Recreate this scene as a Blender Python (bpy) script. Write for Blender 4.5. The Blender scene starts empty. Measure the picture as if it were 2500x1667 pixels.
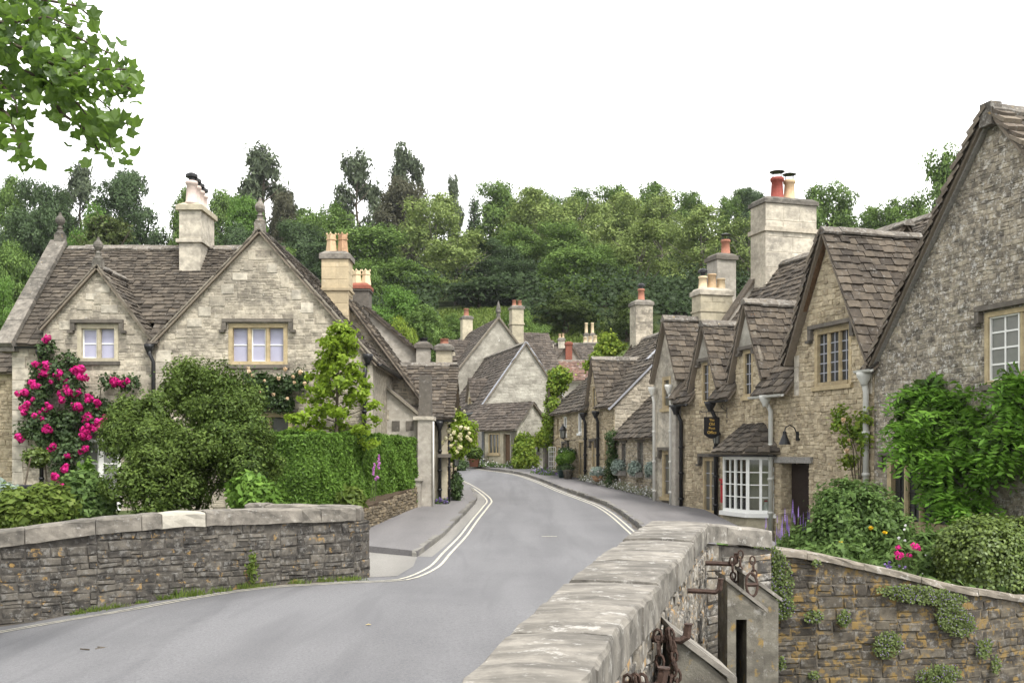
import bpy, math, random
import numpy as np
from mathutils import Vector, Matrix
from mathutils.geometry import tessellate_polygon

random.seed(7)
SC = bpy.context.scene
COL = SC.collection
PI = math.pi
R = math.radians

# ------------------------------------------------------------------ camera
EYE = 1.75
HORIZON = 1105.0          # row of the horizon in the 2500 px wide photograph
cam_data = bpy.data.cameras.new('camera')
cam_data.sensor_width = 36.0
cam_data.lens = 36.0
cam_data.shift_y = (HORIZON - 833.5) / 2500.0
cam_data.clip_start = 0.05
cam_data.clip_end = 2000.0
cam = bpy.data.objects.new('camera', cam_data)
cam.location = (0, 0, EYE)
cam.rotation_euler = (PI / 2, 0, 0)
COL.objects.link(cam)
SC.camera = cam

# ------------------------------------------------------------------ sky, sun, exposure
SUN_EL, SUN_ROT = R(52), R(205)
world = bpy.data.worlds.new('World')
SC.world = world
world.use_nodes = True
wn = world.node_tree.nodes
wl = world.node_tree.links
wn.clear()
w_out = wn.new('ShaderNodeOutputWorld')
w_bg = wn.new('ShaderNodeBackground')
w_sky = wn.new('ShaderNodeTexSky')
w_sky.sky_type = 'NISHITA'
w_sky.sun_disc = False
w_sky.sun_elevation = SUN_EL
w_sky.sun_rotation = SUN_ROT
w_hsv = wn.new('ShaderNodeHueSaturation')
w_hsv.inputs['Saturation'].default_value = 0.2
w_noise = wn.new('ShaderNodeTexNoise')
w_noise.inputs['Scale'].default_value = 1.6
w_noise.inputs['Detail'].default_value = 5.0
w_ramp = wn.new('ShaderNodeValToRGB')
w_ramp.color_ramp.elements[0].position = 0.39
w_ramp.color_ramp.elements[0].color = (3.3, 3.36, 3.5, 1)
w_ramp.color_ramp.elements[1].position = 0.64
w_ramp.color_ramp.elements[1].color = (11.4, 11.3, 11.15, 1)
w_mix = wn.new('ShaderNodeMix')
w_mix.data_type = 'RGBA'
w_mix.inputs['Factor'].default_value = 0.9
wl.new(w_sky.outputs['Color'], w_hsv.inputs['Color'])
wl.new(w_noise.outputs['Fac'], w_ramp.inputs['Fac'])
wl.new(w_hsv.outputs['Color'], w_mix.inputs['A'])
wl.new(w_ramp.outputs['Color'], w_mix.inputs['B'])
wl.new(w_mix.outputs['Result'], w_bg.inputs['Color'])
w_bg.inputs['Strength'].default_value = 0.1
wl.new(w_bg.outputs['Background'], w_out.inputs['Surface'])

sun_data = bpy.data.lights.new('sun', 'SUN')
sun_data.energy = 1.5
sun_data.angle = R(14)
sun_data.color = (1.0, 0.96, 0.9)
sun = bpy.data.objects.new('sun', sun_data)
# light falls from behind-right of the camera, high
sdir = Vector((0.35, -0.55, 1.0)).normalized()
sun.rotation_euler = sdir.to_track_quat('Z', 'Y').to_euler()
sun.location = (10, -10, 40)
COL.objects.link(sun)

SC.view_settings.view_transform = 'Standard'
SC.view_settings.look = 'None'
SC.view_settings.gamma = 1.0
SC.view_settings.use_curve_mapping = False
SC.view_settings.exposure = 1.68

# ------------------------------------------------------------------ placing
K = 2500.0 / 2352.0
def W(px, py, Y):
    """point at depth Y seen at pixel (px, py) of the photograph"""
    return Vector(((px - 1250.0) / 2500.0 * Y, Y, EYE - (py - HORIZON) / 2500.0 * Y))
def D(dx, dy, Y):
    return W(dx * K, dy * K, Y)
def lerp_table(tab, v):
    if v <= tab[0][0]: return tab[0][1]
    for (a, b), (c, d) in zip(tab, tab[1:]):
        if v <= c:
            t = (v - a) / (c - a)
            return b + (d - b) * t
    return tab[-1][1]
STREET = [(-40, 0), (10, 0), (12, 0), (15, -.09), (18, -.06), (22, 0), (28, .2), (31, .31), (37, .58), (44, .87), (50, 1.13), (60, 1.6), (80, 2.8)]
def g(y): return lerp_table(STREET, y)
HILL = [(55, 1.2), (64, 2.4), (90, 12.5), (120, 20.5), (150, 28), (185, 33), (320, 38)]
def hill(x, y):
    h = lerp_table(HILL, y + 0.04 * x)
    return h + 0.6 * math.sin(x * .11 + 1) * min(1, max(0, (y - 60) / 40)) + .5 * math.sin(x * .07 + y * .09)  * min(1, max(0, (y - 60) / 40))

# ------------------------------------------------------------------ materials
MATS = {}
def new_mat(name):
    m = bpy.data.materials.new(name); m.use_nodes = True
    n = m.node_tree.nodes; n.clear()
    out = n.new('ShaderNodeOutputMaterial')
    MATS[name] = m
    return m, n, m.node_tree.links, out
def sock(node, name, i=0):
    s = [x for x in node.inputs if x.name == name]
    return s[i]
class NT:
    """tiny helper to write node trees"""
    def __init__(s, name):
        s.m, s.n, s.l, s.out = new_mat(name)
        s.geo = s.n.new('ShaderNodeNewGeometry')
        s.pos = s.geo.outputs['Position']
    def noise(s, scale, detail=3, rough=.55, vec=None, dist=0):
        t = s.n.new('ShaderNodeTexNoise')
        t.inputs['Scale'].default_value = scale; t.inputs['Detail'].default_value = detail
        t.inputs['Roughness'].default_value = rough; t.inputs['Distortion'].default_value = dist
        s.l.new(vec or s.pos, t.inputs['Vector']); return t.outputs['Fac']
    def scaled(s, xyz, vec=None):
        t = s.n.new('ShaderNodeVectorMath'); t.operation = 'MULTIPLY'
        s.l.new(vec or s.pos, t.inputs[0]); t.inputs[1].default_value = xyz
        return t.outputs[0]
    def voro(s, scale, feature='F1', vec=None, out='Distance', rnd=1.0):
        t = s.n.new('ShaderNodeTexVoronoi'); t.feature = feature
        t.inputs['Scale'].default_value = scale; t.inputs['Randomness'].default_value = rnd
        s.l.new(vec or s.pos, t.inputs['Vector']); return t.outputs[out]
    def ramp(s, fac, stops):
        t = s.n.new('ShaderNodeValToRGB'); e = t.color_ramp.elements
        while len(e) < len(stops): e.new(.5)
        for el, (p, c) in zip(e, stops):
            el.position = p
            el.color = (c, c, c, 1) if isinstance(c, (int, float)) else (*c, 1)
        s.l.new(fac, t.inputs['Fac']); return t.outputs['Color']
    def mix(s, fac, a, b, mode='MIX'):
        t = s.n.new('ShaderNodeMix'); t.data_type = 'RGBA'; t.blend_type = mode
        for nm, v in (('A', a), ('B', b)):
            i = sock(t, nm, 2)
            if isinstance(v, (tuple, list)): i.default_value = (*v, 1)
            else: s.l.new(v, i)
        i = t.inputs['Factor']
        if isinstance(fac, (int, float)): i.default_value = fac
        else: s.l.new(fac, i)
        return t.outputs[2]
    def math(s, op, a, b=0.0):
        t = s.n.new('ShaderNodeMath'); t.operation = op
        for i, v in enumerate((a, b)):
            if isinstance(v, (int, float)): t.inputs[i].default_value = v
            else: s.l.new(v, t.inputs[i])
        return t.outputs[0]
    def rand(s):
        """a random number for each separate piece, whether an object or an island of one"""
        o = s.n.new('ShaderNodeObjectInfo')
        return s.math('FRACT', s.math('ADD', s.math('MULTIPLY', o.outputs['Random'], 7.31), s.geo.outputs['Random Per Island']))
    def bsdf(s, col, rough=.9, bump=None, bstr=.3, bdist=.02, spec=.25, coat=0, normal=None):
        p = s.n.new('ShaderNodeBsdfPrincipled')
        if isinstance(col, (tuple, list)): p.inputs['Base Color'].default_value = (*col, 1)
        else: s.l.new(col, p.inputs['Base Color'])
        if isinstance(rough, (int, float)): p.inputs['Roughness'].default_value = rough
        else: s.l.new(rough, p.inputs['Roughness'])
        p.inputs['Specular IOR Level'].default_value = spec
        p.inputs['Coat Weight'].default_value = coat
        p.inputs['Coat Roughness'].default_value = .05
        if bump is not None:
            b = s.n.new('ShaderNodeBump'); b.inputs['Strength'].default_value = bstr; b.inputs['Distance'].default_value = bdist
            s.l.new(bump, b.inputs['Height']); s.l.new(b.outputs[0], p.inputs['Normal'])
        s.l.new(p.outputs[0], s.out.inputs['Surface'])
        return s.m

def mul(c, k): return tuple(v * k for v in c)
def stone_mat(name, a, b, dark, stain=.45, stain_scale=1.1, fine=38, lichen=None, lichen_amt=.64, white_amt=.7, rough=.95, bstr=.5, bdist=.012, stretch=(1, 1, 1.6), blotch=.4):
    t = NT(name)
    col = t.ramp(t.rand(), [(0.0, mul(b, .72)), (.3, b), (.75, a), (1.0, mul(a, 1.1))])
    vec = t.scaled(stretch)
    st = t.ramp(t.noise(stain_scale, 6, .65, vec), [(.40, 0.0), (.66, 1.0)])
    col = t.mix(t.math('MULTIPLY', st, stain), col, dark)
    m2 = t.ramp(t.noise(fine * .25, 6, .75), [(.44, 0.0), (.60, 1.0)])
    col = t.mix(t.math('MULTIPLY', m2, blotch), col, dark)
    m3 = t.ramp(t.noise(fine * .13, 5, .7, t.scaled((1, 1, 1.4))), [(.5, 0.0), (.63, 1.0)])
    col = t.mix(t.math('MULTIPLY', m3, blotch * .8), col, mul(a, 1.22))
    f = t.noise(fine, 5, .7)
    col = t.mix(t.ramp(f, [(.3, .35), (.62, 0.0)]), col, mul(dark, .6))
    wv = t.ramp(t.noise(fine * .33, 4, .75), [(white_amt - .06, 0.0), (white_amt + .03, 1.0)])
    col = t.mix(t.math('MULTIPLY', wv, .55), col, mul((1, .97, .9), min(.75, max(a) * 1.5)))
    if lichen:
        lv = t.ramp(t.noise(fine * .17, 5, .65, t.scaled((1.3, 1.3, 1.3))), [(lichen_amt - .03, 0.0), (lichen_amt + .05, 1.0)])
        col = t.mix(t.math('MULTIPLY', lv, .8), col, lichen)
    h = t.math('ADD', t.noise(fine * .5, 6, .7), t.math('MULTIPLY', t.noise(fine * 2.2, 3, .7), .4))
    return t.bsdf(col, rough, h, bstr, bdist)

def plain_mat(name, col, rough=.6, spec=.4, var=.12, scale=14, bump=0.0, coat=0):
    t = NT(name)
    c = t.mix(t.ramp(t.noise(scale, 4, .65), [(.3, 0.0), (.7, 1.0)]), mul(col, 1 - var), mul(col, 1 + var))
    return t.bsdf(c, rough, t.noise(scale * 3, 3) if bump else None, bump, .01, spec, coat)

def leaf_mat(name, dark, mid, light, trans=.35, gloss=.25, hue_obj=.12):
    dark = mul(dark, .72)
    t = NT(name)
    r = t.rand()
    c = t.ramp(r, [(0.0, dark), (.5, mid), (1.0, light)])
    # broad drifts of yellower and bluer growth
    d = t.noise(.55, 2)
    c = t.mix(t.ramp(d, [(.35, 0.0), (.7, hue_obj * 3)]), c, mul(light, .95))
    dif = t.n.new('ShaderNodeBsdfDiffuse'); t.l.new(c, dif.inputs['Color'])
    tr = t.n.new('ShaderNodeBsdfTranslucent')
    t.l.new(t.mix(.5, c, mul(light, 1.2)), tr.inputs['Color'])
    m1 = t.n.new('ShaderNodeMixShader'); m1.inputs[0].default_value = trans
    t.l.new(dif.outputs[0], m1.inputs[1]); t.l.new(tr.outputs[0], m1.inputs[2])
    gl = t.n.new('ShaderNodeBsdfGlossy'); gl.inputs['Roughness'].default_value = .5
    gl.inputs['Color'].default_value = (.8, .85, .8, 1)
    m2 = t.n.new('ShaderNodeMixShader'); m2.inputs[0].default_value = gloss * .045
    t.l.new(m1.outputs[0], m2.inputs[1]); t.l.new(gl.outputs[0], m2.inputs[2])
    t.l.new(m2.outputs[0], t.out.inputs['Surface'])
    return t.m

# walls
stone_mat('stone_pale', (.62, .555, .44), (.475, .42, .325), (.12, .108, .092), stain=.68, stain_scale=.7, blotch=.5, stretch=(.7, .7, 2.4))
stone_mat('mortar_pale', (.575, .515, .41), (.545, .487, .387), (.14, .128, .108), stain=.65, stain_scale=.7, stretch=(.7, .7, 2.4))
stone_mat('stone_warm', (.6, .51, .355), (.45, .37, .245), (.19, .16, .115), stain=.5, blotch=.5, stain_scale=.9, lichen=(.42, .27, .1), lichen_amt=.68)
stone_mat('mortar_warm', (.58, .5, .36), (.54, .46, .33), (.25, .21, .155), stain=.45)
stone_mat('stone_grey', (.47, .41, .31), (.29, .25, .19), (.07, .066, .06), stain=.7, stain_scale=1.2, white_amt=.59, blotch=.7, fine=30)
stone_mat('mortar_grey', (.47, .415, .32), (.4, .35, .27), (.09, .083, .07), stain=.6, stain_scale=1.2, white_amt=.6, blotch=.6)
stone_mat('stone_bridge', (.15, .135, .113), (.085, .077, .067), (.024, .023, .022), stain=.6, stain_scale=1.8, lichen=(.33, .21, .075), lichen_amt=.63, white_amt=.59, fine=40, blotch=.75)
stone_mat('mortar_bridge', (.115, .104, .088), (.1, .09, .077), (.026, .024, .023), stain=.6, stain_scale=2, white_amt=.62, blotch=.6)
stone_mat('stone_streaked', (.30, .265, .21), (.2, .18, .145), (.05, .048, .048), stain=.75, stain_scale=1.6, lichen=(.4, .235, .075), lichen_amt=.61, white_amt=.57, fine=40, stretch=(2, 2, .5), blotch=.7)
stone_mat('stone_lichen', (.15, .13, .098), (.092, .08, .064), (.03, .027, .024), stain=.6, stain_scale=1.5, lichen=(.225, .15, .05), lichen_amt=.56, white_amt=.61, fine=34, blotch=.75)
stone_mat('mortar_lichen', (.16, .136, .1), (.135, .115, .088), (.034, .03, .026), stain=.6, stain_scale=1.5, lichen=(.225, .15, .05), lichen_amt=.56, white_amt=.6, blotch=.7)
stone_mat('coping_grey', (.27, .245, .208), (.2, .183, .155), (.06, .056, .05), stain=.7, stain_scale=2.0, blotch=.55, fine=32, white_amt=.66, lichen=(.3, .21, .09), lichen_amt=.7)
stone_mat('coping_pale', (.31, .287, .248), (.255, .236, .203), (.085, .079, .07), stain=.85, stain_scale=2.6, fine=30, white_amt=.63, stretch=(.6, 3.0, 1), blotch=.5)
stone_mat('coping_top', (.31, .275, .225), (.27, .235, .19), (.1, .09, .074), stain=.5, stain_scale=2.0, fine=30, white_amt=.62)
stone_mat('stone_new', (.5, .47, .4), (.5, .47, .4), (.3, .275, .23), stain=.35, white_amt=.8)
stone_mat('ashlar', (.52, .465, .34), (.44, .395, .29), (.2, .18, .14), stain=.4, stain_scale=1.3, fine=26)
stone_mat('ashlar_white', (.63, .575, .47), (.55, .5, .405), (.17, .157, .135), stain=.75, stain_scale=1.2, fine=26, blotch=.5)
stone_mat('dressed_gold', (.53, .43, .26), (.47, .38, .23), (.22, .175, .11), stain=.35, stain_scale=1.6, fine=30)
stone_mat('chimney_yellow', (.54, .445, .29), (.51, .42, .275), (.3, .25, .17), stain=.25, fine=22)
stone_mat('render_grey', (.48, .445, .385), (.46, .425, .37), (.17, .155, .13), stain=.6, stain_scale=.9, fine=20)
stone_mat('render_rough', (.5, .475, .41), (.43, .405, .345), (.15, .138, .115), stain=.7, stain_scale=1.0, fine=11, bstr=.8, bdist=.03)
stone_mat('drystone', (.3, .245, .165), (.2, .165, .115), (.08, .068, .05), stain=.4, lichen=(.33, .23, .08), lichen_amt=.63)
stone_mat('hood_dark', (.17, .15, .125), (.14, .125, .105), (.06, .055, .048), stain=.5, white_amt=.66)
stone_mat('slab_concrete', (.23, .215, .175), (.2, .19, .155), (.085, .078, .066), stain=.7, stain_scale=3, lichen=(.28, .19, .06), lichen_amt=.62, fine=36, blotch=.65, white_amt=.62)
stone_mat('kerb_stone', (.26, .25, .225), (.2, .19, .17), (.1, .095, .085), stain=.5)
# roofs
stone_mat('slate_brown', (.148, .125, .098), (.082, .07, .056), (.024, .021, .019), stain=.5, stain_scale=1.5, fine=30, white_amt=.665, lichen=(.2, .1, .05), lichen_amt=.72, bstr=.6)
stone_mat('slate_warm', (.162, .134, .102), (.09, .075, .06), (.026, .023, .021), stain=.5, stain_scale=1.5, fine=30, white_amt=.64, lichen=(.22, .105, .045), lichen_amt=.7, bstr=.6)
stone_mat('slate_far', (.135, .112, .092), (.09, .075, .062), (.035, .03, .027), stain=.5, stain_scale=1.2, fine=16, white_amt=.64)
stone_mat('ridge_stone', (.23, .205, .17), (.17, .15, .125), (.06, .055, .05), stain=.5, white_amt=.58, lichen=(.3, .2, .07), lichen_amt=.66)
stone_mat('verge_stone', (.27, .24, .19), (.21, .185, .15), (.09, .08, .065), stain=.5, white_amt=.65)
stone_mat('slate_verge', (.24, .2, .15), (.16, .13, .1), (.06, .052, .045), stain=.4, white_amt=.63)
plain_mat('roof_under', (.19, .16, .125), .9, .1)
stone_mat('brick_red', (.3, .1, .065), (.25, .085, .055), (.14, .06, .045), stain=.35, fine=30, white_amt=.75)
stone_mat('brick_roof', (.24, .14, .105), (.18, .11, .085), (.09, .065, .055), stain=.4, fine=14, white_amt=.62)
plain_mat('pot_terracotta', (.33, .15, .1), .8, .2, .2)
plain_mat('pot_red', (.24, .06, .045), .75, .2, .2)
plain_mat('pot_buff', (.55, .4, .25), .85, .2, .15)
plain_mat('pot_cream', (.62, .5, .33), .85, .2, .12)
plain_mat('pot_pink', (.55, .45, .4), .85, .2, .1)
plain_mat('pot_rust', (.4, .25, .15), .85, .2, .4, 8)
# metal, wood, glass
plain_mat('iron_black', (.012, .012, .013), .45, .4, .2)
plain_mat('iron_rust', (.05, .03, .022), .75, .3, .5, 30, .4)
plain_mat('pipe_grey', (.5, .5, .46), .5, .35, .05)
plain_mat('pipe_white', (.62, .61, .56), .5, .35, .06)
plain_mat('lead_grey', (.3, .31, .34), .5, .3, .12)
plain_mat('paint_white', (.78, .78, .75), .4, .4, .03)
plain_mat('door_dark', (.022, .014, .011), .6, .3, .25)
plain_mat('wood_weathered', (.24, .23, .21), .85, .2, .3, 20, .3)
plain_mat('wood_grey', (.16, .145, .125), .85, .2, .3, 20, .3)
plain_mat('brown_timber', (.12, .075, .045), .8, .2, .3, 18)
plain_mat('sign_black', (.012, .012, .014), .35, .4, .1)
plain_mat('sign_gold', (.55, .36, .08), .5, .4, .1)
plain_mat('postbox_red', (.4, .02, .03), .35, .4, .05)
plain_mat('ceramic_white', (.75, .75, .72), .25, .5, .03)
plain_mat('planter_slate', (.03, .032, .042), .6, .3, .15)
plain_mat('urn_stone', (.42, .31, .19), .9, .2, .2)
plain_mat('interior_dark', (.015, .014, .012), .9, .1)
plain_mat('glaze_green', (.05, .09, .085), .3, .5, .2)
plain_mat('soil', (.07, .052, .036), .95, .1, .4, 6, .5)
def glass_mat(name, col, rough=.06, var=.15, coat=.6):
    t = NT(name)
    c = t.mix(t.noise(3.5, 3), mul(col, 1 - var), mul(col, 1 + var))
    return t.bsdf(c, .35, None, 0, 0, .5, coat)
glass_mat('glass_blind', (.36, .36, .47), coat=.35, var=.12)
glass_mat('glass_dark', (.02, .022, .022), coat=.7)
glass_mat('glass_dim', (.085, .085, .075), coat=.5, var=.5)
glass_mat('glass_grey', (.17, .175, .16), coat=.5, var=.4)

def asphalt(name, a, b, fine=160, lines=0):
    t = NT(name)
    col = t.mix(t.ramp(t.noise(.5, 4, .6), [(.35, 0.0), (.65, 1.0)]), a, b)
    # long wheel-polished bands along the street and patched repairs
    bands = t.ramp(t.noise(1.1, 2, .5, t.scaled((1.0, .12, 1))), [(.4, 0.0), (.6, .6)])
    col = t.mix(bands, col, mul(a, 1.24))
    agg = t.voro(fine, 'F1')
    col = t.mix(t.ramp(agg, [(.1, .45), (.5, 0.0)]), col, mul(a, .55))
    gr = t.noise(36, 5, .85); col = t.mix(t.ramp(gr, [(.36, .6), (.56, 0.0)]), col, mul(b, .55)); col = t.mix(t.ramp(t.noise(55, 4, .85), [(.55, 0.0), (.66, .45)]), col, mul(a, 1.5))
    sp = t.ramp(t.noise(fine * .6, 2, .5), [(.62, 0.0), (.72, .6)])
    col = t.mix(sp, col, mul(a, 1.6))
    # darker damp streaks and tyre tracks that wander along the street
    tr = t.ramp(t.noise(.9, 3, .6, t.scaled((1.6, .16, 1)), .6), [(.52, 0.0), (.66, .5)])
    col = t.mix(tr, col, mul(b, .8))
    return t.bsdf(col, .82, t.math('ADD', agg, t.noise(fine * .3, 3)), .35, .006, .3)
asphalt('asphalt', (.162, .161, .166), (.128, .128, .134))
asphalt('pavement', (.178, .17, .17), (.148, .142, .143), 220)
asphalt('concrete_apron', (.25, .24, .22), (.205, .197, .182), 200)
t = NT('road_paint')
c = t.mix(t.ramp(t.noise(9, 5, .7), [(.42, 0.0), (.62, 1.0)]), (.56, .53, .43), (.34, .325, .285))
t.bsdf(c, .8, t.noise(120, 3), .3, .004)
asphalt('gutter_grit', (.115, .1, .08), (.07, .062, .052), 120)  # dirt brown with contact shade put into the colour
t = NT('grass_ground')
c = t.mix(t.ramp(t.noise(.25, 4), [(.35, 0.0), (.7, 1.0)]), (.055, .085, .022), (.105, .14, .04))
c = t.mix(t.ramp(t.noise(4, 5, .8), [(.4, .0), (.65, .6)]), c, (.045, .06, .02))
t.bsdf(c, .95, t.noise(7, 5, .8), .8, .2)
t = NT('water')
c = t.mix(t.noise(.6, 3), (.018, .022, .014), (.03, .033, .02))
t.bsdf(c, .08, t.noise(2.4, 4, .6, None, .6), .25, .05, .5)

# foliage
leaf_mat('leaf_hill_mid', (0.055, 0.1, 0.024), (0.1, 0.17, 0.04), (0.165, 0.25, 0.06), trans=0.22)
leaf_mat('leaf_hill_light', (0.095, 0.145, 0.04), (0.165, 0.23, 0.064), (0.26, 0.32, 0.1), trans=0.22)
leaf_mat('leaf_hill_dark', (0.034, 0.06, 0.026), (0.058, 0.095, 0.04), (0.09, 0.135, 0.056), trans=.22)
leaf_mat('leaf_hill_droop', (0.055, 0.074, 0.046), (0.085, 0.11, 0.064), (0.13, 0.16, 0.09), trans=.22)
leaf_mat('leaf_hill_brown', (0.06, 0.062, 0.038), (0.085, 0.085, 0.05), (0.115, 0.112, 0.068))
leaf_mat('leaf_hill_bright', (0.0688, 0.144, 0.0225), (0.106, 0.2, 0.0375), (0.15, 0.263, 0.0562))
leaf_mat('leaf_lime', (0.12, 0.2, 0.012), (0.18, 0.28, 0.022), (0.27, 0.37, 0.045), trans=0.4)
leaf_mat('leaf_yew', (0.039, 0.0598, 0.0169), (0.0585, 0.0884, 0.0234), (0.0884, 0.124, 0.0325), trans=.15)
leaf_mat('leaf_cedar', (0.0585, 0.0806, 0.026), (0.091, 0.12, 0.039), (0.13, 0.163, 0.0546), trans=.15)
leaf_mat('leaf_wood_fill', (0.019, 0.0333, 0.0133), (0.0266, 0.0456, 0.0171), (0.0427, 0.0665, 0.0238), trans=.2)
leaf_mat('leaf_bush', (0.026, 0.045, 0.009), (0.06, 0.1, 0.02), (0.13, 0.185, 0.042), trans=0.18)
leaf_mat('leaf_hedge', (0.054, 0.115, 0.0162), (0.0945, 0.182, 0.027), (0.155, 0.263, 0.0473), trans=.2)
leaf_mat('leaf_box', (.04, .07, .01), (.075, .12, .018), (.14, .19, .035), trans=.2, gloss=.9)
leaf_mat('leaf_rose', (.025, .05, .018), (.045, .08, .026), (.075, .12, .04), trans=.3, gloss=.5)
leaf_mat('leaf_wisteria', (0.0575, 0.138, 0.0161), (0.0978, 0.218, 0.0253), (0.172, 0.322, 0.046), trans=.4)
leaf_mat('leaf_shrub', (.045, .085, .022), (.08, .14, .035), (.135, .21, .06), trans=.3)
leaf_mat('leaf_creeper', (.09, .16, .022), (.14, .23, .03), (.28, .34, .05), trans=.3)
leaf_mat('leaf_toadflax', (.07, .1, .03), (.11, .155, .045), (.17, .21, .075), trans=.3)
leaf_mat('leaf_silver', (.2, .26, .22), (.28, .35, .3), (.38, .45, .4), trans=.2)
leaf_mat('leaf_sycamore', (0.035, 0.075, 0.025), (0.08, 0.15, 0.025), (0.15, 0.25, 0.035), trans=0.6, gloss=.8)
leaf_mat('leaf_grass', (.07, .12, .02), (.11, .17, .03), (.17, .22, .05), trans=.35)
leaf_mat('leaf_ivy', (.025, .05, .015), (.045, .08, .022), (.07, .115, .035), trans=.2, gloss=.6)
leaf_mat('leaf_daisy', (.1, .125, .05), (.17, .19, .09), (.4, .4, .33), trans=.2)
leaf_mat('petal_magenta', (.4, .008, .12), (.58, .015, .2), (.75, .06, .32), trans=.3, gloss=0)
leaf_mat('petal_apricot', (.62, .4, .22), (.72, .52, .33), (.78, .66, .48), trans=.3, gloss=0)
leaf_mat('petal_cream', (.65, .6, .3), (.74, .7, .42), (.8, .78, .6), trans=.3, gloss=0)
leaf_mat('petal_yellow', (.7, .45, .02), (.8, .55, .03), (.85, .62, .06), trans=.2, gloss=0)
leaf_mat('petal_violet', (.16, .1, .3), (.24, .16, .42), (.36, .26, .55), trans=.3, gloss=0)
leaf_mat('petal_foxglove', (.42, .12, .42), (.52, .18, .5), (.62, .28, .58), trans=.3, gloss=0)
leaf_mat('petal_white', (.7, .7, .68), (.76, .76, .74), (.8, .8, .8), trans=.2, gloss=0)
plain_mat('bark', (.085, .07, .052), .95, .1, .35, 6, .6)
plain_mat('bark_pale', (.2, .18, .145), .95, .1, .3, 5, .5)
plain_mat('stem_green', (.07, .1, .03), .8, .2, .2)
plain_mat('leaf_litter_tan', (.5, .4, .2), .9, .1, .2)

# ------------------------------------------------------------------ objects
def link(o, parent=None):
    COL.objects.link(o)
    if parent is not None:
        o.parent = parent
        if parent.parent is None and parent.get('_local') is None:
            o.matrix_parent_inverse = Matrix.Translation(-Vector(parent.location))
    return o
def tag(o, label, cat, group=None, kind=None):
    if label: o['label'] = label
    if cat: o['category'] = cat
    if group: o['group'] = group
    if kind: o['kind'] = kind
    return o
def thing(name, label, cat, loc=(0, 0, 0), group=None):
    o = bpy.data.objects.new(name, None)
    o.location = loc; o.empty_display_size = .2
    COL.objects.link(o)
    return tag(o, label, cat, group)

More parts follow.
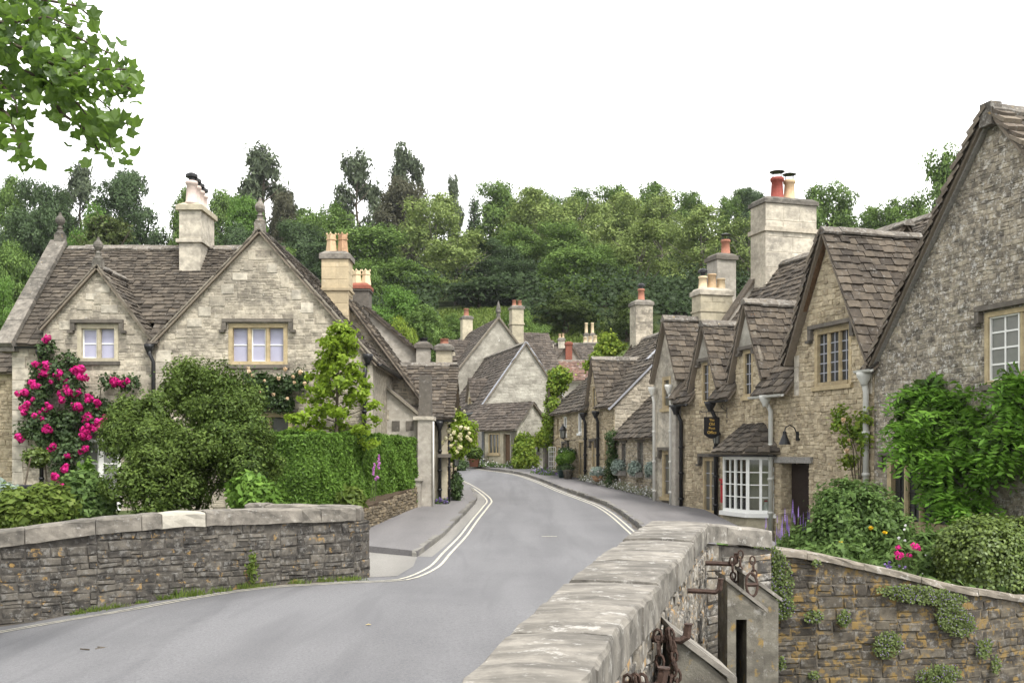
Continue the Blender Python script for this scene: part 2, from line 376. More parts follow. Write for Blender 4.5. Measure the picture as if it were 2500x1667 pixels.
class MB:
    def __init__(s): s.v = []; s.f = []
    def add(s, vs, fs):
        b = len(s.v); s.v.extend([tuple(p) for p in vs]); s.f.extend([tuple(i + b for i in f) for f in fs]); return s
    def hexa(s, p):  # 8 points: bottom ring 0-3, top ring 4-7
        return s.add(p, [(3, 2, 1, 0), (4, 5, 6, 7), (0, 1, 5, 4), (1, 2, 6, 5), (2, 3, 7, 6), (3, 0, 4, 7)])
    def box(s, x0, x1, y0, y1, z0, z1):
        return s.hexa([(x0, y0, z0), (x1, y0, z0), (x1, y1, z0), (x0, y1, z0), (x0, y0, z1), (x1, y0, z1), (x1, y1, z1), (x0, y1, z1)])
    def fbox(s, F, u0, u1, n0, n1, z0, z1):
        """box in a wall frame"""
        return s.hexa([F.p(u0, n1, z0), F.p(u1, n1, z0), F.p(u1, n0, z0), F.p(u0, n0, z0), F.p(u0, n1, z1), F.p(u1, n1, z1), F.p(u1, n0, z1), F.p(u0, n0, z1)])
    def beam(s, A, B, w, h, up=Vector((0, 0, 1))):
        A = Vector(A); B = Vector(B); d = (B - A).normalized()
        sd = d.cross(up).normalized() * (w / 2); u = sd.cross(d).normalized() * h
        return s.hexa([A - sd, A + sd, B + sd, B - sd, A - sd + u, A + sd + u, B + sd + u, B - sd + u])
    def tube(s, pts, rad, n=8, cap=True):
        pts = [Vector(p) for p in pts]
        if isinstance(rad, (int, float)): rad = [rad] * len(pts)
        b = len(s.v); prev = None
        for i, p in enumerate(pts):
            d = (pts[min(i + 1, len(pts) - 1)] - pts[max(i - 1, 0)])
            if d.length < 1e-9: d = Vector((0, 0, 1))
            d.normalize()
            ref = prev if prev is not None else (Vector((1, 0, 0)) if abs(d.z) > .9 else Vector((0, 0, 1)))
            a = d.cross(ref)
            if a.length < 1e-6: a = d.cross(Vector((0, 1, 0)))
            a.normalize(); c = a.cross(d).normalized(); prev = c
            for k in range(n):
                t = 2 * PI * k / n
                s.v.append(tuple(p + (a * math.cos(t) + c * math.sin(t)) * rad[i]))
        for i in range(len(pts) - 1):
            for k in range(n):
                k2 = (k + 1) % n
                s.f.append((b + i * n + k, b + i * n + k2, b + (i + 1) * n + k2, b + (i + 1) * n + k))
        if cap:
            s.f.append(tuple(b + k for k in range(n))[::-1]); e = b + (len(pts) - 1) * n
            s.f.append(tuple(e + k for k in range(n)))
        return s
    def lathe(s, c, prof, n=12, sx=1, sy=1):
        c = Vector(c); b = len(s.v)
        for r, z in prof:
            for k in range(n):
                t = 2 * PI * k / n
                s.v.append((c.x + r * sx * math.cos(t), c.y + r * sy * math.sin(t), c.z + z))
        for i in range(len(prof) - 1):
            for k in range(n):
                k2 = (k + 1) % n
                s.f.append((b + i * n + k, b + i * n + k2, b + (i + 1) * n + k2, b + (i + 1) * n + k))
        s.f.append(tuple(b + k for k in range(n))[::-1]); e = b + (len(prof) - 1) * n
        s.f.append(tuple(e + k for k in range(n)))
        return s
    def poly_prism(s, pts, vec):
        """flat polygon (3D points) swept along vec"""
        pts = [Vector(p) for p in pts]; n = len(pts); b = len(s.v); vec = Vector(vec)
        s.v.extend([tuple(p) for p in pts]); s.v.extend([tuple(p + vec) for p in pts])
        for tri in tessellate_polygon([pts]):
            s.f.append(tuple(b + i for i in tri)); s.f.append(tuple(b + n + i for i in reversed(tri)))
        for i in range(n):
            j = (i + 1) % n
            s.f.append((b + i, b + j, b + n + j, b + n + i))
        return s
    def mesh(s, name, mat=None, smooth=False):
        m = bpy.data.meshes.new(name); m.from_pydata(s.v, [], s.f)
        if mat:
            for q in (mat if isinstance(mat, (list, tuple)) else [mat]): m.materials.append(MATS[q])
        if smooth:
            m.polygons.foreach_set('use_smooth', [True] * len(m.polygons))
        m.update(); return m
    def fix(s):
        return s
    def build(s, name, mat, parent=None, smooth=False, label=None):
        m = s.mesh(name, mat, smooth)
        import bmesh
        bm = bmesh.new(); bm.from_mesh(m); bmesh.ops.recalc_face_normals(bm, faces=bm.faces); bm.to_mesh(m); bm.free()
        o = bpy.data.objects.new(name, m); link(o, parent)
        if label: o['label'] = label
        return o
    def top(s, name, mat, label, cat, group=None, smooth=False, kind=None, origin=None):
        """a thing that is one mesh, its origin at its base"""
        if origin is None:
            a = np.array(s.v); origin = (a[:, 0].mean(), a[:, 1].mean(), a[:, 2].min())
        ox, oy, oz = origin
        s.v = [(x - ox, y - oy, z - oz) for x, y, z in s.v]
        o = s.build(name, mat, None, smooth)
        o.location = origin
        return tag(o, label, cat, group, kind)
def structure(o): o['kind'] = 'structure'; return o

class Fr:
    """wall frame: u to the right as seen from outside, n outwards, z up"""
    def __init__(s, o, u):
        s.o = Vector(o); s.u = Vector((u[0], u[1], 0)).normalized(); s.n = Vector((s.u.y, -s.u.x, 0))
    def p(s, u, n, z): return s.o + s.u * u + s.n * n + Vector((0, 0, z))

# ------------------------------------------------------------------ stones and slates
PIECES = []   # (thing, kind, parent, centre, X, Y, Z, w, d, h, material)
def intervals(poly, z):
    xs = []
    n = len(poly)
    for i in range(n):
        (a, b), (c, d) = poly[i], poly[(i + 1) % n]
        if (b <= z < d) or (d <= z < b):
            xs.append(a + (z - b) / (d - b) * (c - a))
    xs.sort()
    return [(xs[i], xs[i + 1]) for i in range(0, len(xs) - 1, 2)]
def isect(A, B):
    out = []
    for a, b in A:
        for c, d in B:
            lo, hi = max(a, c), min(b, d)
            if hi - lo > .03: out.append((lo, hi))
    return out
def subtract(A, lo, hi):
    out = []
    for a, b in A:
        if hi <= a or lo >= b: out.append((a, b)); continue
        if lo - a > .03: out.append((a, lo))
        if b - hi > .03: out.append((hi, b))
    return out
def lay_stones(thg, parent, F, poly, holes, mat, hr=(.08, .13), wr=(.13, .32), gap=.012, proud=(.008, .03), kind='stone', rng=None, quoin=None, n0=0.0):
    rng = rng or random
    z = min(p[1] for p in poly); zt = max(p[1] for p in poly); zb = z
    ph = rng.uniform(0, 6); wob = .02
    def edge(uc, zc):   # courses run level at openings, at the top and along the foot
        k = min(1.0, max(0.0, (zt - zc - .1) * 2), max(0.0, (zc - zb) * 3))
        for (a, b, c, d) in holes:
            du = max(a - uc, uc - b, 0); dz_ = max(c - zc, zc - d, 0); k = min(k, max(0.0, (math.hypot(du, dz_) - .1) * 2))
        return k
    row = 0
    while z < zt - .03:
        h = min(rng.uniform(*hr), zt - z)
        e = .004
        iv = isect(intervals(poly, z + e), intervals(poly, z + h - e))
        for (a, b, c, d) in holes:
            if c < z + h - .01 and d > z + .01: iv = subtract(iv, a, b)
        for lo, hi in iv:
            u = lo
            while u < hi - .02:
                w = rng.uniform(*wr)
                if rng.random() < .18: w *= 1.5
                if hi - u - w < wr[0] * .7: w = hi - u
                w = min(w, hi - u)
                if w > .035:
                    rough = kind == 'stone'
                    parts = [(0.0, 1.0)]
                    if rough and rng.random() < .22 and h > .075: q = rng.uniform(.38, .62); parts = [(0, q), (q, 1)]
                    for f0, f1 in parts:
                        hs = h * (f1 - f0); hh = hs * (rng.uniform(.88, 1.14) if rough else rng.uniform(.98, 1.0))
                        dp = rng.uniform(*proud); a_ = rng.gauss(0, .045) if rough else 0
                        uc = u + w / 2; zc = z + h * f0 + hs / 2
                        if rough: zc += wob * (math.sin(uc * 1.9 + ph) + .6 * math.sin(uc * 4.7 + zc * 1.3 + ph * 2)) * edge(uc, zc)
                        c = F.p(uc, n0 - .01, zc)
                        X = (F.u + Vector((0, 0, a_))).normalized(); Z = (Vector((0, 0, 1)) - F.u * a_).normalized()
                        PIECES.append((thg, kind, parent, c, X, F.n, Z, w - gap, dp + .01, max(.02, hh - gap), mat))
                u += w
        z += h; row += 1

def wall(thg, F, poly, holes=(), mat='mortar_pale', stone='stone_pale', thick=.45, reveal=.22, name='wall', rows=None, parent=None):
    """a wall with real openings; the stones are laid on its face"""
    m = MB()
    flat = [(u, z) for u, z in poly] + [q for a, b, c, d in holes for q in ((a, c), (b, c), (b, d), (a, d))]
    m.v.extend([tuple(F.p(u, 0, z)) for u, z in flat])
    zs = sorted(set(round(z, 5) for u, z in flat))
    for z0, z1 in zip(zs, zs[1:]):          # the face, band by band, leaving the openings clear
        if z1 - z0 < 1e-4: continue
        e = (z1 - z0) * 1e-3
        for (a0, b0), (a1, b1) in zip(intervals(poly, z0 + e), intervals(poly, z1 - e)):
            cuts = sorted((a, b) for a, b, c, d in holes if c < z1 - 1e-6 and d > z0 + 1e-6)
            segs = []; l0, l1 = a0, a1
            for a, b in cuts:
                if a > max(l0, l1) and b < min(b0, b1) + .5: segs.append((l0, a, l1, a)); l0 = l1 = b
            segs.append((l0, b0, l1, b1))
            for p0, q0, p1, q1 in segs:
                k = len(m.v); m.v.extend([tuple(F.p(p0, 0, z0)), tuple(F.p(q0, 0, z0)), tuple(F.p(q1, 0, z1)), tuple(F.p(p1, 0, z1))]); m.f.append((k, k + 1, k + 2, k + 3))
    n = len(poly)
    bk = len(m.v)
    m.v.extend([tuple(F.p(u, -thick, z)) for u, z in poly])
    for i in range(n):
        j = (i + 1) % n
        m.f.append((i, j, bk + j, bk + i))
    k = n
    for a, bb, c, d in holes:
        r = len(m.v)
        m.v.extend([tuple(F.p(u, -reveal, z)) for u, z in ((a, c), (bb, c), (bb, d), (a, d))])
        for i in range(4):
            j = (i + 1) % 4
            m.f.append((k + i, k + j, r + j, r + i))
        k += 4
    o = m.build(name, mat, thg if parent is None else parent)
    if rows is not None:
        lay_stones(thg, o, F, poly, holes, stone, **rows)
    return o

def lay_slates(thg, parent, P, U, S, poly, mat, e0=.22, e1=.13, wr=(.2, .42), thick=.024, kind='slate', rng=None):
    rng = rng or random
    U = Vector(U).normalized(); S = Vector(S).normalized(); N = U.cross(S).normalized()
    if N.z < 0: N = -N
    P = Vector(P)
    s = min(p[1] for p in poly); st = max(p[1] for p in poly); tot = st - s; s00 = s
    while s < st - .02:
        e = e0 + (e1 - e0) * (s - s00) / tot
        e *= rng.uniform(.92, 1.08)
        L = max(.06, min(e * 1.55, st - s + .012))
        iv = intervals(poly, min(s + e * .5, st - .005))
        th = .034 / (e * 1.55)
        Z = (S - N * th).normalized(); Y = (N + S * th).normalized()
        for lo, hi in iv:
            u = lo - rng.uniform(0, .03)
            while u < hi - .03:
                w = rng.uniform(*wr) * (1.0 - .35 * (s - s00) / tot)
                if hi - u - w < .1: w = hi - u + rng.uniform(0, .02)
                jz = rng.uniform(-.022, .022)
                c = P + U * (u + w / 2) + S * (s + L / 2 + jz) + N * (.008 + rng.uniform(0, .008))
                tl = rng.uniform(-.018, .018)
                X2 = (U + Z * tl).normalized()
                PIECES.append((thg, kind, parent, c, X2, Y, Z, w - .006, thick * rng.uniform(.8, 1.6), L, mat))
                u += w
        s += e

def roof_plane(thg, roofm, P, U, S, poly, mat='slate_brown', thick=.045, **kw):
    """adds the boarding under a slope to the roof mesh and lays the slates (roofm: list kept by the Roof helper)"""
    U = Vector(U).normalized(); S = Vector(S).normalized(); N = U.cross(S).normalized()
    if N.z < 0: N = -N
    pts = [Vector(P) + U * u + S * s for u, s in poly]
    roofm['mb'].poly_prism([p for p in pts], -N * thick)
    roofm['jobs'].append((P, U, S, poly, mat, kw))
def begin_roof(): return {'mb': MB(), 'jobs': []}
def end_roof(thg, roofm, name='roof', mat='roof_under'):
    o = roofm['mb'].build(name, mat, thg)
    for P, U, S, poly, m, kw in roofm['jobs']: lay_slates(thg, o, P, U, S, poly, m, **kw)
    return o
def slope4(thg, rm, A, B, C, Dd, mat='slate_brown', **kw):
    """slope from four points: A-B eaves left to right, C above B, D above A (3 points allowed with D=C)"""
    A, B, C, Dd = Vector(A), Vector(B), Vector(C), Vector(Dd)
    U = (B - A).normalized()
    nn = (B - A).cross(C - A).normalized()
    S = nn.cross(U).normalized()
    if S.z < 0: S = -S
    poly = [((p - A).dot(U), (p - A).dot(S)) for p in (A, B, C, Dd)]
    if (C - Dd).length < 1e-4: poly = poly[:3]
    roof_plane(thg, rm, A, U, S, poly, mat, **kw)

def ridge(thg, parent, A, B, size=.15, seg=.42, mat='ridge_stone', h=.11):
    A = Vector(A); B = Vector(B); L = (B - A).length; n = max(1, int(L / seg)); d = (B - A) / n
    X = d.normalized(); Y = Vector((0, 0, 1)); Z = X.cross(Y).normalized(); Y = Z.cross(X).normalized()
    if Y.z < 0: Y = -Y
    for i in range(n):
        c = A + d * (i + .5) + Vector((0, 0, random.uniform(-.008, .012)))
        PIECES.append((thg, 'ridge_tile', parent, c, X, Y, Z, d.length - .008, h * random.uniform(.9, 1.15), size * 2, mat))

def stone_variant(rng):
    j = lambda a: rng.uniform(-a, a)
    v = []
    for y, ins, jt in ((0, .0, .03), (.6, .03, .09), (1.0, .14, .1)):
        for sx, sz in ((-1, -1), (1, -1), (1, 1), (-1, 1)):
            v.append((sx * (.5 - ins * .55) + j(jt) * .6, y + (j(.2) if y == 1 else 0), sz * (.5 - ins) + j(jt)))
    f = [(8, 9, 10, 11)]
    for a in (0, 4):
        for k in range(4):
            k2 = (k + 1) % 4
            f.append((a + k, a + k2, a + 4 + k2, a + 4 + k))
    return v, f
def block_variant(rng):
    j = lambda a: rng.uniform(-a, a)
    v = []
    for y, ins in ((0, 0), (.7, .0), (1.0, .025)):
        for sx, sz in ((-1, -1), (1, -1), (1, 1), (-1, 1)):
            v.append((sx * (.5 - ins) + j(.006), y + (j(.05) if y == 1 else 0), sz * (.5 - ins) + j(.008)))
    f = [(8, 9, 10, 11)]
    for a in (0, 4):
        for k in range(4):
            k2 = (k + 1) % 4
            f.append((a + k, a + k2, a + 4 + k2, a + 4 + k))
    return v, f
def slate_variant(rng):
    j = lambda a: rng.uniform(-a, a)
    lowl, lowm, lowr = -.5 + j(.03), -.5 + j(.035), -.5 + j(.03)
    v = [(-.5, 0, lowl), (0, 0, lowm), (.5, 0, lowr), (.5 + j(.01), 0, .5), (-.5 + j(.01), 0, .5),
         (-.5 + .01, 1 + j(.25), lowl + .01), (j(.1), 1 + j(.25), lowm + .008), (.5 - .01, 1 + j(.25), lowr + .01), (.49, .8, .5), (-.49, .8, .5)]
    f = [(5, 6, 9), (6, 7, 8, 9), (0, 1, 6, 5), (1, 2, 7, 6), (2, 3, 8, 7), (4, 0, 5, 9)]
    return v, f
def ridge_variant(rng):
    v = []
    for x in (-.5, .5):
        a = rng.uniform(.9, 1.1)
        v += [(x, -1.1 * a, -.5), (x, -.75 * a, -.56), (x, .3 * a, -.12), (x, .45 * a, 0), (x, .3 * a, .12), (x, -.75 * a, .56), (x, -1.1 * a, .5)]
    f = [(i, i + 1, i + 8, i + 7) for i in range(6)] + [(0, 6, 5, 4, 3, 2, 1), (7, 8, 9, 10, 11, 12, 13)]
    return v, f
VARGEN = {'stone': stone_variant, 'slate': slate_variant, 'block': block_variant, 'ridge_tile': ridge_variant}
_vr = random.Random(3)
VARIANTS = {k: [fn(_vr) for _ in range(14)] for k, fn in VARGEN.items()}
VMESH = {}
def variant_mesh(kind, i, mat):
    key = (kind, i, mat)
    if key not in VMESH:
        v, f = VARIANTS[kind][i]
        m = bpy.data.meshes.new(kind); m.from_pydata(v, [], f); m.materials.append(MATS[mat]); m.update()
        VMESH[key] = m
    return VMESH[key]
INFILL = {'stone': 'small_stones', 'slate': 'small_slates', 'block': 'small_blocks', 'ridge_tile': 'small_ridge_tiles'}
def finish_pieces(limit=290, minpx=9.0):
    groups = {}
    for p in PIECES: groups.setdefault((p[0].name, p[1]), []).append(p)
    camp = Vector((0, 0, EYE)); nobj = 0
    rng = random.Random(11)
    for (tn, kind), ps in groups.items():
        sc = []
        for p in ps:
            c = p[3]; s = 0
            if c.y > .5:
                px = 1250 + c.x / c.y * 2500; py = HORIZON - (c.z - EYE) / c.y * 2500
                if -20 < px < 2520 and -20 < py < 1690:
                    vd = (camp - c).normalized(); face = max(0, vd.dot(p[5]))
                    wpx = p[7] * 2500 / c.y * math.sqrt(max(0, 1 - vd.dot(p[4]) ** 2)); hpx = p[9] * (0.62 if kind == 'slate' else 1) * 2500 / c.y * math.sqrt(max(0.02, 1 - vd.dot(p[6]) ** 2))
                    s = math.sqrt(wpx * hpx) if (face > .02 or kind == 'ridge_tile') else 0
            sc.append(s)
        order = sorted(range(len(ps)), key=lambda i: -sc[i])
        rest = []
        for rank, i in enumerate(order):
            p = ps[i]
            if rank < limit and sc[i] >= minpx:
                vi = rng.randrange(14)
                o = bpy.data.objects.new(kind, variant_mesh(kind, vi, p[10]))
                X, Y, Z = p[4] * p[7], p[5] * p[8], p[6] * p[9]; c = p[3]
                o.matrix_basis = Matrix(((X.x, Y.x, Z.x, c.x), (X.y, Y.y, Z.y, c.y), (X.z, Y.z, Z.z, c.z), (0, 0, 0, 1)))
                COL.objects.link(o); o.parent = p[2]
                if p[2].parent is None: o.matrix_parent_inverse = Matrix.Translation(-Vector(p[2].location))
                nobj += 1
            else: rest.append(p)
        if rest:
            V = []; Fc = []; MI = []; mats = sorted(set(p[10] for p in rest)); base = 0
            for p in rest:
                v, f = VARIANTS[kind][rng.randrange(14)]
                M = np.array([[*(p[4] * p[7])], [*(p[5] * p[8])], [*(p[6] * p[9])]])
                V.append(np.array(v) @ M + np.array([*p[3]])); Fc.extend([tuple(q + base for q in ff) for ff in f]); MI.extend([mats.index(p[10])] * len(f))
                base += len(v)
            V = np.vstack(V)
            m = bpy.data.meshes.new(INFILL[kind]); m.from_pydata(V.tolist(), [], Fc)
            for q in mats: m.materials.append(MATS[q])
            m.polygons.foreach_set('material_index', MI); m.update()
            o = bpy.data.objects.new(INFILL[kind], m); link(o, rest[0][2]); o['kind'] = 'stuff'
    print('pieces', len(PIECES), 'as objects', nobj)

# ------------------------------------------------------------------ foliage
RNG = np.random.default_rng(5)
def leaf_arrays(P, Nn, size, aspect=1.6, droop=0.0):
    n = len(P)
    Nn = Nn / (np.linalg.norm(Nn, axis=1, keepdims=True) + 1e-9)
    T = RNG.normal(size=(n, 3)); T[:, 2] -= droop
    T -= Nn * (T * Nn).sum(1, keepdims=True); T /= (np.linalg.norm(T, axis=1, keepdims=True) + 1e-9)
    B = np.cross(Nn, T)
    size = np.broadcast_to(np.asarray(size), (n,))[:, None]
    a = P + T * size * aspect * .5; c = P - T * size * aspect * .5
    b = P + B * size * .5 + T * size * .1 + Nn * size * .12; d = P - B * size * .5 + T * size * .1 + Nn * size * .12
    return np.stack([a, b, c, d], 1).reshape(-1, 3)
def quads_mesh(name, V, mats, mi=None):
    n = len(V) // 4
    m = bpy.data.meshes.new(name)
    m.vertices.add(4 * n); m.vertices.foreach_set('co', np.ascontiguousarray(V, dtype=np.float32).ravel())
    m.loops.add(4 * n); m.loops.foreach_set('vertex_index', np.arange(4 * n, dtype=np.int32))
    m.polygons.add(n); m.polygons.foreach_set('loop_start', np.arange(0, 4 * n, 4, dtype=np.int32))
    try: m.polygons.foreach_set('loop_total', np.full(n, 4, dtype=np.int32))
    except Exception: pass
    for q in (mats if isinstance(mats, (list, tuple)) else [mats]): m.materials.append(MATS[q])
    if mi is not None: m.polygons.foreach_set('material_index', np.asarray(mi, dtype=np.int32))
    m.update(calc_edges=True); m.validate()
    return m
def clump_points(lobes, nclump, per, spread, shell=(.62, 1.0), flat=1.0):
    """leaf positions gathered in clumps near the surface of ellipsoidal lobes; returns points and outward normals"""
    w = np.array([l[1][0] * l[1][1] + l[1][1] * l[1][2] + l[1][0] * l[1][2] for l in lobes]); w = w / w.sum()
    idx = RNG.choice(len(lobes), nclump, p=w)
    C = np.array([l[0] for l in lobes], float)[idx]; Rr = np.array([l[1] for l in lobes], float)[idx]
    d = RNG.normal(size=(nclump, 3)); d /= np.linalg.norm(d, axis=1, keepdims=True)
    rad = RNG.uniform(shell[0], shell[1], (nclump, 1))
    cc = C + d * Rr * rad
    out = d / Rr; out /= np.linalg.norm(out, axis=1, keepdims=True)
    k = np.repeat(np.arange(nclump), per)
    off = RNG.normal(size=(len(k), 3)) * spread; off[:, 2] *= flat
    # clumps are flattened shells facing outwards
    o = out[k]; off -= o * (off * o).sum(1, keepdims=True) * .45
    P = cc[k] + off * RNG.uniform(.6, 1.3, (nclump, 1))[k]
    N = o * 1.1 + RNG.normal(size=(len(k), 3)) * .42 + np.array([0, 0, .5])
    return P, N
def foliage(name, lobes, nclump, per, spread, size, mat, parent=None, aspect=1.6, shell=(.62, 1.0), flat=1.0, droop=0.0, clip=None, kindstuff=True):
    P, N = clump_points(lobes, nclump, per, spread, shell, flat)
    if clip is not None:
        k = clip(P); P, N = P[k], N[k]
    s = size * RNG.uniform(.65, 1.35, len(P))
    m = quads_mesh(name, leaf_arrays(P, N, s, aspect, droop), mat)
    o = bpy.data.objects.new(name, m); link(o, parent)
    if kindstuff and parent is not None: o['kind'] = 'stuff'
    return o
def limbs(mb, base, top, r0, nl, spread, rng, n=7, lean=(0, 0), bend=.12, start=.35):
    """tapered trunk with limbs"""
    base = Vector(base); top = Vector(top); H = (top - base).length
    pts = []; k = 6
    for i in range(k + 1):
        f = i / k
        p = base.lerp(top, f) + Vector((rng.uniform(-1, 1), rng.uniform(-1, 1), 0)) * bend * H * .15 * math.sin(f * PI)
        pts.append(p)
    mb.tube(pts, [r0 * (1.25 if i == 0 else 1) * (1 - .85 * i / k) for i in range(k + 1)], n)
    for j in range(nl):
        f = start + (1 - start) * (j + rng.random()) / nl * .9
        i = min(k - 1, int(f * k)); p = pts[i].lerp(pts[i + 1], f * k - i)
        a = rng.uniform(0, 2 * PI); L = spread * (1.1 - .6 * f) * rng.uniform(.7, 1.1)
        q = p + Vector((math.cos(a) * L * .5, math.sin(a) * L * .5, L * .35)); e = p + Vector((math.cos(a) * L, math.sin(a) * L, L * rng.uniform(.4, .9)))
        rr = r0 * (1 - .8 * f) * .55
        mb.tube([p, q, e], [rr, rr * .7, rr * .2], 5)
    return mb
# ------------------------------------------------------------------ the setting
def grid_lines(spec):
    out = []
    for a, b, st in spec:
        n = max(1, int(round((b - a) / st)))
        out += [a + (b - a) * i / n for i in range(n)]
    out.append(spec[-1][1]); return out
gx = grid_lines([(-500, -160, 60), (-160, -40, 8), (-40, -3.6, 4), (-3.6, -3.4, .2), (-3.4, 16, 2), (16, 40, 4), (40, 160, 8), (160, 500, 60)])
gy = grid_lines([(-120, -20, 20), (-20, 12, 4), (12, 12.5, .5), (12.5, 55, 2.5), (55, 160, 4), (160, 320, 20), (320, 700, 60)])
m = MB()
for y in gy:
    for x in gx:
        if y >= 55: z = hill(x, y)
        elif y <= 12.01 and x > -3.45: z = -2.9
        else: z = g(y) - .34
        m.v.append((x, y, z))
nx = len(gx)
for j in range(len(gy) - 1):
    for i in range(nx - 1):
        m.f.append((j * nx + i, j * nx + i + 1, (j + 1) * nx + i + 1, (j + 1) * nx + i))
ground = structure(m.build('ground', 'grass_ground', None, True))

# river
m = MB(); m.add([(-3, -60, -2.25), (60, -60, -2.25), (60, 12, -2.25), (-3, 12, -2.25)], [(0, 1, 2, 3)])
structure(m.build('river', 'water'))

def ribbon(name, left, right, mat, dz, y0=None, parent=None, drop=None):
    """sheet between two polylines of equal length, draped on the street"""
    m = MB(); n = len(left)
    for (a, b) in zip(left, right):
        for (x, y) in (a, b): m.v.append((x, y, g(y) + dz))
    for i in range(n - 1): m.f.append((2 * i, 2 * i + 1, 2 * i + 3, 2 * i + 2))
    return m.build(name, mat, parent, False)
def resample(poly, step):
    pts = [Vector((p[0], p[1], 0)) for p in poly]; out = []
    # Catmull-Rom through the points
    for i in range(len(pts) - 1):
        p0 = pts[max(i - 1, 0)]; p1 = pts[i]; p2 = pts[i + 1]; p3 = pts[min(i + 2, len(pts) - 1)]
        n = max(1, int((p2 - p1).length / step))
        for k in range(n):
            t = k / n
            q = .5 * ((2 * p1) + (p2 - p0) * t + (2 * p0 - 5 * p1 + 4 * p2 - p3) * t * t + (3 * p1 - p0 - 3 * p2 + p3) * t ** 3)
            out.append((q.x, q.y))
    out.append((pts[-1].x, pts[-1].y)); return out
def offset(poly, d):
    out = []
    for i, p in enumerate(poly):
        a = poly[max(i - 1, 0)]; b = poly[min(i + 1, len(poly) - 1)]
        dx, dy = b[0] - a[0], b[1] - a[1]; L = math.hypot(dx, dy) or 1
        out.append((p[0] - dy / L * d, p[1] + dx / L * d))   # positive: to the left of travel
    return out

# road: one sheet from wall to wall
XL = [(-20, -20), (6, -16), (9, -12), (12, -8.2), (15, -6), (20, -5), (28, -3.3), (33, -2.6), (37, -3.4), (44, -6.5), (52, -10), (62, -18)]
XR = [(-20, 3), (0, 2.2), (1, 1.0), (2, .3), (3, .05), (6, .72), (10.2, 1.6), (10.8, 2.4), (14, 3.9), (24, 4.6), (28, 5), (34, 4.4), (44, 2.2), (46, 1.2), (50, -.4), (56, -5), (62, -10)]
def dip(x, y): return -.1 * max(0, -x - 3.2) * min(1, max(0, (15.5 - y) / 3))   # the bridge falls away to the left
m = MB(); cols = 40; ys = [-12 + .5 * i for i in range(145)]
for y in ys:
    a, b = lerp_table(XL, y), lerp_table(XR, y)
    for k in range(cols + 1):
        f = k / cols; x = a + (b - a) * f
        m.v.append((x, y, g(y) + dip(x, y) + .015 * math.sin(f * PI) + (.008 * math.sin(x * .9 + y * .35) if y < 60 else 0) - .02))
for j in range(len(ys) - 1):
    for k in range(cols):
        q = j * (cols + 1) + k; m.f.append((q, q + 1, q + cols + 2, q + cols + 1))
road = structure(m.build('road', 'asphalt', None, True))
def road_z(x, y):
    a, b = lerp_table(XL, y), lerp_table(XR, y); f = min(1, max(0, (x - a) / (b - a)))
    j = min(len(ys) - 2, max(0, int((y + 12) / .5)))
    def zz(yy):
        a, b = lerp_table(XL, yy), lerp_table(XR, yy)
        return g(yy) + dip(a + (b - a) * f, yy) + .015 * math.sin(f * PI) + .008 * math.sin((a + (b - a) * f) * .9 + yy * .35) - .02
    t = (y - ys[j]) / .5
    return zz(ys[j]) * (1 - t) + zz(ys[j + 1]) * t

def paint(path, w, name='painted_line', dz=.006):
    L = offset(path, w / 2); Rr = offset(path, -w / 2); m = MB()
    for a, b in zip(L, Rr):
        for x, y in (a, b): m.v.append((x, y, road_z(x, y) + dz))
    for i in range(len(path) - 1): m.f.append((2 * i, 2 * i + 1, 2 * i + 3, 2 * i + 2))
    return m.build(name, 'road_paint', road)

KERB_L = resample([(-1.66, 18.0), (-1.5, 20.5), (-1.36, 23.5), (-1.2, 27), (-1.07, 31), (-1.25, 34), (-1.67, 37), (-2.3, 40), (-3.6, 44), (-6, 49), (-9, 54)], .45)
KERB_R = resample([(2.55, 13), (2.8, 18), (2.9, 22.8), (2.72, 29), (1.85, 34.3), (1.0, 40), (.25, 43.6), (-.9, 46.2), (-2.6, 49.6), (-6, 54)], .45)
LINE_L = resample([(-8.2, 9.4), (-6.9, 10.7), (-5.85, 11.6), (-4.95, 12.35), (-4.3, 12.95), (-3.4, 13.75), (-2.2, 14.55), (-1.65, 14.95), (-1.34, 16.4), (-1.25, 18.5), (-1.12, 21.2), (-.98, 25), (-.82, 28.8), (-.76, 31), (-1.02, 33.5), (-1.5, 36.6), (-2.1, 39.6), (-3.3, 43.5)], .3)
paint(LINE_L, .05); paint(offset(LINE_L, -.14), .05)
LINE_R = offset(KERB_R, .2)
paint(LINE_R[6:], .048); paint(offset(LINE_R, .13)[6:], .048)
# worn white dash in the middle of the road
paint([(.62, 21.5), (.95, 21.5)], .07)
# oil-dark repairs of the surface
def patch(pts, mat, name, dz=.004):
    import bmesh
    bm = bmesh.new(); f = bm.faces.new([bm.verts.new((x, y, 0)) for x, y in pts])
    bmesh.ops.triangulate(bm, faces=bm.faces[:])
    for _ in range(4): bmesh.ops.subdivide_edges(bm, edges=bm.edges[:], cuts=1, use_grid_fill=True)
    bmesh.ops.triangulate(bm, faces=bm.faces[:])
    for v in bm.verts: v.co.z = road_z(v.co.x, v.co.y) + dz
    me = bpy.data.meshes.new(name); bm.to_mesh(me); bm.free(); me.materials.append(MATS[mat])
    return link(bpy.data.objects.new(name, me), road)

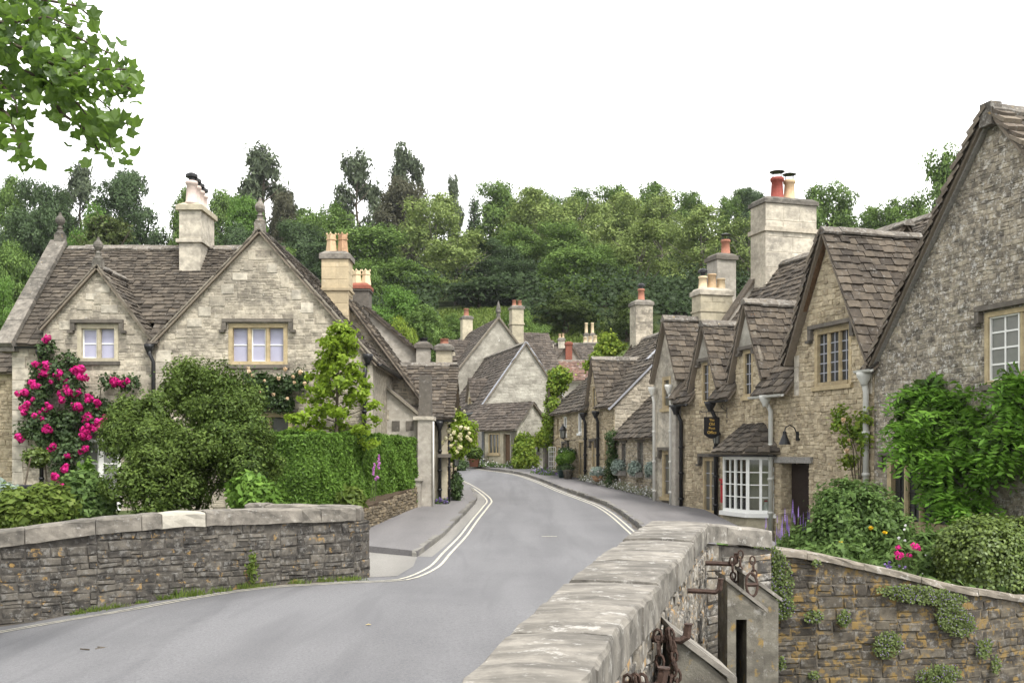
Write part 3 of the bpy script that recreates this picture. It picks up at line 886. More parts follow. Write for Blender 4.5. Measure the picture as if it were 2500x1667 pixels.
def pavement(name, kerb, inner, sgn):
    """raised footway between a kerb line and the walls"""
    n = len(kerb)
    inn = resample(inner, .05)
    # pick the inner point for each kerb point by its distance along
    k2 = [inn[int(i * (len(inn) - 1) / (n - 1))] for i in range(n)]
    m = MB(); c = 5
    for a, b in zip(kerb, k2):
        for q in range(c):
            f = q / (c - 1); x = a[0] + (b[0] - a[0]) * f; y = a[1] + (b[1] - a[1]) * f
            m.v.append((x, y, g(y) + .085 + .03 * f))
    for i in range(n - 1):
        for q in range(c - 1): m.f.append((i * c + q, i * c + q + 1, (i + 1) * c + q + 1, (i + 1) * c + q))
    b0 = len(m.v)
    for a in kerb: m.v.append((a[0], a[1], g(a[1]) - .15))
    for i in range(n - 1): m.f.append((i * c, (i + 1) * c, b0 + i + 1, b0 + i))
    # closed end nearest the viewer
    e = len(m.v)
    for q in range(c): m.v.append((m.v[q][0], m.v[q][1], m.v[q][2] - .25))
    for q in range(c - 1): m.f.append((q, q + 1, e + q + 1, e + q))
    o = structure(m.build(name, 'pavement'))
    i = 0
    while i < n - 2:
        a = Vector((*kerb[i], 0)); b = Vector((*kerb[i + 2], 0)); d = b - a
        nrm = Vector((-d.y, d.x, 0)).normalized() * sgn
        L = d.length; ctr = (a + b) / 2 + nrm * .05
        za, zb = g(a.y), g(b.y); X = Vector((d.x, d.y, zb - za)).normalized()
        PIECES.append((o, 'block', o, Vector((ctr.x, ctr.y, (za + zb) / 2 - .05)), X, Vector((0, 0, 1)), X.cross(Vector((0, 0, 1))).normalized(), L - .03, .145 + random.uniform(-.014, .014), .11 + random.uniform(-.01, .02), 'kerb_stone'))
        i += 2
    return o
pav_l = pavement('pavement_left', KERB_L, [(-3.4, 19.3), (-3.15, 22), (-2.75, 26), (-2.4, 28.6), (-2.0, 30.5), (-1.9, 34.5), (-2.6, 37.5), (-3.6, 41), (-6, 45.5), (-9, 50), (-12, 55)], 1)
pav_r = pavement('pavement_right', KERB_R, [(4.6, 13), (4.9, 18), (5.0, 22.8), (4.9, 29.2), (3.75, 35), (2.5, 40), (1.7, 44.2), (.5, 47.2), (-1.4, 50.6), (-5, 55)], -1)
# pale concrete apron in front of the left footway
patch([(-2.55, 15.0), (-1.72, 15.35), (-1.6, 16.6), (-1.66, 17.95), (-3.3, 19.2), (-4.6, 19.5), (-5.5, 17.0), (-3.6, 15.9)], 'concrete_apron', 'apron')
# gravel-grey dust strip between kerb and lines
STRIP = [p for p in KERB_L if p[1] < 34]
m = MB()
for (x, y), (x2, y2) in zip(STRIP, offset(STRIP, -.26)):
    m.v += [(x, y, road_z(x, y) + .003), (x2, y2, road_z(x2, y2) + .003)]
for i in range(len(STRIP) - 1): m.f.append((2 * i, 2 * i + 1, 2 * i + 3, 2 * i + 2))
m.build('gutter_dust', 'concrete_apron', road)

# left garden: raised sheet behind the wall and the hedge
m = MB(); nx2, ny2 = 20, 24
for j in range(ny2 + 1):
    for i in range(nx2 + 1):
        fy = j / ny2; y = 14.2 + fy * 13
        xr_ = lerp_table([(14, -5.2), (16, -4.6), (18, -5.2), (19.5, -4.7), (21.5, -3.5), (28, -2.9)], y)
        x = -16 + (xr_ + 16) * i / nx2
        m.v.append((x, y, .05 + .3 * min(1, max(0, (-x - 3) / 4)) + .04 * math.sin(x * 2 + y)))
for j in range(ny2):
    for i in range(nx2):
        q = j * (nx2 + 1) + i; m.f.append((q, q + 1, q + nx2 + 2, q + nx2 + 1))
structure(m.build('garden_lawn', 'grass_ground', None, True))

# ------------------------------------------------------------------ bridge parapets
def coping_run(thg, parent, path, width, h, lens, mat, special=None, noise=.012, rng=random.Random(2), soft=False):
    """rounded coping stones along a path of (x, y, ztop); each stone its own mesh"""
    P = [Vector(p) for p in path]
    cum = [0]
    for a, b in zip(P, P[1:]): cum.append(cum[-1] + (b - a).length)
    def at(s):
        s = min(max(s, 0), cum[-1])
        for i in range(len(P) - 1):
            if s <= cum[i + 1] + 1e-9: return P[i].lerp(P[i + 1], (s - cum[i]) / (cum[i + 1] - cum[i]))
        return P[-1].copy()
    s = 0; i = 0
    while s < cum[-1] - .05:
        L = lens(i, rng); e = min(s + L, cum[-1])
        if cum[-1] - e < .25: e = cum[-1]
        m = MB(); secs = max(4, int((e - s) / .12)); dh = rng.uniform(-.008, .008); dw = rng.uniform(-.012, .012)
        prof = [(-.5, -1), (-.5, -.5), (-.495, -.14), (-.465, -.02), (-.2, .02), (.0, .03), (.2, .02), (.465, -.02), (.495, -.14), (.5, -.5), (.5, -1)]
        for k in range(secs + 1):
            f = k / secs; ss = s + .004 + (e - s - .008) * f; c = at(ss)
            d = (at(ss + .12) - at(ss - .12)); d.z = 0; d.normalize(); side = Vector((d.y, -d.x, 0))
            ed = .88 if k in (0, secs) else 1
            for a, b in prof:
                j = rng.uniform(-noise, noise)
                wd = (width(c.y) if callable(width) else width) + dw
                m.v.append(tuple(c + side * (a * wd + j) + Vector((0, 0, dh + b * h + rng.uniform(-noise, noise) * .6 - (.008 if k in (0, secs) and b > -.1 else 0)))))
        n = len(prof)
        for k in range(secs):
            for q in range(n):
                q2 = (q + 1) % n
                m.f.append((k * n + q, k * n + q2, (k + 1) * n + q2, (k + 1) * n + q))
        m.f.append(tuple(range(n))); m.f.append(tuple(secs * n + q for q in range(n))[::-1])
        mt = special.get(i, mat) if special else mat
        o = m.build('coping_stone', mt, parent, soft)
        if special and i in special: o['label'] = 'pale replacement coping stone'
        s = e; i += 1

# left parapet
LP = [(-11.5, 8.2), (-9, 10.2), (-6.15, 12.3), (-5.2, 12.83), (-4.3, 13.38), (-3.2, 14.15), (-2.3, 14.92)]
LT = [.42, .56, .80, .93, .985, .975, .955]
LB = [-1.0, -.8, -.5, -.35, -.25, -.22, -.22]
lpt = thing('bridge_parapet', 'weathered grey stone parapet with rounded coping on the left side of the road', 'parapet wall', (-4.3, 13.6, -.1))
bodies = []
mcore = MB()
for i in range(len(LP) - 1):
    a, b = LP[i], LP[i + 1]
    Fm = Fr((a[0], a[1], 0), (b[0] - a[0], b[1] - a[1])); L = math.hypot(b[0] - a[0], b[1] - a[1])
    poly = [(0, LB[i]), (L, LB[i + 1]), (L, LT[i + 1] - .18), (0, LT[i] - .18)]
    mcore.poly_prism([Fm.p(u, 0, z) for u, z in poly], Fm.n * -.38)
    bodies.append((Fm, poly))
lcore = mcore.build('core', 'mortar_bridge', lpt)
rr = random.Random(21)
for Fm, poly in bodies:
    lay_stones(lpt, lcore, Fm, poly, [], 'stone_bridge', hr=(.06, .15), wr=(.1, .32), gap=.006, proud=(.002, .026), rng=rr)
# rounded end of the parapet and its short return towards the garden
ret = [(-2.3, 14.92), (-2.12, 15.2), (-2.3, 15.5), (-2.75, 15.62), (-3.3, 15.68), (-4.0, 15.75)]
mret = MB(); rb = []
for i in range(len(ret) - 1):
    a, b = ret[i], ret[i + 1]
    Fm = Fr((a[0], a[1], 0), (b[0] - a[0], b[1] - a[1])); L = math.hypot(b[0] - a[0], b[1] - a[1])
    poly = [(0, -.25), (L, -.25), (L, .75), (0, .75)]
    mret.poly_prism([Fm.p(u, 0, z) for u, z in poly], Fm.n * -.2); rb.append((Fm, poly))
rcore = mret.build('return_core', 'mortar_bridge', lpt)
for Fm, poly in rb[:3]: lay_stones(lpt, rcore, Fm, poly, [], 'stone_bridge', hr=(.06, .15), wr=(.1, .3), gap=.006, proud=(.002, .026), rng=rr)
# coping centre line sits over the core
def inset(path, d): return offset(path, d)
cpath = inset(LP, .17)
coping_run(lpt, lpt, [(x, y, z) for (x, y), z in zip(cpath, LT)], .45, .195,
           lambda i, r: [1.1, 1.0, 1.0, 1.0, .95, .75, .6, .65, .8, .55, .25, .55, 1.35, .3, 1.3][i % 15], 'coping_grey', {11: 'stone_new'})
coping_run(lpt, lpt, [(-2.42, 15.02, .955), (-2.38, 15.22, .96), (-2.55, 15.4, .965), (-2.85, 15.45, .97), (-3.4, 15.52, .98), (-4.0, 15.58, .98)], .4, .2, lambda i, r: .8, 'coping_grey', rng=random.Random(9))

# right parapet: inner and outer lines measured at the coping
RC = [(4.4, -.9), (2.9, -.35), (1.7, .3), (.85, 1.05), (.25, 1.85), (.02, 2.5), (.024, 3.02), (.2, 3.97), (.482, 5.23), (.868, 6.85), (1.25, 8.5), (1.64, 10.05), (1.95, 10.36), (2.55, 10.6)]
RT = [.95, 1.0, 1.05, 1.06, 1.07, 1.07, 1.07, 1.07, 1.07, 1.07, 1.07, 1.07, 1.03, .96]
RW = [(2, .37), (3, .385), (4, .41), (5.2, .49), (6.85, .545), (10.1, .58), (10.6, .5)]
rpt = thing('bridge_parapet', 'long pale stone parapet in the right foreground with a broad worn top', 'parapet wall', (.6, 5.6, -2.3))
mcore = MB(); rb = []
_o1 = offset(RC, -1.0); rout = [(p[0] + (q[0] - p[0]) * (lerp_table(RW, p[1]) / 2 - .03), p[1] + (q[1] - p[1]) * (lerp_table(RW, p[1]) / 2 - .03)) for p, q in zip(RC, _o1)]
for i in range(len(RC) - 1):
    a, b = rout[i], rout[i + 1]
    Fm = Fr((a[0], a[1], 0), (b[0] - a[0], b[1] - a[1])); L = math.hypot(b[0] - a[0], b[1] - a[1])
    poly = [(0, -2.6), (L, -2.6), (L, RT[i + 1] - .2), (0, RT[i] - .2)]
    mcore.poly_prism([Fm.p(u, 0, z) for u, z in poly], Fm.n * -.36); rb.append((Fm, poly))
rcore = mcore.build('core', 'mortar_bridge', rpt)
rr = random.Random(31)
for Fm, poly in rb: lay_stones(rpt, rcore, Fm, poly, [], 'stone_streaked', hr=(.06, .16), wr=(.1, .32), gap=.006, proud=(.002, .026), rng=rr)
coping_run(rpt, rpt, [(x, y, z) for (x, y), z in zip(RC, RT)], lambda y: lerp_table(RW, y), .18, lambda i, r: r.uniform(.55, 1.05), 'coping_pale', noise=.007, rng=random.Random(12))

# garden wall along the far bank
GW = [(2.35, 10.72), (3.2, 10.75), (4.1, 10.9), (4.95, 11.15), (5.9, 11.6), (7.6, 12.4), (10, 13.4)]
GT = [W(1834, 1329, 10.72).z, .70, .50, .29, .11, -.02, -.12]
gwt = thing('garden_wall', 'lichen-stained retaining wall above the stream on the right, patched with trailing plants', 'retaining wall', (4.5, 11, -2.3))
mcore = MB(); rb = []
for i in range(len(GW) - 1):
    a, b = GW[i], GW[i + 1]
    Fm = Fr((a[0], a[1], 0), (b[0] - a[0], b[1] - a[1])); L = math.hypot(b[0] - a[0], b[1] - a[1])
    poly = [(0, -2.7), (L, -2.7), (L, GT[i + 1] - .07), (0, GT[i] - .07)]
    mcore.poly_prism([Fm.p(u, 0, z) for u, z in poly], Fm.n * -.4); rb.append((Fm, poly))
gcore = mcore.build('core', 'mortar_lichen', gwt)
rr = random.Random(41)
for Fm, poly in rb: lay_stones(gwt, gcore, Fm, poly, [], 'stone_lichen', hr=(.05, .14), wr=(.1, .4), gap=.004, proud=(.0, .022), rng=rr)
coping_run(gwt, gwt, [(x, y, z) for (x, y), z in zip(offset(GW, .16), GT)], .42, .075, lambda i, r: r.uniform(.5, .95), 'coping_top', noise=.008, rng=random.Random(17))
def gw_front(x):
    """front face y and top z of the garden wall at x"""
    return lerp_table(GW, x), lerp_table([(p[0], z) for p, z in zip(GW, GT)], x)

# garden bed between that wall and the cottages
m = MB(); nu, nv = 24, 14
gwb = resample(offset(GW, .33), .1)
fac = [(4.5, 24.5), (9.7, 12.2)]
for i in range(nu + 1):
    a = gwb[int(i * (len(gwb) - 1) / nu)]; f = i / nu
    b = (fac[0][0] + (fac[1][0] - fac[0][0]) * f, fac[0][1] + (fac[1][1] - fac[0][1]) * f)
    za = gw_front(a[0])[1] - .06
    for j in range(nv + 1):
        t = j / nv
        m.v.append((a[0] + (b[0] - a[0]) * t, a[1] + (b[1] - a[1]) * t, za + (-.32 - za) * min(1, t * 1.9) + .03 * math.sin(i * 1.7 + j * 2.3)))
for i in range(nu):
    for j in range(nv):
        q = i * (nv + 1) + j; m.f.append((q, q + 1, q + nv + 2, q + nv + 1))
structure(m.build('garden_bed', 'soil', None, True))

# dark dirt colour that paints in contact shade along foot of walls and kerbs
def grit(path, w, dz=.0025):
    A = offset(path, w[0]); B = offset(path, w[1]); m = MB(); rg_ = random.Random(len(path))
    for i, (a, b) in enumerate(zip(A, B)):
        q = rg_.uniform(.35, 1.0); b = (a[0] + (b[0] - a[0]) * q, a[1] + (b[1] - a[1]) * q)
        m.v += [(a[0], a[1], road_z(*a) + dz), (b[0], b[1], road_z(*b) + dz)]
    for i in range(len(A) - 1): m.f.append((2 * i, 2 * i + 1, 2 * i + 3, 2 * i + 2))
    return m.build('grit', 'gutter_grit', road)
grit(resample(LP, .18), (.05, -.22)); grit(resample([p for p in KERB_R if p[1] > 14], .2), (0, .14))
# ------------------------------------------------------------------ parts of houses
def window(thg, F, u0, u1, z0, z1, lights=2, glass='glass_dark', stone='dressed_gold', bars=(1, 1), bar_mat='lead_grey', frame=.1, mull=.1, hood=None, sill=True, casement=None, depth=.2, hood_mat='hood_dark', drop=.16):
    """stone mullioned window set in an opening u0..u1, z0..z1: surround > pane, glazing_bar, casement, hood_mould, sill"""
    m = MB(); n1 = .012; n0 = -depth
    m.fbox(F, u0, u0 + frame, n0, n1, z0, z1); m.fbox(F, u1 - frame, u1, n0, n1, z0, z1)
    m.fbox(F, u0 + frame, u1 - frame, n0, n1 - .002, z1 - frame, z1)
    m.fbox(F, u0 + frame, u1 - frame, n0, n1 + .02, z0, z0 + frame * .8)
    iw = (u1 - u0 - 2 * frame - (lights - 1) * mull) / lights
    xs = []
    for i in range(lights):
        a = u0 + frame + i * (iw + mull); xs.append((a, a + iw))
        if i < lights - 1:
            b = a + iw
            m.poly_prism([F.p(b, n0, z0 + frame * .8), F.p(b + mull, n0, z0 + frame * .8), F.p(b + mull, -.05, z0 + frame * .8), F.p(b + mull * .7, -.012, z0 + frame * .8), F.p(b + mull * .3, -.012, z0 + frame * .8), F.p(b, -.05, z0 + frame * .8)], (0, 0, z1 - z0 - frame * 1.8))
    o = m.build('window', stone, thg)
    a0, a1 = z0 + frame * .8, z1 - frame
    for i, (a, b) in enumerate(xs):
        np_ = -depth * .62
        p = MB(); p.fbox(F, a, b, np_ - .02, np_, a0, a1); p.build('pane', glass, o)
        g_ = MB(); ncol, nrow = bars
        t = .012 if casement is None else .014
        for k in range(1, ncol): x = a + (b - a) * k / ncol; MB().fbox(F, x - t, x + t, np_ + .002, np_ + .018, a0, a1).build('glazing_bar', bar_mat, o)
        for k in range(1, nrow): z = a0 + (a1 - a0) * k / nrow; MB().fbox(F, a, b, np_ + .001, np_ + .016, z - t, z + t).build('glazing_bar', bar_mat, o)
        if casement is None or casement is True or i in casement:
            c = .028
            cm = MB(); q0, q1 = np_ + .004, np_ + .035
            cm.fbox(F, a, a + c, q0, q1, a0, a1); cm.fbox(F, b - c, b, q0, q1, a0, a1)
            cm.fbox(F, a + c, b - c, q0, q1 - .002, a0, a0 + c); cm.fbox(F, a + c, b - c, q0, q1 - .002, a1 - c, a1)
            if casement is not None: cm.build('casement', bar_mat, o)
    if hood:
        hm = MB(); hw = .14
        hm.fbox(F, u0 - hw, u1 + hw, 0, .11, z1 + .03, z1 + .11)
        hm.fbox(F, u0 - hw, u0 - hw + .1, 0, .1, z1 - drop, z1 + .03); hm.fbox(F, u1 + hw - .1, u1 + hw, 0, .1, z1 - drop, z1 + .03)
        hm.fbox(F, u0 - hw - .07, u0 - hw + .06, 0, .12, z1 - drop - .06, z1 - drop); hm.fbox(F, u1 + hw - .06, u1 + hw + .07, 0, .12, z1 - drop - .06, z1 - drop)
        hm.build('hood_mould', hood_mat, o)
    if sill:
        sm = MB(); sm.fbox(F, u0 - .05, u1 + .05, -.02, .07, z0 - .09, z0 - .003); sm.build('sill', hood_mat if sill == 'dark' else stone, o)
    return o

def quoins(thg, wallo, F, u, side, z0, z1, mat='ashlar_white', hr=(.22, .36), wr=(.22, .42)):
    z = z0; rng = random.Random(int(u * 100) + 5)
    while z < z1 - .1:
        h = min(rng.uniform(*hr), z1 - z); w = rng.uniform(*wr)
        c = F.p(u + side * w / 2, -.004, z + h / 2)
        PIECES.append((thg, 'block', wallo, c, F.u, F.n, Vector((0, 0, 1)), w - .008, .028, h - .008, mat)); z += h

def verge(mb, A, B, w, h, n):
    """raking strip along A-B, w wide along n (inwards), h thick upwards"""
    A, B = Vector(A), Vector(B); d = (B - A).normalized(); up = d.cross(Vector(n)).normalized()
    if up.z < 0: up = -up
    i = Vector(n) * w; u = up * h
    mb.hexa([A, B, B + i, A + i, A + u, B + u, B + i + u, A + i + u])

def verge_slates(thg, parent, A, B, n, mat='slate_brown', step=.14, w=.3, over=.14, thick=.04):
    """the ends of the slate courses that show along a gable"""
    A, B = Vector(A), Vector(B); d = (B - A); L = d.length; d.normalize(); k = int(L / step)
    n = Vector(n); up = d.cross(n).normalized()
    if up.z < 0: up = -up
    for i in range(k):
        c = A + d * ((i + .5) * L / k) + n * (-over + w / 2) + up * random.uniform(0, .012)
        Z = (d - up * .28).normalized(); Y = (up + d * .28).normalized()
        PIECES.append((thg, 'slate', parent, c, n, Y, Z, w * random.uniform(.85, 1.1), thick, step * 1.7, mat))

def chimney(thg, F, u0, u1, v0, v1, z0, z1, mat, bands=(), cap=.07, pots=(), flare=0, name='chimney', blocks=None, cap_mat=None, parent=None, capdrop=.12):
    """stack over a plan rectangle of the frame (v inwards), bands: (z, projection, height), pots: (u, v, r, h, material, style)"""
    m = MB()
    m.fbox(F, u0, u1, -v1, -v0, z0, z1)
    for z, pr, hh in bands: m.fbox(F, u0 - pr, u1 + pr, -v1 - pr, -v0 + pr, z, z + hh)
    o = m.build(name, mat, thg if parent is None else parent)
    cm = MB(); cm.fbox(F, u0 - cap, u1 + cap, -v1 - cap, -v0 + cap, z1 - capdrop, z1 + .01)
    cm.poly_prism([F.p(u0 - cap * .8, -v0 + cap * .8, z1 + .01), F.p(u1 + cap * .8, -v0 + cap * .8, z1 + .01), F.p(u1 - .08, -v0 - .08, z1 + .1), F.p(u0 + .08, -v0 - .08, z1 + .1)], F.n * -(v1 - v0 - .02))
    cm.build('chimney_cap', cap_mat or mat, o)
    if blocks:
        hr, wr, bm_ = blocks
        poly = [(u0, z0), (u1, z0), (u1, z1 - capdrop), (u0, z1 - capdrop)]
        F2 = Fr(F.p(0, -v0, 0), F.u); lay_stones(thg, o, F2, poly, [], bm_, hr=hr, wr=wr, gap=.008, proud=(.004, .012), kind='block', rng=random.Random(5))
        F3 = Fr(F.p(u1, -v0, 0), -F.n); lay_stones(thg, o, F3, [(0, z0), (v1 - v0, z0), (v1 - v0, z1 - capdrop), (0, z1 - capdrop)], [], bm_, hr=hr, wr=wr, gap=.008, proud=(.004, .012), kind='block', rng=random.Random(6))
    for pu, pv, r, h, pm, style in pots:
        p = MB(); c = F.p(pu, -pv, z1 + .06)
        if style == 'square':
            for a, b, s0, s1 in ((0, .72 * h, 1.1, .8), (.72 * h, .78 * h, 1.0, 1.0), (.78 * h, h, .85, .9)):
                p.lathe(c + Vector((0, 0, a)), [(r * s0 * 1.25, 0), (r * s1 * 1.25, b - a)], 4)
            po = p.build('chimney_pot', pm, o)
            q = MB()
            for k in range(4):
                t = k * PI / 2 + PI / 4
                q.lathe(c + Vector((math.cos(t - PI / 4) * r * 1.05, math.sin(t - PI / 4) * r * 1.05, h)), [(r * .28, 0), (r * .02, r * .5)], 4)
            q.build('pot_crown', pm, po)
        else:
            prof = [(r * 1.12, 0), (r * 1.12, h * .1), (r * .98, h * .13), (r * .84, h * .82), (r * 1.02, h * .85), (r * 1.05, h * .95), (r * .92, h), (r * .7, h), (r * .7, h * .7)]
            if style == 'plain': prof = [(r * 1.08, 0), (r, h * .1), (r * .85, h * .9), (r * 1.0, h * .92), (r * .98, h), (r * .7, h), (r * .7, h * .8)]
            po = p.lathe(c, prof, 12).build('chimney_pot', pm, o, True)
            if style == 'cowl':
                q = MB()
                for k in range(4):
                    t = k * PI / 2 + .4; e = Vector((math.cos(t) * r * .85, math.sin(t) * r * .85, 0))
                    q.tube([c + e + Vector((0, 0, h * .9)), c + e + Vector((0, 0, h + .16))], .011, 5)
                q.lathe(c + Vector((0, 0, h + .15)), [(r * 1.15, 0), (r * 1.15, .015), (r * .3, .06), (.01, .065)], 12)
                q.build('cowl', 'iron_black', po)
            if style == 'hat':
                q = MB(); q.lathe(c + Vector((0, 0, h)), [(r * .55, 0), (r * .55, .1), (r * 1.05, .1), (r * 1.05, .17), (r * .5, .22), (.01, .22)], 10)
                q.build('cowl', 'iron_black', po)
    return o

def finial(thg, c, s, mat='coping_grey'):
    m = MB(); c = Vector(c)
    m.box(c.x - .15 * s, c.x + .15 * s, c.y - .15 * s, c.y + .15 * s, c.z - .25 * s, c.z + .05 * s)
    m.lathe(c, [(.16 * s, .05 * s), (.17 * s, .1 * s), (.1 * s, .16 * s), (.09 * s, .24 * s), (.13 * s, .27 * s), (.07 * s, .3 * s), (.06 * s, .36 * s), (.1 * s, .4 * s), (.15 * s, .47 * s), (.165 * s, .55 * s), (.14 * s, .63 * s), (.08 * s, .69 * s), (.05 * s, .74 * s), (.045 * s, .8 * s), (.005, .83 * s)], 14)
    return m.build('finial', mat, thg)

def pipe(thg, pts, r, mat, name='drainpipe', hopper=None, brackets=True):
    m = MB().tube(pts, r, 8)
    a, b = Vector(pts[-2]), Vector(pts[-1])
    if brackets:
        for k in range(1, 4):
            c = a.lerp(b, k / 4); m.lathe(c, [(r * 1.35, -.03), (r * 1.35, .03)], 8)
    if hopper:
        h = Vector(hopper); m.lathe(h, [(r * 1.1, -.22), (r * 1.3, -.16), (r * 2.5, -.04), (r * 2.6, .04), (r * 2.2, .04)], 8)
    return m.build(name, mat, thg, True)

def gutter(thg, A, B, r=.055, mat='iron_black'):
    A, B = Vector(A), Vector(B); d = (B - A).normalized(); sd = d.cross(Vector((0, 0, 1))).normalized(); m = MB()
    prof = [(-r, 0), (-r * .75, -r * .7), (0, -r), (r * .75, -r * .7), (r, 0), (r * .8, 0), (0, -r * .75), (-r * .8, 0)]
    for P in (A, B):
        for a, b in prof: m.v.append(tuple(P + sd * a + Vector((0, 0, b))))
    n = len(prof)
    for i in range(n): j = (i + 1) % n; m.f.append((i, j, n + j, n + i))
    m.f += [tuple(range(n)), tuple(range(n, 2 * n))]
    return m.build('gutter', mat, thg)

def gable_roof(thg, rm, F, u0, u1, zf0, zf1, ua, za, v0, v1, mat='slate_brown', over=.12, eave=.12, **kw):
    """two slopes of a gable whose front lies in frame F: feet (u0,zf0), (u1,zf1), apex (ua,za), from v0 (inwards) to v1"""
    for (uf, zf, sg) in ((u0, zf0, -1), (u1, zf1, 1)):
        k = (zf - za) / (uf - ua); ue = uf + sg * eave; ze = zf + k * sg * eave
        A = F.p(ue, over - v0, ze); A2 = F.p(ue, -v1, ze); B = F.p(ua, over - v0, za); B2 = F.p(ua, -v1, za)
        if sg < 0: slope4(thg, rm, A2, A, B, B2, mat, **kw)
        else: slope4(thg, rm, A, A2, B2, B, mat, **kw)

PALE_ROWS = dict(hr=(.065, .135), wr=(.1, .3), gap=.006, proud=(.001, .011))
WARM_ROWS = dict(hr=(.06, .13), wr=(.08, .22), gap=.006, proud=(.002, .026))
GREY_ROWS = dict(hr=(.055, .12), wr=(.07, .2), gap=.003, proud=(.0, .015))

# ------------------------------------------------------------------ the gabled house on the left
FA = Fr((0, 25, 0), (1, 0))
ha = thing('gabled_house', 'pale stone house with two front gables, ball finials and blue-white blinds, left', 'house', (-7.8, 25, 0))
polyA = [(-12.2, -.3), (-3.4, -.3), (-3.4, 4.02), (-6.15, 7.08), (-8.72, 4.44), (-8.82, 4.56), (-10.1, 6.2), (-11.44, 4.8), (-11.44, 4.4), (-12.2, 4.4)]
holesA = [(-10.61, -9.61, 3.98, 4.88), (-6.92, -5.48, 3.9, 4.9), (-6.5, -5.36, 1.55, 2.72), (-10.62, -9.55, .35, 2.1)]
wA = wall(ha, FA, polyA, holesA, 'mortar_pale', 'stone_pale', rows=dict(**PALE_ROWS, rng=random.Random(101)))
quoins(ha, wA, FA, -12.2, 1, -.2, 4.3); quoins(ha, wA, FA, -8.7, 1, .5, 4.3); quoins(ha, wA, FA, -3.4, -1, .5, 3.9)
# dressed stones that step up the two gables
for (a, b, c, d, n_) in ((-11.4, 4.75, -10.1, 6.1, 6), (-10.1, 6.1, -8.9, 4.6, 6), (-8.65, 4.45, -6.15, 6.95, 9), (-6.15, 6.95, -3.5, 4.1, 9)):
    for k in range(n_):
        f = (k + .5) / n_; u = a + (c - a) * f; z = b + (d - b) * f - .12; sg = 1 if c > a and d > b else -1
        w_, h_ = random.uniform(.22, .42), random.uniform(.16, .26)
        PIECES.append((ha, 'block', wA, FA.p(u + sg * (w_ / 2 + .02), -.004, z - h_ / 2), FA.u, FA.n, Vector((0, 0, 1)), w_, .022, h_, random.choice(['ashlar_white', 'mortar_pale', 'stone_pale'])))
window(ha, FA, *holesA[0], lights=2, glass='glass_blind', stone='ashlar', bars=(1, 2), bar_mat='paint_white', hood=True, casement=(0,), sill='dark')
window(ha, FA, *holesA[1], lights=3, glass='glass_blind', stone='dressed_gold', bars=(1, 2), bar_mat='paint_white', hood=True, casement=(1,), sill='dark')
window(ha, FA, *holesA[2], lights=2, glass='glass_dim', stone='dressed_gold', bars=(1, 1), bar_mat='paint_white', hood=True, sill=True)
window(ha, FA, *holesA[3], lights=2, glass='glass_grey', stone='paint_white', bars=(1, 3), bar_mat='paint_white', frame=.08, mull=.09, hood=True, casement=True, sill=False)
rm = begin_roof()
# main slope, its eaves only between the gables
e_y, e_z, sl = 24.86, 4.36, 1.018
def mz(y): return e_z + (y - e_y) * sl
ry = 27.75; rz = mz(ry)
slope4(ha, rm, (-12.05, 25.5, mz(25.5)), (-6.15, 25.5, mz(25.5)), (-6.15, ry, rz), (-12.05, ry, rz), 'slate_brown', e0=.165, e1=.1, wr=(.16, .36))
for a_, b_ in ((-12.05, -11.38), (-8.86, -8.6)): slope4(ha, rm, (a_, e_y, e_z), (b_, e_y, e_z), (b_, 25.55, mz(25.55)), (a_, 25.55, mz(25.55)), 'slate_brown', e0=.2, e1=.19)
rm['mb'].hexa([(-12.0, ry + 2.7, rz - 2.7), (-6.2, ry + 2.7, rz - 2.7), (-6.2, ry, rz - .02), (-12.0, ry, rz - .02), (-12.0, ry + 2.6, rz - 2.8), (-6.2, ry + 2.6, rz - 2.8), (-6.2, ry, rz - .1), (-12.0, ry, rz - .1)])
gable_roof(ha, rm, FA, -11.44, -8.82, 4.8, 4.58, -10.1, 6.28, 0, 1.75, 'slate_brown', eave=.05, e0=.16, e1=.12)
gable_roof(ha, rm, FA, -8.72, -3.4, 4.46, 4.02, -6.15, 7.16, 0, 7.5, 'slate_brown', eave=.12, e0=.2, e1=.13)
rA = end_roof(ha, rm)
ridge(ha, rA, (-12.0, ry, rz + .02), (-6.3, ry, rz + .02)); ridge(ha, rA, (-6.15, 24.9, 7.2), (-6.15, 32, 7.2)); ridge(ha, rA, (-10.1, 24.95, 6.31), (-10.1, 26.6, 6.31))
m = MB()
for (a, b) in (((-11.52, 4.74), (-10.1, 6.3)), ((-10.1, 6.3), (-8.78, 4.5)), ((-8.8, 4.4), (-6.15, 7.18)), ((-6.15, 7.18), (-3.3, 3.96))):
    A, B = FA.p(a[0], .13, a[1]), FA.p(b[0], .13, b[1]); verge(m, A, B, .26, .035, -FA.n)
m.build('verge', 'verge_stone', ha)
# raised coping up the left end
m = MB(); A = Vector((-12.28, 24.7, 4.3)); B = Vector((-12.28, ry, rz + .12))
d = (B - A).normalized()
for k in range(5):
    p, q = A.lerp(B, k / 5), A.lerp(B, (k + 1) / 5 - .004); m.beam(p + Vector((.03, 0, 0)), q + Vector((.03, 0, 0)), .42, .13)
m.poly_prism([(-12.5, 24.72, 4.2), (-12.03, 24.72, 4.2), (-12.03, 24.72, 4.42), (-12.5, 24.72, 4.42)], (0, .5, 0))
m.build('end_coping', 'coping_grey', ha)
me = MB().poly_prism([(-12.2, 25.02, -.3), (-12.2, 30.6, -.3), (-12.2, 30.6, 4.4), (-12.2, ry, rz - .05), (-12.2, 25.02, 4.35)], (.4, 0, 0)); me.build('end_wall', 'mortar_pale', ha)
me = MB().box(-3.8, -3.42, 25.46, 33, -.3, 4.0); me.build('side_wall', 'stone_pale', ha)
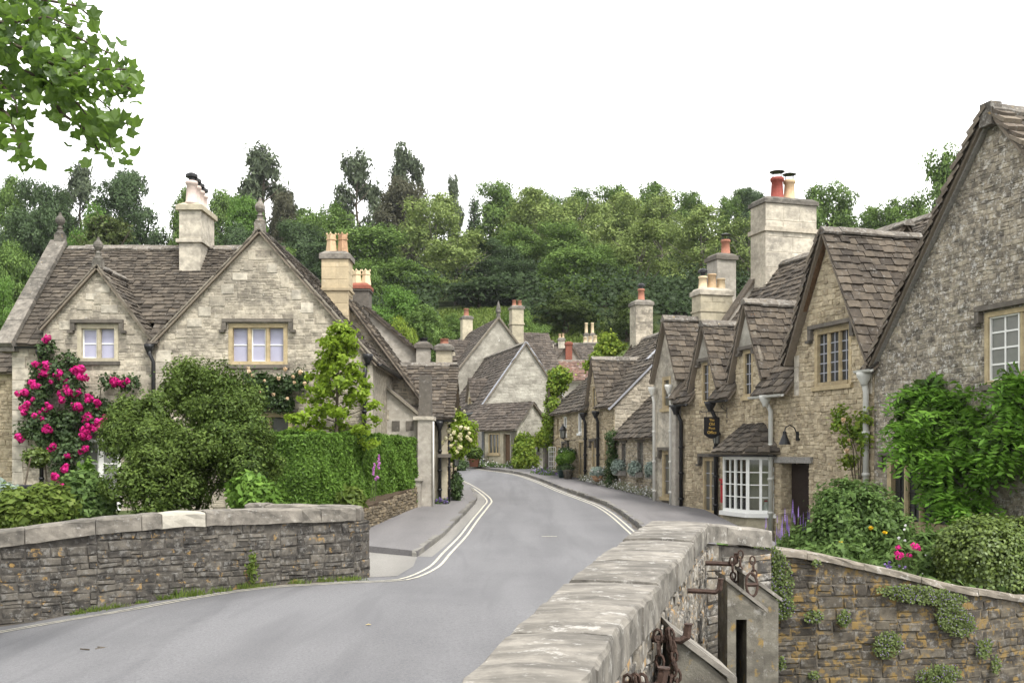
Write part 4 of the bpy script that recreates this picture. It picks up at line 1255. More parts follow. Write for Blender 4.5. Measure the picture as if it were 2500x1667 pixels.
me = MB().box(-12.1, -3.5, 32.4, 32.7, -.3, 4.2); me.build('back_wall', 'mortar_pale', ha)
finial(ha, (-12.22, ry - .05, rz + .3), .78); finial(ha, (-10.1, 25.0, 6.42), .72); finial(ha, (-6.15, 25.0, 7.32), .78, 'ridge_stone')
FC = Fr((-8.48, 26.95, 0), (1, 0))
chimney(ha, FC, -.28, .28, 0, 1.25, 6.0, 8.25, 'ashlar_white', bands=[(7.28, .07, .09)], cap=.07, cap_mat='ashlar',
        pots=[(0, .16 + .31 * k, .155, .62 - .05 * k, 'pot_pink', 'hat') for k in range(4)])
m = MB().fbox(FC, -.34, .34, -1.0, .08, 6.2, 6.5).build('lead_flashing', 'lead_grey', ha) if False else None
pipe(ha, [(-8.78, 24.86, 4.28), (-8.78, 24.8, 4.15), (-8.7, 24.84, 3.95), (-8.7, 24.84, .2)], .05, 'iron_black', hopper=(-8.8, 24.84, 4.34))
gutter(ha, (-12.2, 24.78, 4.32), (-11.42, 24.78, 4.32)); pipe(ha, [(-11.4, 24.78, 4.25), (-11.42, 24.84, 3.9), (-11.42, 24.86, .2)], .05, 'iron_black', hopper=(-11.42, 24.82, 4.2))
pipe(ha, [(-3.55, 24.85, 3.9), (-3.58, 24.86, 3.6), (-3.6, 24.86, .2)], .05, 'iron_black', hopper=(-3.5, 24.82, 4.1))
gutter(ha, (-3.2, 24.86, 3.92), (-3.2, 32, 3.92), .06)

# ------------------------------------------------------------------ second and third gables behind it
FB = Fr((0, 29.5, 0), (1, 0))
hb = thing('house', 'warm stone gable end with a buff chimney, directly behind the gabled house', 'house', (-4.8, 29.5, 0))
polyB = [(-7.5, -.2), (-2.35, -.2), (-2.35, 2.95), (-5.05, 6.55), (-7.5, 3.3)]
wB = wall(hb, FB, polyB, [], 'mortar_warm', 'stone_pale', rows=dict(**PALE_ROWS, rng=random.Random(102)))
rm = begin_roof(); gable_roof(hb, rm, FB, -7.5, -2.35, 3.3, 2.95, -5.05, 6.6, 0, 6, 'slate_brown', over=.3, eave=.2, e0=.2, e1=.14); rB = end_roof(hb, rm)
verge_slates(hb, rB, FB.p(-2.15, .06, 2.72), FB.p(-5.0, .06, 6.58), -FB.n, 'slate_verge', .15, .5, .22, .04)
m = MB(); verge(m, FB.p(-2.2, .27, 2.66), FB.p(-5.05, .27, 6.46), .2, .06, -FB.n); m.build('barge_board', 'wood_grey', hb)
FBc = Fr((0, 29.12, 0), (1, 0))
chimney(hb, FBc, -5.42, -4.66, 0, .8, 5.3, 7.4, 'chimney_yellow', bands=[(6.36, .05, .07)], cap=.06, cap_mat='coping_grey', capdrop=.14, blocks=((.28, .36), (.3, .5), 'chimney_yellow'),
        pots=[(-5.2, .35, .12, .56, 'pot_buff', 'square'), (-4.87, .35, .12, .56, 'pot_rust', 'square')])
FCc = Fr((0, 33, 0), (1, 0))
hc = thing('house', 'grey rendered gable behind the buff chimney, with a dark stack and two crowned pots', 'house', (-4.6, 33, 0))
polyC = [(-8, -.1), (-2.6, -.1), (-2.6, 4.62), (-4.75, 6.42), (-8, 3.6)]
wall(hc, FCc, polyC, [], 'render_grey', None)
rm = begin_roof(); gable_roof(hc, rm, FCc, -8, -2.6, 3.6, 4.62, -4.75, 6.46, 0, 6, 'slate_far', over=.12, eave=.15, e0=.2, e1=.14); rC = end_roof(hc, rm)
verge_slates(hc, rC, FCc.p(-2.45, .02, 4.5), FCc.p(-4.7, .02, 6.44), -FCc.n, 'slate_far', .15, .3, .14, .05)
chimney(hc, Fr((0, 32.9, 0), (1, 0)), -5.18, -4.6, 0, .7, 5.6, 7.12, 'hood_dark', bands=[(6.05, .03, .06), (6.95, .04, .05)], cap=.05, cap_mat='brick_red', capdrop=.1,
        pots=[(-5.03, .3, .12, .46, 'pot_cream', 'square'), (-4.73, .3, .12, .46, 'pot_cream', 'square')])

# lean-to wall with the pier
FD = Fr((0, 28, 0), (1, 0))
hd = thing('lean_to', 'grey lean-to wall with raking coping, three dark square panels and a tall pier', 'outbuilding', (-3.1, 28, 0))
polyD = [(-4.6, -.1), (-2.5, -.1), (-2.5, 2.7), (-3.87, 3.83), (-4.6, 4.3)]
wD = wall(hd, FD, polyD, [], 'render_grey', 'stone_pale', thick=.5)
m = MB(); verge(m, FD.p(-2.45, .1, 2.68), FD.p(-3.95, .1, 3.92), .4, .07, -FD.n); m.build('raking_coping', 'verge_stone', hd)
m = MB(); verge(m, FD.p(-2.45, -.3, 2.7), FD.p(-3.95, -.3, 3.94), 1.2, .05, -FD.n); m.build('roof', 'slate_brown', hd)
for i, (a, b, z0, z1, mt) in enumerate(((-3.66, -3.45, 2.36, 2.62, 'hood_dark'), (-3.28, -3.07, 2.36, 2.62, 'hood_dark'), (-2.9, -2.69, 2.36, 2.62, 'hood_dark'), (-3.66, -3.36, 2.66, 2.92, 'stone_pale'))):
    p = MB().fbox(FD, a, b, -.05, .02, z0, z1); p.build('panel', mt, hd)
m = MB().fbox(FD, -2.56, -2.16, -.6, .22, -.1, 2.64); m.build('pier', 'render_grey', hd)
m = MB().fbox(FD, -2.68, -2.12, -.62, .27, 2.64, 2.74); m.build('pier_cap', 'ashlar_white', hd)
m = MB().hexa([FD.p(-2.55, .12, 2.74), FD.p(-2.2, .12, 2.74), FD.p(-2.2, -.4, 2.74), FD.p(-2.55, -.4, 2.74), FD.p(-2.53, .05, 3.85), FD.p(-2.22, .05, 3.85), FD.p(-2.22, -.3, 3.85), FD.p(-2.53, -.3, 3.85)]); m.build('pier_stack', 'hood_dark', hd)
m = MB().fbox(FD, -2.78, -2.45, .22, .55, -.1, 1.0).fbox(FD, -2.84, -2.4, .18, .6, 1.0, 1.07); m.build('low_pier', 'render_grey', hd)
pipe(hd, [(-2.13, 27.72, 2.6), (-2.13, 27.72, .1)], .022, 'pipe_white', brackets=False)

# small slate-roofed wing at the corner of the street
FE = Fr((0, 29.2, 0), (1, 0))
he = thing('corner_wing', 'small stone wing at the street corner with a heavy slate roof and two plain chimneys', 'house', (-2.5, 29.5, 0))
wE = wall(he, FE, [(-3.4, -.1), (-1.85, -.1), (-1.85, 2.75), (-3.4, 2.75)], [], 'ashlar', None)
FEs = Fr((-1.846, 29.2, 0), (0, 1))
wall(he, FEs, [(.006, -.1), (4.6, -.1), (4.6, 2.75), (2.3, 4.35), (.006, 2.75)], [], 'mortar_warm', 'stone_warm', name='side_wall', rows=dict(**WARM_ROWS, rng=random.Random(103)))
rm = begin_roof()
slope4(he, rm, (-3.6, 28.95, 2.72), (-1.7, 28.95, 2.72), (-1.7, 31.5, 4.45), (-3.6, 31.5, 4.45), 'slate_warm', e0=.24, e1=.15)
slope4(he, rm, (-1.7, 34.05, 2.72), (-3.6, 34.05, 2.72), (-3.6, 31.5, 4.45), (-1.7, 31.5, 4.45), 'slate_warm', e0=.24, e1=.15)
rE = end_roof(he, rm); ridge(he, rE, (-3.6, 31.5, 4.48), (-1.68, 31.5, 4.48))
verge_slates(he, rE, (-1.72, 28.95, 2.72), (-1.72, 31.5, 4.46), (-1, 0, 0), 'slate_warm', .16, .3, .1, .05)
chimney(he, Fr((0, 32.6, 0), (1, 0)), -3.05, -2.62, 0, .5, 3.6, 5.2, 'render_grey', cap=.06, cap_mat='hood_dark', pots=[(-2.84, .25, .13, .16, 'iron_black', 'plain')])
chimney(he, Fr((0, 31.8, 0), (1, 0)), -2.36, -1.88, 0, .55, 3.6, 5.05, 'ashlar', cap=.07, cap_mat='coping_grey', pots=[(-2.12, .25, .14, .2, 'pot_terracotta', 'plain')])
gutter(he, (-3.4, 28.92, 2.68), (-1.62, 28.92, 2.68)); pipe(he, [(-2.05, 28.95, 2.6), (-2.05, 29.05, 2.35), (-2.05, 29.08, .15)], .05, 'iron_black', hopper=(-2.05, 28.95, 2.6))
pipe(he, [(-1.8, 29.3, 2.6), (-1.8, 29.3, .1)], .04, 'iron_black')
# pent hood over the side entry, where the lantern hangs
m = MB().fbox(FE, -2.1, -1.72, 0, .42, 1.62, 1.72); m.build('door_hood', 'hood_dark', he)

# ------------------------------------------------------------------ grey gables in the bend of the street
ud = Vector((.966, .26, 0))
FF = Fr((.66, 50, 0), ud)
hf = thing('grey_gabled_house', 'grey rough-stone gable facing down the street in the bend, with a lower porch wing', 'house', (.66, 50, 1))
wF = wall(hf, FF, [(-2.1, .7), (2.1, .7), (2.1, 4.2), (0, 7.05), (-2.1, 4.2)], [], 'render_rough', 'render_rough', rows=dict(hr=(.08, .2), wr=(.14, .4), gap=.008, proud=(.0, .01), rng=random.Random(104)))
FFl = Fr(FF.p(-2.1, -12, 0), FF.n)
wall(hf, FFl, [(0, .9), (11.99, .9), (11.99, 4.2), (0, 4.2)], [(9.6, 10.8, 2.0, 3.2)], 'render_rough', None, name='side_wall')
window(hf, FFl, 9.6, 10.8, 2.0, 3.2, lights=2, glass='glass_dark', bars=(1, 2))
rm = begin_roof(); gable_roof(hf, rm, FF, -2.1, 2.1, 4.15, 4.15, 0, 7.12, 0, 12, 'slate_far', over=.12, eave=.3, e0=.26, e1=.16, wr=(.28, .5)); rF = end_roof(hf, rm)
ridge(hf, rF, FF.p(0, .1, 7.14), FF.p(0, -12, 7.14), seg=.5)
m = MB(); verge(m, FF.p(-2.35, .13, 3.82), FF.p(0, .13, 7.13), .14, .05, -FF.n); verge(m, FF.p(2.35, .13, 3.82), FF.p(0, .13, 7.13), .14, .05, -FF.n); m.build('verge', 'lead_grey', hf)
gutter(hf, FF.p(-2.45, .1, 3.72), FF.p(-2.45, -11, 3.72), .07, 'lead_grey'); pipe(hf, [FF.p(-2.3, .05, 3.7), FF.p(-2.16, .06, 3.5), FF.p(-2.16, .06, .9)], .05, 'lead_grey', hopper=FF.p(-2.35, .05, 3.72))
# dormer on its street slope
FFd = Fr(FF.p(-2.1, -3.0, 0), FF.n)
wall(hf, FFd, [(-.55, 3.9), (.55, 3.9), (.55, 4.6), (0, 5.5), (-.55, 4.6)], [(-.3, .3, 4.0, 4.6)], 'ashlar', None, name='dormer_wall')
window(hf, FFd, -.3, .3, 4.0, 4.6, lights=1, glass='glass_dark', bars=(1, 2), sill=False)
rm = begin_roof(); gable_roof(hf, rm, FFd, -.55, .55, 4.6, 4.6, 0, 5.55, 0, 1.3, 'slate_far', over=.1, eave=.15, e0=.24, e1=.16); end_roof(hf, rm, 'dormer_roof')
# lower wing set at an angle in front, its corner towards the viewer
wc = Vector((.22, 46.0, 0)); gu = Vector((.72, .69, 0)).normalized()
FG = Fr(wc, gu)                                   # gable end, facing right
FW = Fr(wc - FG.n * 2.14, FG.n)                   # long side, facing left
wall(hf, FG, [(0, .7), (1.75, .7), (1.75, 3.25), (.95, 4.0), (0, 3.0)], [(.75, 1.45, 1.75, 2.5)], 'render_rough', 'render_rough', name='wing_gable', rows=dict(hr=(.08, .18), wr=(.14, .4), gap=.008, proud=(.0, .01), rng=random.Random(105)))
window(hf, FG, .75, 1.45, 1.75, 2.5, lights=1, glass='glass_dark', stone='wood_grey', bars=(3, 3), bar_mat='lead_grey', frame=.04, depth=.08)
wall(hf, FW, [(0, .7), (2.134, .7), (2.134, 3.0), (0, 3.0)], [(.25, 1.0, 1.7, 2.65), (1.25, 1.75, .75, 2.6)], 'ashlar', None, name='wing_wall')
window(hf, FW, .25, 1.0, 1.7, 2.65, lights=3, glass='glass_dim', bars=(1, 1), frame=.06, mull=.06, depth=.07)
MB().fbox(FW, 1.26, 1.74, -.2, -.14, .75, 2.59).build('wing_door', 'brown_timber', hf)
rm = begin_roof(); gable_roof(hf, rm, FG, 0, 1.75, 3.0, 3.25, .95, 4.04, 0, 3.6, 'slate_far', over=.14, eave=.22, e0=.2, e1=.14); end_roof(hf, rm, 'wing_roof')
m = MB(); verge(m, FG.p(-.22, .15, 2.72), FG.p(.95, .15, 4.02), .12, .05, -FG.n); verge(m, FG.p(1.95, .15, 3.02), FG.p(.95, .15, 4.02), .12, .05, -FG.n); m.build('wing_verge', 'hood_dark', hf)

FH = Fr((-.77, 58, 0), ud)
hg = thing('grey_gabled_house', 'taller grey gable with small finial and side dormer, behind the rough-stone gable', 'house', (-.77, 58, 1.4))
wall(hg, FH, [(-2.55, 1), (2.55, 1), (2.55, 6.2), (0, 9.3), (-2.55, 6.2)], [], 'render_rough', None)
rm = begin_roof(); gable_roof(hg, rm, FH, -2.55, 2.55, 6.15, 6.15, 0, 9.38, 0, 10, 'slate_far', over=.12, eave=.5, e0=.28, e1=.18, wr=(.3, .55)); rG = end_roof(hg, rm)
m = MB(); verge(m, FH.p(-3.05, .14, 5.5), FH.p(0, .14, 9.38), .2, .06, -FH.n); verge(m, FH.p(3.0, .14, 5.56), FH.p(0, .14, 9.38), .2, .06, -FH.n); m.build('verge', 'verge_stone', hg)
m = MB().lathe(FH.p(0, 0, 9.35), [(.12, 0), (.1, .3), (.16, .36), (.12, .6), (.03, .95), (.005, 1.0)], 8); m.build('finial', 'coping_grey', hg)
FHs = Fr(FH.p(-2.55, -10, 0), FH.n); wall(hg, FHs, [(0, 1), (9.99, 1), (9.99, 6.2), (0, 6.2)], [], 'render_rough', None, name='side_wall')
FHd = Fr(FH.p(-2.35, -3.6, 0), FH.n)
wall(hg, FHd, [(-.8, 6.2), (.8, 6.2), (.8, 7.5), (0, 8.4), (-.8, 7.5)], [(-.5, .5, 6.5, 7.4)], 'ashlar', None, name='dormer_wall')
window(hg, FHd, -.5, .5, 6.5, 7.4, lights=2, glass='glass_dark', bars=(1, 2), sill=False)
rm = begin_roof(); gable_roof(hg, rm, FHd, -.8, .8, 7.4, 7.4, 0, 8.45, 0, 2.2, 'slate_far', over=.12, eave=.2, e0=.24, e1=.18); end_roof(hg, rm, 'dormer_roof')
# cross wing to the right with the tall stack
rm = begin_roof(); c0 = FH.p(.2, -1.8, 0); c1 = FH.p(4.0, -1.8, 0)
slope4(hg, rm, FH.p(.4, -.6, 6.3), FH.p(4.0, -.6, 6.3), FH.p(4.0, -3.4, 9.0), FH.p(.4, -3.4, 9.0), 'slate_far', e0=.28, e1=.18); end_roof(hg, rm, 'wing_roof')
m = MB().fbox(FH, .5, 3.9, -5.5, -.8, 1, 6.2); m.build('wing_wall', 'render_rough', hg)
chimney(hg, FH, 1.35, 2.05, 2.0, 2.7, 7.0, 10.35, 'ashlar', bands=[(9.3, .05, .1)], cap=.06, cap_mat='coping_grey', pots=[(1.55, 2.3, .13, .35, 'pot_terracotta', 'plain'), (1.88, 2.3, .13, .35, 'pot_terracotta', 'plain')])
chimney(hg, FH, -.5, .15, 7.2, 7.9, 8.2, 10.35, 'ashlar', cap=.05, cap_mat='coping_grey', pots=[(-.2, 7.5, .17, .5, 'pot_terracotta', 'plain')])

# ------------------------------------------------------------------ far roofs closing the street
FJ = Fr((0, 72, 0), (1, 0))
hj = thing('far_house', 'distant long grey roof with several cream chimneys below the dark trees', 'house', (4.2, 72, 3))
def fx(px, Y): return (px - 1250) / 2500 * Y
def fz(py, Y): return EYE - (py - HORIZON) / 2500 * Y
m = MB().fbox(FJ, fx(1330, 72), fx(1475, 72), -6, 0, 2, fz(905, 72)); m.build('wall', 'render_grey', hj)
rm = begin_roof(); z0_, z1_ = fz(905, 72), fz(838, 74)
slope4(hj, rm, (fx(1325, 72), 71.8, z0_), (fx(1480, 72), 71.8, z0_), (fx(1480, 72), 74, z1_), (fx(1325, 72), 74, z1_), 'slate_far', e0=.25, e1=.2); rJ = end_roof(hj, rm)
ridge(hj, rJ, (fx(1325, 72), 74, z1_), (fx(1480, 72), 74, z1_), seg=.5)
Y_ = 72.5
def far_stack(th_, x0, x1, ytop, ybot, Y, mat, pots, capm='coping_grey'):
    F_ = Fr((0, Y, 0), (1, 0)); a, b = fx(x0, Y), fx(x1, Y); n = len(pots)
    chimney(th_, F_, a, b, 0, .6, fz(ybot, Y), fz(ytop, Y), mat, cap=.05, cap_mat=capm, capdrop=.12,
            pots=[(a + (b - a) * (i + .5) / n, .3, min(.16, (b - a) / n * .4), (ytop - p[0]) / 2500 * Y - .06, p[1], p[2]) for i, p in enumerate(pots)])
far_stack(hj, 1336, 1352, 834, 880, 71.5, 'ashlar_white', [(827, 'pot_cream', 'plain'), (829, 'pot_red', 'plain')])
far_stack(hj, 1363, 1379, 827, 850, 73.5, 'ashlar_white', [(814, 'pot_buff', 'plain'), (813, 'pot_buff', 'plain')])
far_stack(hj, 1423, 1460, 838, 880, 71, 'ashlar_white', [(822, 'pot_cream', 'plain'), (820, 'pot_cream', 'plain'), (818, 'pot_cream', 'plain')])
far_stack(hj, 1427, 1437, 815, 850, 73, 'ashlar_white', [(787, 'pot_cream', 'plain')])
far_stack(hj, 1442, 1452, 815, 850, 73, 'ashlar_white', [(787, 'pot_cream', 'plain')])
FK = Fr((0, 67, 0), (1, 0))
hk = thing('far_house', 'distant small gable with a red brick chimney up its middle', 'house', (3.8, 67, 3))
ax, az = fx(1390, 67), fz(838, 67)
wall(hk, FK, [(fx(1355, 67), 2), (fx(1425, 67), 2), (fx(1425, 67), fz(884, 67)), (ax, az), (fx(1355, 67), fz(884, 67))], [], 'render_grey', None)
rm = begin_roof(); gable_roof(hk, rm, FK, fx(1357, 67), fx(1423, 67), fz(884, 67), fz(884, 67), ax, az + .05, 0, 4, 'slate_far', e0=.25, e1=.2)
slope4(hk, rm, (fx(1415, 67), 66.8, fz(884, 67)), (fx(1462, 67), 66.8, fz(884, 67)), (fx(1450, 67), 69, fz(842, 69)), (fx(1392, 67), 69, fz(842, 69)), 'slate_far', e0=.25, e1=.2); end_roof(hk, rm)
far_stack(hk, 1381, 1397, 837, 890, 66.6, 'brick_red', [(834, 'brick_red', 'plain')], 'brick_red')
FL = Fr((0, 62, 0), (1, 0))
hl = thing('far_house', 'distant low roof of reddish tiles in front of the brick chimney', 'house', (3.2, 62, 2))
rm = begin_roof(); slope4(hl, rm, (fx(1310, 62), 61.7, fz(930, 62)), (fx(1450, 62), 61.7, fz(930, 62)), (fx(1450, 62), 63.5, fz(880, 63.5)), (fx(1310, 62), 63.5, fz(880, 63.5)), 'brick_roof', e0=.2, e1=.18); rL = end_roof(hl, rm)
ridge(hl, rL, (fx(1310, 62), 63.5, fz(880, 63.5)), (fx(1450, 62), 63.5, fz(880, 63.5)), seg=.5)
m = MB().fbox(FL, fx(1312, 62), fx(1448, 62), -4, 0, 1.5, fz(932, 62)); m.build('wall', 'render_grey', hl)

# outbuilding at the far left edge
FO = Fr((0, 26.6, 0), (1, 0))
hq_ = thing('outbuilding', 'tan rubble outbuilding with slate roof at the far left edge', 'outbuilding', (-14.2, 26.6, 0))
wall(hq_, FO, [(-16.5, -.2), (-12.6, -.2), (-12.6, 3.9), (-16.5, 3.9)], [], 'mortar_warm', 'stone_warm', rows=dict(**WARM_ROWS, rng=random.Random(131)))
rm = begin_roof(); slope4(hq_, rm, (-16.6, 26.4, 3.8), (-12.6, 26.4, 3.8), (-12.6, 27.6, 4.9), (-16.6, 27.6, 4.9), 'slate_brown', e0=.2, e1=.15)
slope4(hq_, rm, (-12.6, 28.8, 3.8), (-16.6, 28.8, 3.8), (-16.6, 27.6, 4.9), (-12.6, 27.6, 4.9), 'slate_brown', e0=.3, e1=.25); end_roof(hq_, rm)
# ------------------------------------------------------------------ the cottage row on the right
FP = Fr((6.44, 22, 0), (.287, -.958))
def vroof(F, u, v, z): return F.p(u, -v, z)

def glass_clear():
    t = NT('glass_clear')
    tr = t.n.new('ShaderNodeBsdfTransparent'); tr.inputs['Color'].default_value = (.86, .88, .86, 1)
    gl = t.n.new('ShaderNodeBsdfGlossy'); gl.inputs['Roughness'].default_value = .03
    fr = t.n.new('ShaderNodeFresnel'); fr.inputs['IOR'].default_value = 1.5
    mx = t.n.new('ShaderNodeMixShader'); t.l.new(fr.outputs[0], mx.inputs[0]); t.l.new(tr.outputs[0], mx.inputs[1]); t.l.new(gl.outputs[0], mx.inputs[2])
    t.l.new(mx.outputs[0], t.out.inputs['Surface'])
glass_clear()
plain_mat('curtain_beige', (.5, .47, .38), .9, .1, .1, 5)

# nearest house: tall gable
r1 = thing('tall_gabled_house', 'tall weathered grey gable at the right edge with white casement windows', 'house', FP.p(5.3, 0, -.4))
poly1 = [(2.16, -.6), (8.6, -.6), (8.6, 3.4), (5.33, 7.3), (2.16, 3.42)]
holes1 = [(5.1, 6.66, 2.88, 4.08), (2.55, 4.35, .38, 1.66), (7.0, 8.3, .3, 1.6)]
w1 = wall(r1, FP, poly1, holes1, 'mortar_grey', 'stone_grey', rows=dict(**GREY_ROWS, rng=random.Random(111)))
window(r1, FP, *holes1[0], lights=2, glass='glass_grey', stone='dressed_gold', bars=(2, 4), bar_mat='paint_white', frame=.08, mull=.1, casement=True, sill='dark', hood=True, depth=.1)
window(r1, FP, *holes1[1], lights=4, glass='glass_dark', stone='dressed_gold', bars=(2, 4), bar_mat='iron_black', frame=.12, mull=.1, hood=True, depth=.14)
wo = window(r1, FP, 7.0, 8.3, .3, 1.6, lights=2, glass='glass_grey', stone='paint_white', bars=(1, 2), bar_mat='paint_white', depth=.05)
rm = begin_roof(); gable_roof(r1, rm, FP, 2.16, 8.6, 3.42, 3.4, 5.33, 7.42, 0, 8, 'slate_warm', over=.16, eave=.22, e0=.25, e1=.16, wr=(.24, .46)); rr1 = end_roof(r1, rm)
ridge(r1, rr1, FP.p(5.33, .18, 7.46), FP.p(5.33, -8, 7.46), .16, .42, h=.13)
verge_slates(r1, rr1, FP.p(2.0, .02, 3.22), FP.p(5.3, .02, 7.4), -FP.n, 'slate_verge', .2, .36, .2, .085)
verge_slates(r1, rr1, FP.p(8.7, .02, 3.3), FP.p(5.36, .02, 7.4), -FP.n, 'slate_verge', .2, .36, .16, .06)
m = MB(); verge(m, FP.p(2.1, .1, 3.26), FP.p(5.33, .1, 7.28), .09, .07, -FP.n); verge(m, FP.p(8.65, .1, 3.25), FP.p(5.33, .1, 7.28), .09, .05, -FP.n); m.build('barge_board', 'wood_weathered', r1)
m = MB().fbox(FP, 5.2, 5.46, -.02, .2, 7.12, 7.5); m.build('apex_stone', 'ridge_stone', r1)
m = MB().fbox(FP, 8.2, 8.6, -8, -.45, -.6, 3.4).fbox(FP, 2.2, 8.2, -8, -7.6, -.6, 3.4); m.build('back_walls', 'mortar_grey', r1)

# middle cottage with the three-light window
r2 = thing('stone_cottage', 'warm stone cottage with a steep gable over a leaded three-light window', 'house', FP.p(.7, 0, -.4))
poly2 = [(.1, -.6), (2.14, -.6), (2.14, 3.5), (2.05, 3.7), (.66, 6.25), (-.66, 3.95), (-.66, 3.3), (.1, 3.3)]
holes2 = [(.12, 1.42, 3.15, 4.35)]
w2 = wall(r2, FP, poly2, holes2, 'mortar_warm', 'stone_warm', rows=dict(**WARM_ROWS, rng=random.Random(112)))
window(r2, FP, *holes2[0], lights=3, glass='glass_dark', stone='dressed_gold', bars=(2, 5), bar_mat='lead_grey', frame=.1, mull=.09, hood=True, drop=.2, depth=.11)
quoins(r2, w2, FP, -.66, 1, 3.0, 3.9, 'ashlar_white', wr=(.16, .22)); quoins(r2, w2, FP, 2.1, -1, 2.9, 3.6, 'ashlar_white', wr=(.16, .3))
rm = begin_roof()
gable_roof(r2, rm, FP, -.66, 2.05, 3.95, 3.72, .66, 6.38, 0, 3.2, 'slate_warm', over=.2, eave=.14, e0=.24, e1=.15, wr=(.22, .42))
slope4(r2, rm, FP.p(-3.0, -.5, 3.75), FP.p(2.2, -.5, 3.75), FP.p(2.2, -4.2, 7.42), FP.p(-3.0, -4.2, 7.42), 'slate_brown', e0=.22, e1=.14)
slope4(r2, rm, FP.p(1.95, .18, 3.34), FP.p(2.3, .18, 3.34), FP.p(2.3, -.5, 3.9), FP.p(1.95, -.5, 3.9), 'slate_brown', e0=.2, e1=.16)
slope4(r2, rm, FP.p(2.2, -8, 3.75), FP.p(-3.0, -8, 3.75), FP.p(-3.0, -4.2, 7.42), FP.p(2.2, -4.2, 7.42), 'slate_brown', e0=.3, e1=.25)
rr2 = end_roof(r2, rm)
ridge(r2, rr2, FP.p(.66, .22, 6.42), FP.p(.66, -3.2, 6.42), .14, .4); ridge(r2, rr2, FP.p(-3.0, -4.2, 7.45), FP.p(2.2, -4.2, 7.45), .14, .4)
verge_slates(r2, rr2, FP.p(-.82, .02, 3.7), FP.p(.63, .02, 6.36), -FP.n, 'slate_verge', .21, .4, .24, .085)
m = MB(); verge(m, FP.p(-.7, .12, 3.84), FP.p(.66, .12, 6.2), .1, .03, -FP.n); verge(m, FP.p(2.08, .12, 3.6), FP.p(.66, .12, 6.2), .1, .03, -FP.n); m.build('barge_board', 'brown_timber', r2)
pipe(r2, [FP.p(2.02, .16, 3.2), FP.p(2.02, .1, 2.95), FP.p(2.02, .1, -.3)], .06, 'pipe_grey', hopper=FP.p(2.02, .14, 3.28)); gutter(r2, FP.p(1.85, .22, 3.36), FP.p(2.35, .22, 3.36), .06, 'pipe_grey')
m = MB().fbox(FP, -.6, 2.1, -8, -7.6, -.6, 3.7); m.build('back_wall', 'mortar_warm', r2)

# the old post office
po = thing('post_office_cottage', 'warm rubble-stone cottage with small dormers, bow window and hanging sign', 'house', FP.p(-3.6, 0, -.3))
def dorm(u0, u1, zf, za): return [(u1, zf), ((u0 + u1) / 2, za), (u0, zf)]
EZ, EK = 3.12, 1.283
def pz(v): return EZ + EK * (v + .2)
D1, D2 = (-3.28, -2.08, 3.95, 5.25), (-5.46, -4.24, 3.8, 5.0)
polyP = [(-6.3, -.6), (.1, -.6), (.1, 3.3), (D1[1], 3.3)] + dorm(*D1) + [(D1[0], 3.3), (D2[1], 3.3)] + dorm(*D2) + [(D2[0], 3.3), (-6.3, 3.3)]
holesP = [(-2.9, -2.46, 3.1, 4.2), (-5.05, -4.62, 3.05, 4.1), (-3.15, -1.65, .36, 1.66), (-1.25, -.1, -.5, 1.52), (-5.0, -4.3, .2, 1.62)]
wP = wall(po, FP, polyP, holesP, 'mortar_warm', 'stone_warm', reveal=.3, rows=dict(**WARM_ROWS, rng=random.Random(113)))
for i in (0, 1): window(po, FP, *holesP[i], lights=1, glass='glass_dark', stone='dressed_gold', bars=(2, 4), bar_mat='lead_grey', frame=.07, hood=True, drop=.05, depth=.07)
window(po, FP, *holesP[4], lights=2, glass='glass_dim', stone='dressed_gold', bars=(1, 4), bar_mat='lead_grey', frame=.08, mull=.07, hood=True, depth=.08)
# pale rendered peaks of the dormers
for q in (D1, D2):
    c_ = (q[0] + q[1]) / 2
    MB().poly_prism([FP.p(c_ - .42, .03, q[2] + .3), FP.p(c_ + .42, .03, q[2] + .3), FP.p(c_, .03, q[3] - .08)], FP.n * .016).build('dormer_peak', 'render_rough', po)
# doorway
m = MB().fbox(FP, -1.22, -.13, -.34, -.27, -.6, 1.5); m.build('door', 'door_dark', po)
m = MB().fbox(FP, -1.24, -.12, -.38, -.35, -.6, 1.51); m.build('door_back', 'interior_dark', po)
m = MB().fbox(FP, -1.42, .06, -.3, .07, 1.525, 1.66); m.build('door_lintel', 'wood_weathered', po)
for side, u in ((1, -1.25),):
    Fj = Fr(FP.p(-1.25, 0, 0), -FP.n); lay_stones(po, wP, Fj, [(0, -.6), (.27, -.6), (.27, 1.5), (0, 1.5)], [], 'stone_warm', **WARM_ROWS, rng=random.Random(114))
rm = begin_roof()
slope4(po, rm, FP.p(-6.35, -.42, pz(.42)), FP.p(-.5, -.42, pz(.42)), FP.p(-.5, -2.8, pz(2.8)), FP.p(-6.35, -2.8, pz(2.8)), 'slate_warm', e0=.24, e1=.15, wr=(.22, .42))
for a, b in ((-2.12, -.68), (-4.28, -3.24), (-6.35, -5.42)):
    slope4(po, rm, FP.p(a, .24, pz(-.24)), FP.p(b, .24, pz(-.24)), FP.p(b, -.46, pz(.46)), FP.p(a, -.46, pz(.46)), 'slate_warm', e0=.22, e1=.2, wr=(.22, .4))
slope4(po, rm, FP.p(-.5, -5.6, pz(0)), FP.p(-6.35, -5.6, pz(0)), FP.p(-6.35, -2.8, pz(2.8)), FP.p(-.5, -2.8, pz(2.8)), 'slate_warm', e0=.3, e1=.25)
gable_roof(po, rm, FP, D1[0], D1[1], D1[2], D1[2], (D1[0] + D1[1]) / 2, D1[3] + .12, 0, 1.7, 'slate_warm', over=.14, eave=.2, e0=.22, e1=.15, wr=(.2, .38))
